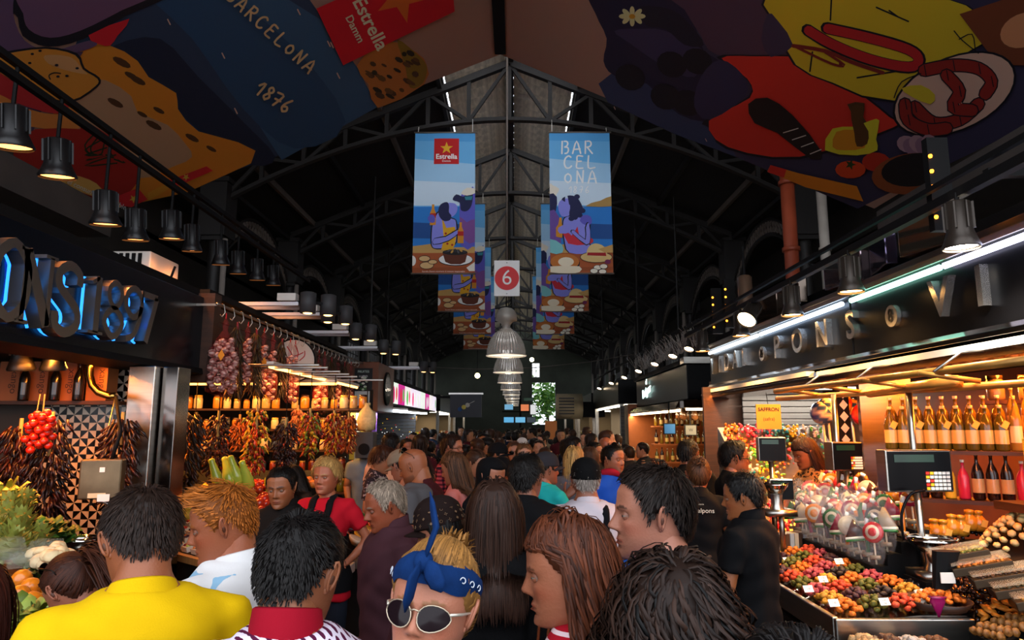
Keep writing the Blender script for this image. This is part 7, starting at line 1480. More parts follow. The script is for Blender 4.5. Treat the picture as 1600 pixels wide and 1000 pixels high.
strip((-3.0, 6.6, 2.45), (-4.4, 6.6, 2.45), 'warm strip light over the angled fruit counter', 100, 'ff9438'); strip((-2.3, 8.8, 2.45), (-4.4, 8.8, 2.45), 'warm strip light over the preserve shelves', 40, 'ffa850'); strip((-2.45, 6.8, 2.5), (-2.45, 10.6, 2.5), 'strip light along the garlic stall edge', 30, 'ffb060')
# steel arms with cylinder spots above the left stalls
for i, (px, py, Y) in enumerate(((467, 475, 7.3), (500, 491, 8.3), (545, 519, 9.6), (590, 543, 11.4), (655, 574, 15.0))):
    c = P(px, py, Y); t = thing('lamp_arm', 'white steel lamp arm with dark cylinder spots ' + ('above the first garlic', 'above the herb bunches', 'above the round sign', 'above the wooden sign box', 'above the juice adverts')[i], 'lamp arm', tuple(c), group='lamp arms over the left stalls')
    mb = MB(); mb.box((c.x - .7, c.y, c.z), (1.4, .05, .04)); part(t, 'arm', mb, mat('arm_white', 'c8c8cc', .35, .3)); mb = MB(); mb.box((c.x - .6, c.y + .2, c.z - .01), (1.2, .05, .04)); part(t, 'arm', mb, mat('arm_white', ''))
    mb = MB(); mb.box((c.x - 1.2, c.y + .1, (c.z + 3.1) / 2), (.08, .3, abs(c.z - 3.1) + .1)); part(t, 'upright', mb, BLACKM)
    mb = MB(); mb.box((c.x - .12, c.y, c.z + .07), (.2, .12, .08)); part(t, 'driver_box', mb, WHITE)
    for dx, dy in ((.1, .0), (.28, .15)):
        mb = MB(); mb.lathe([(.085, 0), (.085, .22), (.06, .23)], 16, (c.x + dx, c.y + dy, c.z - .1), cap=True); part(t, 'spot', mb, GREYP, True)
        mb = MB(); mb.ell((c.x + dx, c.y + dy, c.z - .1), (.05, .05, .012), 10, 4); part(t, 'lens', mb, mat('amber_small', 'ffc070', emit=6))
    mb = MB(); mb.bar((c.x - .05, c.y, c.z + .02), (c.x + .3, c.y + .12, c.z + .02), .04, .03); part(t, 'cross_bar', mb, BLACKM)
# ------------------------------------------------------------------ juice stall with backlit adverts
t = thing('advert_lightbox', 'row of backlit juice adverts in pink, purple and green', 'lightbox', (-2.75, 19, 2.4)); mb = MB(); mb.box((-2.9, 19, 2.66), (.24, 10, .56)); part(t, 'case', mb, BLACKM)
ap = ['e8e0f0', 'b030a0', 'e8f0e0', '40a040', 'd81870', 'f0e8f0', '8a2898', 'd02020', 'e8f0e8', 'c82088', '50b848', 'f0e0f0', 'a02090', 'e83070']
for k in range(10):
    y = 14.3 + k * .98; mb = MB(); mb.box((-2.775, y + .47, 2.66), (.02, .9, .48), col=('f0e8f4', 'e8f4e4', 'c81888', 'f4ece8', 'f0e4f4')[k % 5]); o = part(t, 'advert_panel', mb, m_attr('lit_advert', .4, emit=.95))
    mb = MB(); mb.ell((-2.765, y + .35, 2.62), (.008, .13, .19), 10, 8, None, ap[(k * 3 + 1) % 14]); mb.ell((-2.765, y + .7, 2.66), (.008, .10, .16), 10, 8, None, ap[(k * 3 + 4) % 14]); part(o, 'advert_print', mb, m_attr('lit_advert', .4))
t = thing('juice_stall', 'juice stall with yellow and purple posts and a dotted shutter', 'stall', (-3.4, 17, 0)); mb = MB(); mb.box((-3.85, 19, 3.0), (1.9, 10.2, .1)); mb.box((-3.9, 19, 2.36), (1.8, 10.2, .06)); part(t, 'roof', mb, BLACKM); mb = MB(); mb.box((-2.75, 18.4, .5), (.7, 7.6, 1.0)); part(t, 'counter', mb, WHITE); mb = MB(); mb.box((-3.45, 17.2, 2.1), (2.0, .08, .1)); part(t, 'transom', mb, WOODL)
for k, (dx, c_) in enumerate(((0, 'd8a028'), (.1, 'e8d8b0'), (.2, 'c8a030'), (.32, '4a2a6a'), (.4, '6a3a88'))): mb = MB(); mb.box((-3.1 + dx, 13.2, 1.25), (.09, .1, 2.4), col=c_); part(t, 'post', mb, m_attr())
for k in range(16): mb = MB(); mb.box((-3.3, 17.0, .95 + k * .085), (1.7, .03, .078)); part(t, 'shutter_slat', mb, GREYP, bev=.006)
mb = MB()
for k in range(40): mb.ell((random.uniform(-4.0, -2.5), 16.97, random.uniform(1.5, 2.1)), .012, 5, 3, None, ('e0c030', 'e8e8e8', 'd03020')[k % 3])
part(t, 'dots', mb, m_attr('lit_dots', .5, emit=.8), kind='stuff')
for (a, b, lab) in (((-2.45, 12.6, 2.2), (-2.45, 19, 2.25), 'cool strip light along the juice stall edge'), ((-3.2, 12.9, 2.25), (-2.1, 13.4, 2.2), 'cool strip light across the juice stall front')): strip(a, b, lab, 40, 'e8f4ff', glow=10., r=.025)
heap('juice_stall_goods', 'jumble of bright packets and cups on the juice stall counter', 'goods', (-2.7, 16.5, 1.02), .3, 3.4, .12, 420, (.05, .04, .06), ['e8c030', 'e8e0d8', 'd03020', 'e88830', 'f0ece0', '3a60a0'], SHINY, True, (0, 0), 70)
# more stalls down the left
c = P(728, 634, 24); t = thing('skewer_signboard', 'dark hanging signboard painted with a fruit skewer', 'signboard', tuple(c)); mb = MB(); mb.box(c, (1.1, .1, .8)); part(t, 'board', mb, mat('navy_board', '0c1424', .4)); mb = MB()
for k, c_ in enumerate(('1c4a80', 'c8b850', 'b8b8b0')): mb.ell((c.x - .2 + k * .13, c.y - .06, c.z - .12 + k * .07), (.08, .01, .08), 12, 6, None, c_)
mb.bar((c.x + .1, c.y - .055, c.z + .06), (c.x + .3, c.y - .055, c.z + .16), .02, .01, 'd8d8d0'); part(t, 'painted_skewer', mb, m_attr()); mb = MB(); mb.box((c.x, c.y, c.z + .42), (1.2, .2, .05)); part(t, 'light_hood', mb, mat('hood_white', 'd8d8d8', .4, emit=.6)); mb = MB(); mb.bar((c.x - .5, c.y, c.z + .3), (c.x - 1.6, c.y, c.z + .3), .08); part(t, 'bracket', mb, BLACKM)
def far_stall(x, y0, y1, s, lab, col, goods, seed, sign=None, lit='ffe8c8', e=40):
    """a stall seen end-on far down the aisle: counter, roof, back wall, posts, shelf of goods"""
    t = thing('market_stall', lab, 'stall', (x, (y0 + y1) / 2, 0)); yc, L = (y0 + y1) / 2, y1 - y0
    mb = MB(); mb.box((x + s * .2, yc, .5), (.7, L - .4, 1.0)); part(t, 'counter', mb, m_attr('stall_paint', .5), bev=.01); mb.c = [np.broadcast_to(np.array(C(col)), mb.c[0].shape)]
    mb = MB(); mb.box((x + s * .9, yc, 2.75), (2.1, L, .6)); part(t, 'fascia', mb, BLACK, bev=.01); mb = MB(); mb.box((x + s * 2.0, yc, 1.3), (.1, L, 2.6)); part(t, 'back_wall', mb, GREYP); mb = MB(); mb.box((x + s * 1.2, y1 - .1, 1.3), (1.6, .08, 2.6)); part(t, 'end_wall', mb, mat('stall_cream', '8a7a60', .7))
    for y in (y0 + .1, y1 - .1): mb = MB(); mb.box((x - s * .05, y, 1.25), (.1, .1, 2.5)); part(t, 'post', mb, STEEL)
    mb = MB(); mb.tube([(x, y0 + .1, 2.42), (x, y1 - .1, 2.42)], .025, 6); part(t, 'light_tube', mb, mat('far_tube', 'fff4e0', emit=8.0), True); mb = MB(); mb.tube([(x, y0 + .0, 2.42), (x + s * 1.8, y0, 2.42)], .025, 6); part(t, 'light_tube', mb, mat('far_tube', ''), True)
    heap('goods', '', '', (x + s * .2, yc, 1.0), .3, L / 2 - .4, .14, 260, (.05, .05, .06), goods, SHINY, True, (0, 0), seed, parent=t); heap('goods', '', '', (x + s * 1.1, y1 - .5, 1.5), .7, .1, .1, 90, (.04, .04, .1), goods[::-1], SHINY, True, (0, 0), seed + 1, parent=t)
    mb = MB(); mb.box((x + s * 1.1, y1 - .45, 1.45), (1.5, .3, .05)); part(t, 'shelf', mb, WOODL)
    light('stall_glow', 'AREA', (x + s * .8, yc, 2.35), e, lit, (1.0, L * .8), (x + s * .8, yc, 0), parent=t)
    return t
far_stall(-2.9, 25.2, 30, -1, 'cream-lit stall just past the skewer signboard', '6a6058', ['e8c838', 'd8d0c0', '8ab040', 'c83028'], 80)
far_stall(-2.8, 31, 37, -1, 'dim stall on the left near the end wall', '3a3430', ['c8a060', 'a04030', 'e0d8c8'], 84, e=20)
far_stall(2.7, 17.0, 22.5, 1, 'white counter stall with red and white goods beyond the closed shutter', 'a8a098', ['d02828', 'f0ece4', 'e8c8c0', '304060', 'd8d0c8'], 88, lit='fff4e8', e=55)
far_stall(2.8, 24, 30, 1, 'dim stall on the right behind the cream ventilator', '4a4038', ['c87028', 'e0d0b0', '8a2820'], 92, e=30)
far_stall(2.8, 31, 38, 1, 'last stall on the right near the garden doorway', '3a3430', ['c8a060', '50803a', 'e0d8c8'], 96, e=20)
# ------------------------------------------------------------------ delicatessen stall on the right, its neon script
t = thing('stall_fascia', 'black delicatessen fascia with small neon script sign', 'stall fascia', (2.75, 13, 2.2)); mb = MB(); mb.box((2.85, 13.3, 2.62), (.2, 4.5, .56)); part(t, 'panel', mb, BLACK, bev=.01); mb = MB(); mb.box((3.5, 11.02, 2.62), (1.5, .1, .56)); part(t, 'end_panel', mb, BLACK, bev=.01); mb = MB(); mb.box((3.55, 10.95, 2.95), (1.75, .25, .1)); part(t, 'cornice', mb, STEEL); part(t, 'lower_lip', extr([(2.9, 2.34), (2.6, 2.30), (2.55, 2.2), (2.9, 2.18)], 10.95, 15.5), DSTEEL); mb = MB(); mb.box((3.5, 10.93, 2.26), (1.7, .2, .12)); part(t, 'end_lip', mb, DSTEEL)
NM = frame((2.735, 14.2, 2.68), (0, -1, 0), (0, 0, 1)); mb = text_mb('el', .16, .02, 'ffffff', M=NM @ Matrix.Translation((.0, .13, .02))); part(t, 'neon_script', mb, mat('neon_pink', 'c8e8e0', emit=2.5)); mb = text_mb('Botiguer', .26, .02, 'ffffff', M=NM @ Matrix.Translation((0, -.06, .02)) @ Matrix.Rotation(R(8), 4, 'Z')); part(t, 'neon_script', mb, mat('neon_pink', ''))
mb = MB(); mb.box((3.6, 13.3, 2.94), (1.8, 4.6, .08)); mb.box((3.6, 13.3, 2.33), (1.5, 4.5, .05)); solo('stall_roof', mb, BLACKM, 'dark roof of the delicatessen stall', 'stall roof', (3.6, 13.3, 2.3), kind='structure')
strip((2.62, 11.0, 2.16), (2.62, 15.6, 2.16), 'white strip light along the delicatessen edge', 60, 'ffe0b0', glow=10, r=.022); strip((2.7, 10.9, 2.18), (4.3, 10.9, 2.18), 'white strip light across the delicatessen end', 70, 'ffd8a0', glow=10, r=.022)
mb = MB(); mb.box((4.4, 13.3, 1.2), (.08, 4.6, 2.4)); struct('wall_stall_deli', mb, WOODL); mb = MB(); mb.box((3.5, 15.6, 1.2), (1.9, .08, 2.4)); struct('wall_stall_deli_end', mb, mat('orange_wood', '8a4818', .55, noise=(3, .3)))
DC = thing('deli_counter', 'wooden delicatessen counter with nuts and baskets', 'counter', (2.9, 13, 0)); mb = MB(); mb.box((3.1, 13.2, .47), (1.0, 4.2, .94)); part(DC, 'body', mb, WOODL, bev=.01)
for r_, z in enumerate((1.2, 1.55, 1.9)):
    shelf('deli_shelf', (2.75, 13.9), (4.3, 13.9), z, ('lower', 'middle', 'upper')[r_] + ' orange shelf of bottles in the delicatessen', .3, mat('orange_wood', ''))
    for k in range(14): j = (k + r_) % 3; put('bottle', bm_[(0, 3, 1)[j]], (2.82 + k * .105, 13.86, z + .013), (0, 0, k), .85, ('green oil', 'dark wine', 'amber vinegar')[j] + ' bottle on the %s delicatessen shelf' % ('lower', 'middle', 'upper')[r_], 'bottle', 'bottles in the delicatessen')
for k in range(18):
    x = 2.75 + (k % 9) * .19; y = 11.3 + (k // 9) * .3; t = thing('hanging_goods', 'dark rounded cured goods hanging under the delicatessen roof', 'goods', (x, y, 2.0), group='cured goods under the delicatessen roof'); mb = MB(); mb.loft([ov((x, y, 2.0 + z), w, w * .7, 8, 1) for z, w in ((0, .02), (.04, .06), (.12, .05), (.2, .02), (.24, .015))], True, col=('4a2c18', '6a4428', '8a6a48')[k % 3]); part(t, 'ham', mb, SHINY, True); mb = MB(); mb.tube([(x, y, 2.23), (x, y, 2.31)], .005, 4); part(t, 'cord', mb, BLACKM)
for k in range(4):
    c = P(1015 + k * 13, 722 + (k % 2) * 8, 11.6); heap('pile_of_cones', ('basket of baguette slices', 'heap of golden biscuits', 'heap of almond cookies', 'heap of toasted nuts')[k] + ' on the delicatessen counter', 'baked goods', (2.75 + k * .24, 11.6, .95), .11, .35, .16, 90, (.04, .02, .015), ['d8a050', 'b87830', 'e0c080'], GOODS, True, (0, 0), 100 + k)
for px, py, c_, lab in ((1046, 670, '28507a', 'small blue computer screen hanging in the delicatessen'), (1079, 672, '5a5a54', 'small framed crest board hanging in the delicatessen')):
    c = P(px, py, 11.3); t = thing('hanging_screen', lab, 'screen', tuple(c)); mb = MB(); mb.box(c, (.2, .04, .18)); part(t, 'case', mb, BLACKM); mb = MB(); mb.box((c.x, c.y - .022, c.z), (.17, .006, .15), col=c_); part(t, 'screen', mb, m_attr('lit_screen', .3, emit=.9)); mb = MB(); mb.bar(c, (c.x, c.y, 2.31), .02); part(t, 'bracket', mb, BLACKM)
    if px > 1060: mb = text_mb('W', .07, 0, '202020', M=frame((c.x, c.y - .028, c.z), (1, 0, 0), (0, 0, 1))); part(t, 'crest', mb, m_attr())
mb = MB(); mb.box((2.66, 16.1, 1.2), (.2, .16, 2.4)); solo('stone_post', mb, mat('stone', '9a8a70', .8, noise=(5, .2)), 'pale stone post at the corner of the delicatessen', 'post', (2.66, 16.1, 0))
t = thing('roller_shutter', 'closed dark grey roller shutter beyond the delicatessen', 'shutter', (2.62, 16.6, 0))
for k in range(26): mb = MB(); mb.box((2.62, 16.6, .05 + k * .092), (.04, .8, .086)); part(t, 'slat', mb, GREYP, bev=.008)
# ventilator, orange poster, screens
c = P(893, 635, 23); t = thing('ventilator', 'cream round ventilator with a slatted grille over the right stalls', 'ventilator', tuple(c)); mb = MB(); mb.tube([c + Vector((-.5, 0, 0)), c + Vector((.35, 0, 0))], .42, 20); part(t, 'drum', mb, mat('vent_cream', 'a89878', .5), True); mb = MB(); mb.tube([c + Vector((-.2, -.3, 0)), c + Vector((-.2, -.46, 0))], .36, 20); part(t, 'grille_ring', mb, mat('vent_cream', ''), True)
for k in range(6): mb = MB(); mb.box((c.x - .2, c.y - .47, c.z - .25 + k * .1), (.5, .03, .04)); part(t, 'grille_slat', mb, GREYP)
mb = MB(); mb.box((c.x + .6, c.y + .55, c.z - .1), (1.0, 1.3, .5)); part(t, 'mount', mb, BLACKM)
c = P(861, 672, 21); t = thing('orange_poster', 'orange poster board standing above the crowd near the ventilator', 'poster', tuple(c)); mb = MB(); mb.box(c, (.36, .05, .55)); part(t, 'board', mb, mat('poster_orange', 'c87838', .6)); mb = MB(); mb.box((c.x, c.y + .06, c.z / 2), (.06, .06, c.z)); part(t, 'pole', mb, BLACKM)
t = thing('video_wall', 'wall of lit video screens at the far end of the aisle', 'video screens', tuple(P(813, 665, 34)))
for i, (px, py, w, h, c_) in enumerate(((795, 636, 14, 9, '68a0c0'), (820, 637, 13, 11, 'd87848'), (833, 640, 9, 16, 'd8d8d8'), (795, 656, 16, 9, '58a8d8'), (813, 656, 16, 9, '68b0d8'), (830, 656, 14, 9, '303840'), (801, 624, 9, 6, '284030'), (826, 624, 16, 5, '1c3020'))):
    c = P(px, py, 34); k = 34 / 1067; mb = MB(); mb.box(c, (w * k, .08, h * k), col='101010'); o = part(t, 'screen_case', mb, m_attr()); mb = MB(); mb.box((c.x, c.y - .05, c.z), (w * k * .94, .02, h * k * .9), col=c_); part(o, 'picture', mb, m_attr('lit_screen', .3))
c = P(813, 640, 34); mb = MB(); mb.box((c.x, 34.1, 3.2), (.1, .1, 2.8)); mb.box((c.x, 34.1, 2.6), (1.8, .06, .06)); part(t, 'hanger', mb, BLACKM); mb = MB(); mb.tube([(c.x, 34.1, 4.5), (c.x, 34.1, 8.4)], .02, 6); part(t, 'cable', mb, BLACKM)
# duct and roofs seen over the stalls, both sides, wire brushes along the rail
for i, (x, y0, y1, z, h) in enumerate(((4.2, 9, 16, 3.15, .3),)):
    mb = MB(); mb.box((x, (y0 + y1) / 2, z), (.4, y1 - y0, h)); solo('ventilation_duct', mb, GREYP, 'low grey duct behind the delicatessen', 'duct', (x, y0, z - h / 2), kind='structure')
def bird_spikes(x, y0, y1, z, lab, seed):
    g = np.random.default_rng(seed); mb = MB()
    for k in range(int((y1 - y0) * 60)): p = Vector((x + g.normal() * .03, g.uniform(y0, y1), z)); mb.tube([p, p + Vector((g.normal() * .12, g.normal() * .12, .16 + g.random() * .16))], [.004, .002], 3, col='a8a098')
    solo('bird_spikes', mb, m_attr('spikes', .4, metal=.5), lab, 'bird spikes', (x, y0, z), kind='stuff')
bird_spikes(2.5, 9.2, 14.0, 3.0, 'wire bird spikes along the roof beyond the chrome lettering', 1)
for i, y in enumerate((9.6, 10.6, 12, 13.6, 15.4, 17.5, 20)):
    spot(2.45, y, 2.98, 'small clip lamp shining on the right-hand stall roofs ' + ('first beyond the sweet stall', 'second beyond the sweet stall', 'over the delicatessen corner', 'over the neon script', 'past the neon script', 'over the white counter', 'over the far white counter')[i], 10, 'ffe0b8', 18, .8, 'clip lamps along the right stalls', (-.3, -.3, -.8), None, False, 3.3)
mb = MB(); mb.box((2.45, 15, 3.31), (.04, 12, .04)); solo('lighting_rail', mb, BLACKM, 'black rail carrying the clip lamps over the right stalls', 'rail', (2.45, 15, 3.3), kind='structure')
# ------------------------------------------------------------------ the crowd
def _xyz(nt, tc):
    s = nt.nodes.new('ShaderNodeSeparateXYZ'); nt.links.new(tc, s.inputs[0]); return s
def _m(nt, op, a, b=None):
    n = nt.nodes.new('ShaderNodeMath'); n.operation = op
    for i, q in enumerate((a, b)):
        if q is None: continue
        if isinstance(q, (int, float)): n.inputs[i].default_value = q
        else: nt.links.new(q, n.inputs[i])
    return n.outputs[0]
def _mix(nt, f, a, b):
    n = nt.nodes.new('ShaderNodeMix'); n.data_type = 'RGBA'; nt.links.new(f, n.inputs[0])
    for i, q in ((6, a), (7, b)):
        if isinstance(q, (str, tuple)): n.inputs[i].default_value = (*C(q), 1)
        else: nt.links.new(q, n.inputs[i])
    return n.outputs[2]
def stripes(c1, c2, f, duty, axis=2):
    def fn(nt, tc, src):
        s = _xyz(nt, tc); w = _m(nt, 'ADD', s.outputs[axis], _m(nt, 'MULTIPLY', _m(nt, 'SINE', _m(nt, 'MULTIPLY', s.outputs[0], 14.0)), .004))
        return _mix(nt, _m(nt, 'GREATER_THAN', _m(nt, 'FRACT', _m(nt, 'MULTIPLY', w, f)), duty), c1, c2)
    return fn
def check(c1, c2, c3, f):
    def fn(nt, tc, src):
        s = _xyz(nt, tc); a = _m(nt, 'GREATER_THAN', _m(nt, 'FRACT', _m(nt, 'MULTIPLY', s.outputs[2], f)), .5); b = _m(nt, 'GREATER_THAN', _m(nt, 'FRACT', _m(nt, 'MULTIPLY', s.outputs[0], f)), .5)
        return _mix(nt, _m(nt, 'MULTIPLY', a, b), _mix(nt, a, _mix(nt, b, c1, c2), c2), c3)
    return fn
def blobs(c1, c2, sc, thr):
    def fn(nt, tc, src):
        n = nt.nodes.new('ShaderNodeTexNoise'); n.inputs['Scale'].default_value = sc; n.inputs['Detail'].default_value = 1.5; nt.links.new(tc, n.inputs[0])
        return _mix(nt, _m(nt, 'GREATER_THAN', n.outputs[0], thr), c1, c2)
    return fn
def lattice(c1, c2, f):
    """white knitted lattice with dark diamond holes"""
    def fn(nt, tc, src):
        s = _xyz(nt, tc); a = _m(nt, 'ADD', s.outputs[0], s.outputs[1]); u = _m(nt, 'SINE', _m(nt, 'MULTIPLY', _m(nt, 'ADD', a, s.outputs[2]), f)); v = _m(nt, 'SINE', _m(nt, 'MULTIPLY', _m(nt, 'SUBTRACT', a, s.outputs[2]), f))
        return _mix(nt, _m(nt, 'GREATER_THAN', _m(nt, 'MULTIPLY', _m(nt, 'ADD', u, 1.0), _m(nt, 'ADD', v, 1.0)), 1.15), c1, c2)
    return fn
def raglan(body, slv, band):
    def fn(nt, tc, src):
        s = _xyz(nt, tc); a = _m(nt, 'GREATER_THAN', _m(nt, 'ADD', _m(nt, 'ABSOLUTE', s.outputs[0]), _m(nt, 'MULTIPLY', _m(nt, 'SUBTRACT', s.outputs[2], 1.3), .35)), .165); b = _m(nt, 'LESS_THAN', _m(nt, 'ABSOLUTE', _m(nt, 'SUBTRACT', s.outputs[2], 1.22)), .045)
        return _mix(nt, a, _mix(nt, b, body, band), slv)
    return fn
def add_bandana(ctx, col='0c2a58'):
    mb = MB(); M = ctx['Hm'] @ Matrix.Translation((0, -.008, .165)) @ Matrix.Rotation(R(16), 4, 'X'); rr = []
    for a in np.linspace(0, 2 * PI, 40, endpoint=False):
        x, y = .086 * math.sin(a), .108 * math.cos(a); k = 1.0; h = .026 * (1 + .15 * math.sin(a * 5)); z = .006 * math.sin(3 * a)
        rr.append([(x * .98, y * .98, z - h), (x * 1.06, y * 1.05, z - h * .5), (x * 1.08, y * 1.06, z), (x * 1.03, y * 1.03, z + h * .6), (x * .90, y * .92, z + h)])
    rings = [np.array([r_[i] for r_ in rr]) for i in range(5)]; mb.loft(rings, False, M, C(col))
    o = ctx['emit']('bandana', mb, cloth('bandana', attr=True, pattern=None, noise=(30, .2)))
    kb = MB(); K0 = Vector((0, .118, .012)); kb.ell(K0, (.020, .018, .022), 12, 8, M, C(col))
    for s, e1, e2 in ((-1, (-.02, .03, .06), (.015, .02, .13)), (1, (.0, .03, -.04), (.01, .0, -.095)), (-1, (-.03, .02, -.02), (-.055, .01, -.05))):
        p0, p1, p2 = K0, K0 + Vector(e1), K0 + Vector(e2); kb.tube([p0, p0.lerp(p1, .6), p1, p1.lerp(p2, .6), p2], [.010, .016, .020, .018, .003], 8, True, M, C(col), flat=.3)
    ctx['emit']('knot', kb, cloth('bandana')).parent = o
    pb = MB()
    for a in (1.0, 1.22, 1.44, 1.66, -.9, -1.15, -1.4):
        p = Vector((.092 * math.sin(a), .115 * math.cos(a), -.004)); n = Vector((math.sin(a), math.cos(a), 0)).normalized(); fr = M @ frame(p + n * .004, (math.cos(a), -math.sin(a), 0), (0, 0, 1))
        q = np.linspace(0, 5.2, 12); pb.tube([(.008 * math.cos(t_) * (1 - t_ / 9), .008 * math.sin(t_) * (1 - t_ / 9), 0) for t_ in q], .0013, 4, True, fr, 'c8d0dc')
    ctx['emit']('printed_swirl', pb, m_attr()).parent = o
def add_hood(ctx, col='0b0b0d', drape=.30):
    Vv, A, T_ = ctx['Vv'], ctx['A'], ctx['T']; cen = np.array([0, -.005, .5 * HH]); nr = Vv - cen; nr /= np.linalg.norm(nr, axis=-1, keepdims=True); mb = MB()
    face = (np.abs(A) < R(62)) & (T_ < .80) & (T_ > .02); off = np.where(face, -.01, .018); cap = Vv + nr * off[..., None]; mb.add(cap.reshape(-1, 3), grid_faces(*A.shape, ~face), ctx['Hm'], C(col))
    rings = [ov((0, y, z), w, d, 20, 1) for z, w, d, y in ((1.58, .074, .082, -.012), (1.53, .082, .085, -.012), (1.49, .12, .10, -.015), (1.44, .185, .125, -.012), (1.38, .205, .135, -.008))]; mb.loft(rings, False, None, C(col)); ctx['emit']('hood', mb, cloth('hood', attr=True))
def add_back_text(ctx, txt, size=.045, z=1.37, x=0., col='c8c0b0', big=None):
    mb = text_mb(txt, size, .001, col, M=frame((x, -.146, z), (1, 0, 0), (0, -.05, 1)))
    if big: text_mb(big, size * .35, .001, col, mb=mb, M=frame((x - .02, -.146, z + size), (1, 0, 0), (0, -.05, 1)))
    ctx['emit']('back_lettering', mb, m_attr())
def add_dungarees(ctx, col='101012'):
    mb = MB(); g = .026
    rings = [ov((0, y, z), w + g, d + g, 20) for z, w, d, y in TF if z < 1.24]; mb.loft(rings, False, None, C(col)); o = ctx['emit']('dungarees', mb, cloth('plain'))
    for s in (-1, 1): add_strap(ctx, s * .62, col, .026)
def add_scarf(ctx, col='901828'):
    mb = MB(); mb.tube([(.085 * math.cos(q), .08 * math.sin(q) - .02, 1.50 + .012 * math.sin(2 * q)) for q in np.linspace(0, 2 * PI, 20)], .032, 10, False, None, C(col)); ctx['emit']('scarf', mb, cloth('plain'))
def add_handbag(ctx, col='6a3014'):
    mb = MB(); mb.tube(cr([(.13, -.10, 1.05), (.155, -.13, 1.25), (.14, -.10, 1.42), (.12, -.02, 1.475), (.12, .06, 1.43), (.15, .12, 1.2), (.2, .1, 1.0)], 4, False), .012, 8, True, None, C(col), flat=.4); mb.tube(cr([(.15, -.11, 1.05), (.19, -.14, 1.25), (.175, -.10, 1.41), (.15, -.02, 1.46)], 4, False), .012, 8, True, None, C(col), flat=.4); ctx['emit']('bag_strap', mb, mat('tan_leather', '6a3014', .4, coat=.2))
def add_patch(ctx, col='d8d0d0'):
    mb = MB(); mb.box((0, .118, .80 * HH), (.028, .006, .03), ctx['Hm'], col=col); mb.box((0, .122, .80 * HH), (.014, .004, .014), ctx['Hm'], col='b02020'); ctx['emit']('cap_patch', mb, m_attr())
def add_marks(ctx, col='6a5038'):
    """small printed four-petal, lozenge and circle marks over the cap"""
    Vv, A, T_ = ctx['Vv'], ctx['A'], ctx['T']; cen = np.array([0, -.005, .55 * HH]); mb = MB(); k = 0
    for t0 in (.66, .74, .82, .90, .96):
        for a in np.arange(-3.0, 3.1, .34 / max(.25, math.cos((t0 - .55) * 2.9))):
            i = np.argmin(np.abs(T_[:, 0] - t0)); j = np.argmin(np.abs(A[0] - a)); p = Vv[i, j]; n = p - cen; n /= np.linalg.norm(n); q = Vector(p + n * (.019 + .012 * sstep(np.array(t0), .7, 1))); n = Vector(n); u = Vector((0, 0, 1)).cross(n); u = u if u.length > .1 else Vector((1, 0, 0)); M = ctx['Hm'] @ frame(q, u, n.cross(u)); k += 1; r = .0062
            if k % 3 == 0:
                for b in range(4): mb.prism([(r * .2 * math.cos(b * PI / 2 + .8), r * .2 * math.sin(b * PI / 2 + .8)), (r * math.cos(b * PI / 2 - .3), r * math.sin(b * PI / 2 - .3)), (r * 1.3 * math.cos(b * PI / 2), r * 1.3 * math.sin(b * PI / 2)), (r * math.cos(b * PI / 2 + .3), r * math.sin(b * PI / 2 + .3))], 0, .0008, M, col)
            elif k % 3 == 1: mb.tube([(r * math.cos(b), r * math.sin(b), .0005) for b in np.linspace(0, 6.3, 10)], .0011, 4, False, M, col)
            else: mb.prism([(-r * 1.1, 0), (0, -r * 1.1), (r * 1.1, 0), (0, r * 1.1)], 0, .0008, M, col)
    ctx['emit']('printed_marks', mb, m_attr(), False)
def held(name, lab, cat, mb, m, loc): solo(name, mb, m, lab, cat, loc)
HL_F = [(0, .83), (40, .82), (60, .72), (78, .55), (95, .45), (120, .25), (180, .12)]
def woman_hair(**k): d = dict(hairline=HL_F); d.update(k); return d
# --- near row
person('person in a bright yellow T-shirt with short dark hair seen from behind', 236, 757, 1.72, 26, 3, 0, '905436', dict(stubble=.15), '241812', 'short', dict(thick=.008, len=.03, n=2600, colv=.3), turn=20, nod=18, lean=4, topc='e8c80c', topm=cloth('yellow', col='d0a806', noise=(5, .06)), wide=1.08)
person('person with brown tied-back hair and sunglasses pushed up, bending over the vegetables', 176, 850, 2.3, 70, 3, 1, '90543c', {}, '3a1c10', 'pony', woman_hair(n=1300, colv=.3), nod=28, lean=12, topc='303030', extras=dict(add=[(add_glasses, dict(up=1))]))
person('person with long auburn hair at the edge of the vegetable counter', -38, 872, 1.9, 20, 3, 1, '90543c', {}, '38150c', 'long', woman_hair(len=.5, n=1500), topc='201818', turn=20)
person('person with ginger swept-up hair in a white and blue T-shirt, face in profile', 368, 752, 2.3, 72, 3, 0, '975436', dict(jaw=1.02), 'a05a20', 'quiff', dict(n=1800, capdark=.55, colv=.3, lid=-6, look=(0, -20)), turn=38, nod=14, topm=cloth('tiedye', pattern=blobs('d8d8d8', '8ab4d0', 9, .56)))
person('person with black hair in a white and purple lattice polo with crimson collar', 462, 801, 1.52, -4, 3, 0, '895336', {}, '0e0b0a', 'short', dict(thick=.006, len=.018, n=2600, colv=.4, lift=.2), neck='polo', topm=cloth('lattice', pattern=lattice('d8d0e0', '501838', 230)), turn=-10, nod=12, wide=1.1, extras=dict(collar='8c0c20', add=[(add_strap, dict(s=1, col='0a0a0c', w=.02))]))
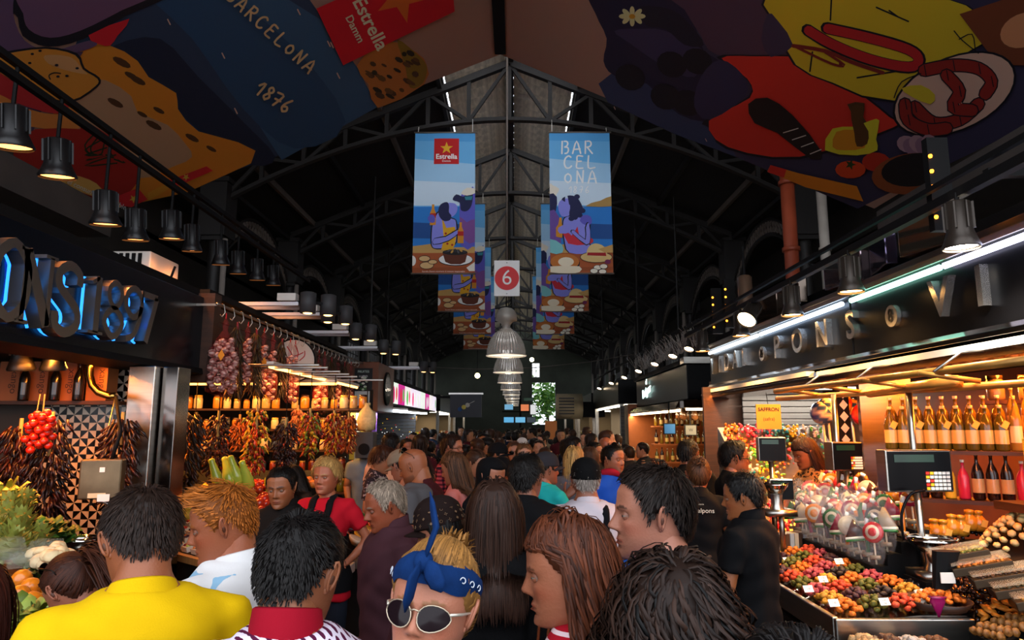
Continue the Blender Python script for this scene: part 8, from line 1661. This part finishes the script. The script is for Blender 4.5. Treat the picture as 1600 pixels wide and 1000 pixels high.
person('person with a knotted blue bandana, mirrored aviator sunglasses and blond pinned-up hair', 668, 846, 1.42, 166, 3, 1, 'ac6e55', dict(w=1.02), '8a6030', 'topbun', woman_hair(n=1700, bunc=(0, -.075, .225), bunr=.03, thick=.010, colv=.35), tilt=-6, nod=-8, topc='1c6a6a', extras=dict(add=[(add_bandana, {}), (add_glasses, dict(lens='1a1014', frame_='c8b8a0', arm='d8d0c0', big=1.12))]))
person('person with wavy auburn hair in a red and white striped top', 900, 798, 1.62, 72, 3, 1, '9e6045', {}, '4a2413', 'wavy', woman_hair(len=.42, n=1700, colv=.4, part=.02), turn=16, nod=8, topm=cloth('red_stripes', pattern=stripes('a01424', 'd8c0c4', 46, .62)), sleeve='long')
person('person with curly black hair seen from behind in dark clothes', 1050, 860, 1.32, -4, 3, 1, '764830', {}, '22150f', 'curly', woman_hair(len=.36, thick=.02, n=1400, rad=.0032, colv=.6, lift=.25), topc='0c0c0e')
person('person with a dark-haired crown showing below the sweet counter', 1242, 985, .9, 0, 3, 0, '764830', {}, '0f0b0a', 'short', dict(n=1500), topc='0c0c0e')
person('person in a plain blue T-shirt with short brown hair, face in profile', 1018, 724, 1.95, 62, 3, 0, '9e6650', dict(stubble=.3, jaw=1.12, nose=1.15), '1a120e', 'short', dict(thick=.010, len=.034, n=2600, colv=.35, lift=.1, lid=4, look=(10, -6)), turn=32, topm=cloth('blue_tee', col='1c4a94', noise=(4, .08)), wide=1.14)
person('person with long straight brown hair in a black top with a tan bag strap', 773, 748, 2.65, 4, 3, 1, '905942', {}, '2e1c14', 'long', woman_hair(len=.40, n=1500, colv=.3), topc='0b0b0d', sleeve='long', extras=dict(add=[(add_handbag, {})]))
person('person with grey hair and a plum shirt looking down at the fruit bowls', 612, 747, 3.4, 118, 3, 0, '89462c', dict(stubble=.1, jaw=1.05, nose=1.25), '8a7a6a', 'short', dict(n=1700, len=.03, colv=.4, lid=-8, look=(10, -18), hairline=[(0, .90), (30, .88), (50, .84), (66, .70), (80, .45), (92, .56), (104, .55), (118, .40), (140, .27), (180, .22)]), nod=16, neck='polo', topm=cloth('plum', col='3c2228', noise=(5, .2)), botc='5a5a60', sleeve='long', wide=1.04)
person('person in a dark cap with small printed marks, long black hair, face in profile', 698, 768, 2.85, 78, 3, 1, '9a6048', {}, '0a0808', 'long', woman_hair(len=.4, n=1100), nod=14, topc='a06a5c', neck='tank', sleeve='none', extras=dict(add=[(add_cap, dict(col='1c1210', deep=.02)), (add_marks, {})]), hatdrop=.03)
person('person in a black polo facing the camera behind the ginger-haired one', 445, 727, 4.1, 176, 3, 0, '8a5030', dict(stubble=.25), '0c0908', 'short', dict(n=1500, lid=0, look=(0, -12)), nod=8, neck='polo', topc='120f0e', tilt=3)
person('person with short blond-grey hair in a red top and black dungarees, hand on hip', 512, 713, 4.75, 172, 3, 1, '9e593c', dict(), 'b08a50', 'short', dict(thick=.018, len=.04, n=1400, hairline=HL_F[:1] + [(40, .80), (60, .7), (80, .5), (120, .36), (180, .24)]), topc='b01424', arms=('hip', 'down'), neck='scoop', topm=cloth('crimson', col='b01424'), extras=dict(add=[(add_dungarees, {})]), curl=15, turn=-6)
person('person in a black polo standing at the steel end of the sweet counter', 1163, 736, 3.6, 48, 3, 0, '844c2a', dict(), '0d0a09', 'short', dict(n=1700, thick=.014), neck='polo', topc='08080a', arms=('low', 'down'), turn=22, nod=6)
# --- second row
person('person in a black T-shirt with short dark hair between the long-haired and the white-shirted one', 822, 708, 3.85, -12, 3, 0, '844e36', {}, '100c0a', 'short', dict(n=1700, thick=.012), topc='0b0b0d', turn=-18)
person('person in a white T-shirt with a black cap turned backwards', 915, 713, 4.2, 4, 3, 0, '84503c', dict(), '8a8078', 'short', dict(n=700, thick=.006), topm=cloth('white_tee', col='b8b0b8', noise=(5, .06)), wide=1.1, extras=dict(add=[(add_cap, dict(col='0a0a0b', brim=180, t0=.55, peak=False)), (add_strap, dict(s=.9, col='0c0c10'))]), hatdrop=.02)
pt = person('person in a teal T-shirt and grey cap holding up a phone', 852, 702, 5.4, -55, 2, 0, '90543c', dict(stubble=.3), '241a14', 'short', dict(n=500), topm=cloth('teal', col='20a0a0', noise=(5, .08)), arms=('phone', 'phone'), extras=dict(add=[(add_cap, dict(col='2c2a2e')), (add_strap, dict(s=-.6, col='0c0c0e', w=.016))]), hatdrop=.03, turn=-12)
mb = MB(); c = w_of(pt, (.0, .36, 1.46)); mb.box(c, (.075, .012, .15), Matrix.Identity(4), R(-55)); solo('mobile_phone', mb, BLACK, 'black phone held up by the teal T-shirt wearer', 'phone', tuple(c), bev=.003)
person('person with blond bobbed hair in a grey hooded top', 897, 697, 6.4, -30, 2, 1, '976048', {}, 'a07c48', 'long', woman_hair(len=.24, n=800, colv=.5), topm=cloth('grey_hoodie', col='5c5c64', noise=(6, .15)), sleeve='long', arms=('bent', 'bent'))
person('person in a blue jacket and red scarf eating, sunglasses on head', 957, 694, 5.9, 215, 2, 0, '90563c', dict(stubble=.5), '120e0c', 'short', dict(n=700), topm=cloth('blue_jacket', col='1c4cb0', noise=(5, .12)), sleeve='long', arms=('mouth', 'down'), curl=50, extras=dict(add=[(add_scarf, {}), (add_glasses, dict(up=1))]), turn=8)
person('person in a pink shawl with long light brown hair, face in profile', 716, 704, 5.3, 75, 3, 1, '9e6348', {}, '4a2e1c', 'long', woman_hair(len=.5, n=1300, colv=.5), nod=16, topm=cloth('pink', col='c87870', noise=(5, .12)), sleeve='long')
person('bald person in a maroon and grey raglan T-shirt, sunglasses on head', 655, 699, 4.8, 78, 3, 0, '894c2d', dict(stubble=.75, jaw=1.08, scalp=0), '140e0c', 'bald', {}, nod=20, topm=cloth('raglan', pattern=raglan('3a1418', '4c4a4c', '0e0d10')), arms=('bent', 'bent'), wide=1.12, extras=dict(add=[(add_glasses, dict(up=1))]))
person('person in a black tank top and tan cap beside the bald one', 634, 696, 5.6, 65, 2, 1, '905942', {}, '141010', 'pony', woman_hair(), topc='0c0c0e', neck='tank', sleeve='none', nod=20, arms=('bent', 'bent'), extras=dict(add=[(add_cap, dict(col='7a6a58'))]), hatdrop=.03)
pf = person('person with short brown hair in a dark floral top reading a leaflet', 592, 693, 6.5, 262, 2, 1, '976042', {}, '3a2014', 'short', dict(thick=.022, len=.05, n=800, hairline=HL_F[:1] + [(40, .8), (60, .7), (80, .5), (120, .3), (180, .15)]), topm=cloth('floral', pattern=blobs('2c2226', '8a7a7a', 34, .58)), arms=('bent', 'bent'), nod=18)
mb = MB(); c = w_of(pf, (.06, .33, 1.13)); mb.box(c, (.15, .01, .2), Matrix.Rotation(0, 4, 'X'), R(240)); solo('leaflet', mb, PAPER, 'white leaflet held by the floral top wearer', 'leaflet', tuple(c))
person('person in a pale orange shirt seen from behind by the juice stall', 611, 676, 7.3, -8, 2, 0, '764830', {}, '0e0b0a', 'short', dict(n=500), topm=cloth('apricot', col='d8a080', noise=(5, .08)), arms=('bent', 'bent'))
person('person with glasses in a red plaid shirt looking across the aisle', 707, 678, 7.0, 250, 2, 0, '9e6348', dict(stubble=.25), '2a1a12', 'short', dict(n=700, thick=.016, len=.04), topm=cloth('plaid', pattern=check('1c1420', '5a1c28', 'a04048', 26)), sleeve='long', extras=dict(add=[(add_glasses, dict(trans=True, name='spectacles'))]))
person('person in a black headscarf looking down', 763, 716, 4.7, 228, 2, 1, '975c42', {}, '0c0a0a', 'bald', dict(scalp=0), topc='0b0b0e', sleeve='long', nod=14, extras=dict(add=[(add_hood, {})]))
person('person in a black cap with a white and red patch', 783, 709, 6.0, 190, 2, 0, '895439', dict(), '14100e', 'short', dict(n=500), topc='b06a28', nod=12, extras=dict(add=[(add_cap, dict(col='0c0c0e')), (add_patch, {})]), hatdrop=.03)
person('person with a backpack and glasses turned towards the right-hand stalls', 778, 690, 7.3, 255, 2, 0, '90593c', dict(), '0f0c0a', 'short', dict(n=600), topm=cloth('pale_shirt', col='8a8c98'), extras=dict(add=[(add_strap, dict(s=.9, col='3c3c44', w=.03)), (add_cap, dict(col='101012'))]), hatdrop=.02)
person('person with dark sunglasses facing the camera deep in the crowd', 803, 689, 8.2, 185, 2, 1, '9e694f', {}, '4a3020', 'long', woman_hair(len=.3, n=400), topc='1c1c20', extras=dict(add=[(add_glasses, {})]))
person('person with parted light hair facing the camera', 819, 692, 7.2, 182, 2, 1, 'ac765b', {}, '5a3c24', 'long', woman_hair(len=.32, n=500), topc='2c2830')
person('person in a dark navy plaid shirt with swept dark hair facing right', 893, 682, 7.4, 262, 2, 0, '905c45', dict(stubble=.5), '1a120e', 'short', dict(n=700, thick=.02, len=.05), topm=cloth('navy_plaid', pattern=check('10141c', '222a38', '3c4656', 24)), sleeve='long')
person('person with straight brown hair beside the blue-jacketed one', 921, 697, 7.0, 5, 2, 1, '905c45', {}, '3c281c', 'long', woman_hair(len=.3, n=600), topc='1c2430')
person('person with tied hair seen beyond the pink shawl', 741, 702, 6.2, 240, 2, 1, '976348', {}, '3a2418', 'pony', woman_hair(n=500), topc='3c2c2c', nod=10)
person('person in a white cap deep in the crowd', 816, 682, 12, 30, 2, 0, '905c45', {}, '241a14', 'short', dict(n=200), topc='20242c', extras=dict(add=[(add_cap, dict(col='c8c8cc'))]), hatdrop=.03)
person('shaven-headed person beside the closed roller shutter', 946, 683, 8.6, 200, 2, 0, '905339', dict(scalp=0), '1a120e', 'bald', {}, topc='281c1c')
person('person in dark clothes eating beside the shaven-headed one', 928, 690, 8.1, 235, 2, 0, '845439', dict(), '0e0b0a', 'short', dict(n=400), topc='101014')
# --- vendors on the right, people at the juice stall
person('vendor with hair in a bun and lettered black T-shirt seen from behind', 1090, 714, 5.0, -8, 3, 1, '894c2d', {}, '4a2c18', 'bun', woman_hair(n=900, bunc=(0, -.10, .215), bunr=.03, colv=.4), topc='0a0a0c', arms=('low', 'low'), extras=dict(add=[(add_back_text, dict(txt='vidalpons', big='xarcuteria'))]))
person('vendor in a lettered black T-shirt with short dark hair beside the delicatessen', 1074, 686, 6.2, -30, 2, 0, '84492a', {}, '0e0b0a', 'short', dict(n=700), topc='0a0a0c', arms=('bent', 'bent'), extras=dict(add=[(add_back_text, dict(txt='vidalpons', x=.0, size=.04))]))
person('person with black-rimmed glasses and black shirt facing the sweet stall', 1146, 687, 5.3, 268, 3, 0, '84492a', dict(stubble=.4), '0c0908', 'short', dict(n=1200, thick=.016), topc='0b0a0a', extras=dict(add=[(add_glasses, dict(trans=True, name='spectacles', big=1.1))]), turn=-4)
person('vendor with brown fringe and leopard print top leaning on the counter', 1277, 681, 5.6, 96, 3, 1, '904e2d', {}, '2e1810', 'long', woman_hair(len=.26, n=1200, hairline=[(0, .70), (30, .71), (48, .70), (62, .66), (78, .55), (95, .45), (120, .25), (180, .12)]), topm=cloth('leopard', pattern=blobs('8a6038', '1c120c', 46, .54)), lean=8, nod=10, arms=('press', 'press'), standz=.12)
mb = MB(); mb.box((2.56, 5.78, .06), (.5, .7, .12)); solo('duckboard', mb, WOODL, 'low wooden platform behind the sweet counter', 'platform', (2.56, 5.78, 0))
person('person with loose dark hair at the juice stall counter', 636, 684, 9.5, 215, 1, 1, '905c45', {}, '1c1410', 'long', woman_hair(len=.25), topc='b0a8a0', arms=('mouth', 'down'))
person('dark-haired person at the far side of the juice stall', 655, 685, 10.5, 170, 1, 0, '845439', {}, '0e0b0a', 'short', {}, topc='88a0b0')
person('dark-haired person leaning behind the blond vendor', 478, 722, 5.9, 60, 2, 1, '76482d', {}, '14100c', 'long', woman_hair(len=.4, n=600), topc='0c0c0c', nod=20, lean=10)
person('person far back beside the cream wall', 758, 676, 9.6, 160, 1, 0, '845439', {}, '0e0b0a', 'short', {}, topc='301c1c')
person('person in a navy top with short brown hair far back', 746, 684, 8.9, 30, 1, 0, '904930', {}, '3a2418', 'short', {}, topc='202430')
# --- the mass of the crowd farther down the aisle
FARL = ['person in black among the far crowd', 'person in dark grey among the far crowd', 'long-haired person in brown among the far crowd', 'person in navy among the far crowd', 'long-haired person in a dark red top among the far crowd', 'person in a beige shirt among the far crowd', 'person in a pale blue shirt among the far crowd']
FARC = ['0e0e10', '242426', '3a2a20', '141c2c', '481820', '8a7a64', '6a7a8a']
tmpl = []
for i in range(7):
    y = 9.4 + i * .7; x = (-.9, .35, -.25, .95, -.6, 1.3, .0)[i]; f = i in (2, 4)
    tmpl.append((person(FARL[i], 0, 0, y, (0, 170, 20, -30, 190, 150, 0)[i], 1, int(f), ('9a6a4c', 'b07c60')[i % 2], {}, ('0e0b0a', '241812', '3a2418')[i % 3], 'long' if f else 'short', woman_hair(len=.3) if f else {}, topc=FARC[i], x=x, height=1.70 + .02 * i, group=FARL[i] + 's', sleeve='long' if i % 2 else 'short')['root'], y))
g = np.random.default_rng(11); placed = [(t_[0].location.x, t_[0].location.y) for t_ in tmpl]; n = 0
for k in range(900):
    y = 8.6 + 24 * g.random() ** 1.25; x = g.uniform(-2.0, 2.0)
    if any((x - a) ** 2 + (y - b) ** 2 < .42 ** 2 for a, b in placed): continue
    placed.append((x, y)); clone(tmpl[n % 7][0], (x, y, 0), (0, 0, g.uniform(0, 6.28) if n % 3 == 0 else g.normal() * .4), scale=g.uniform(.94, 1.06)); n += 1
    if n >= 95: break
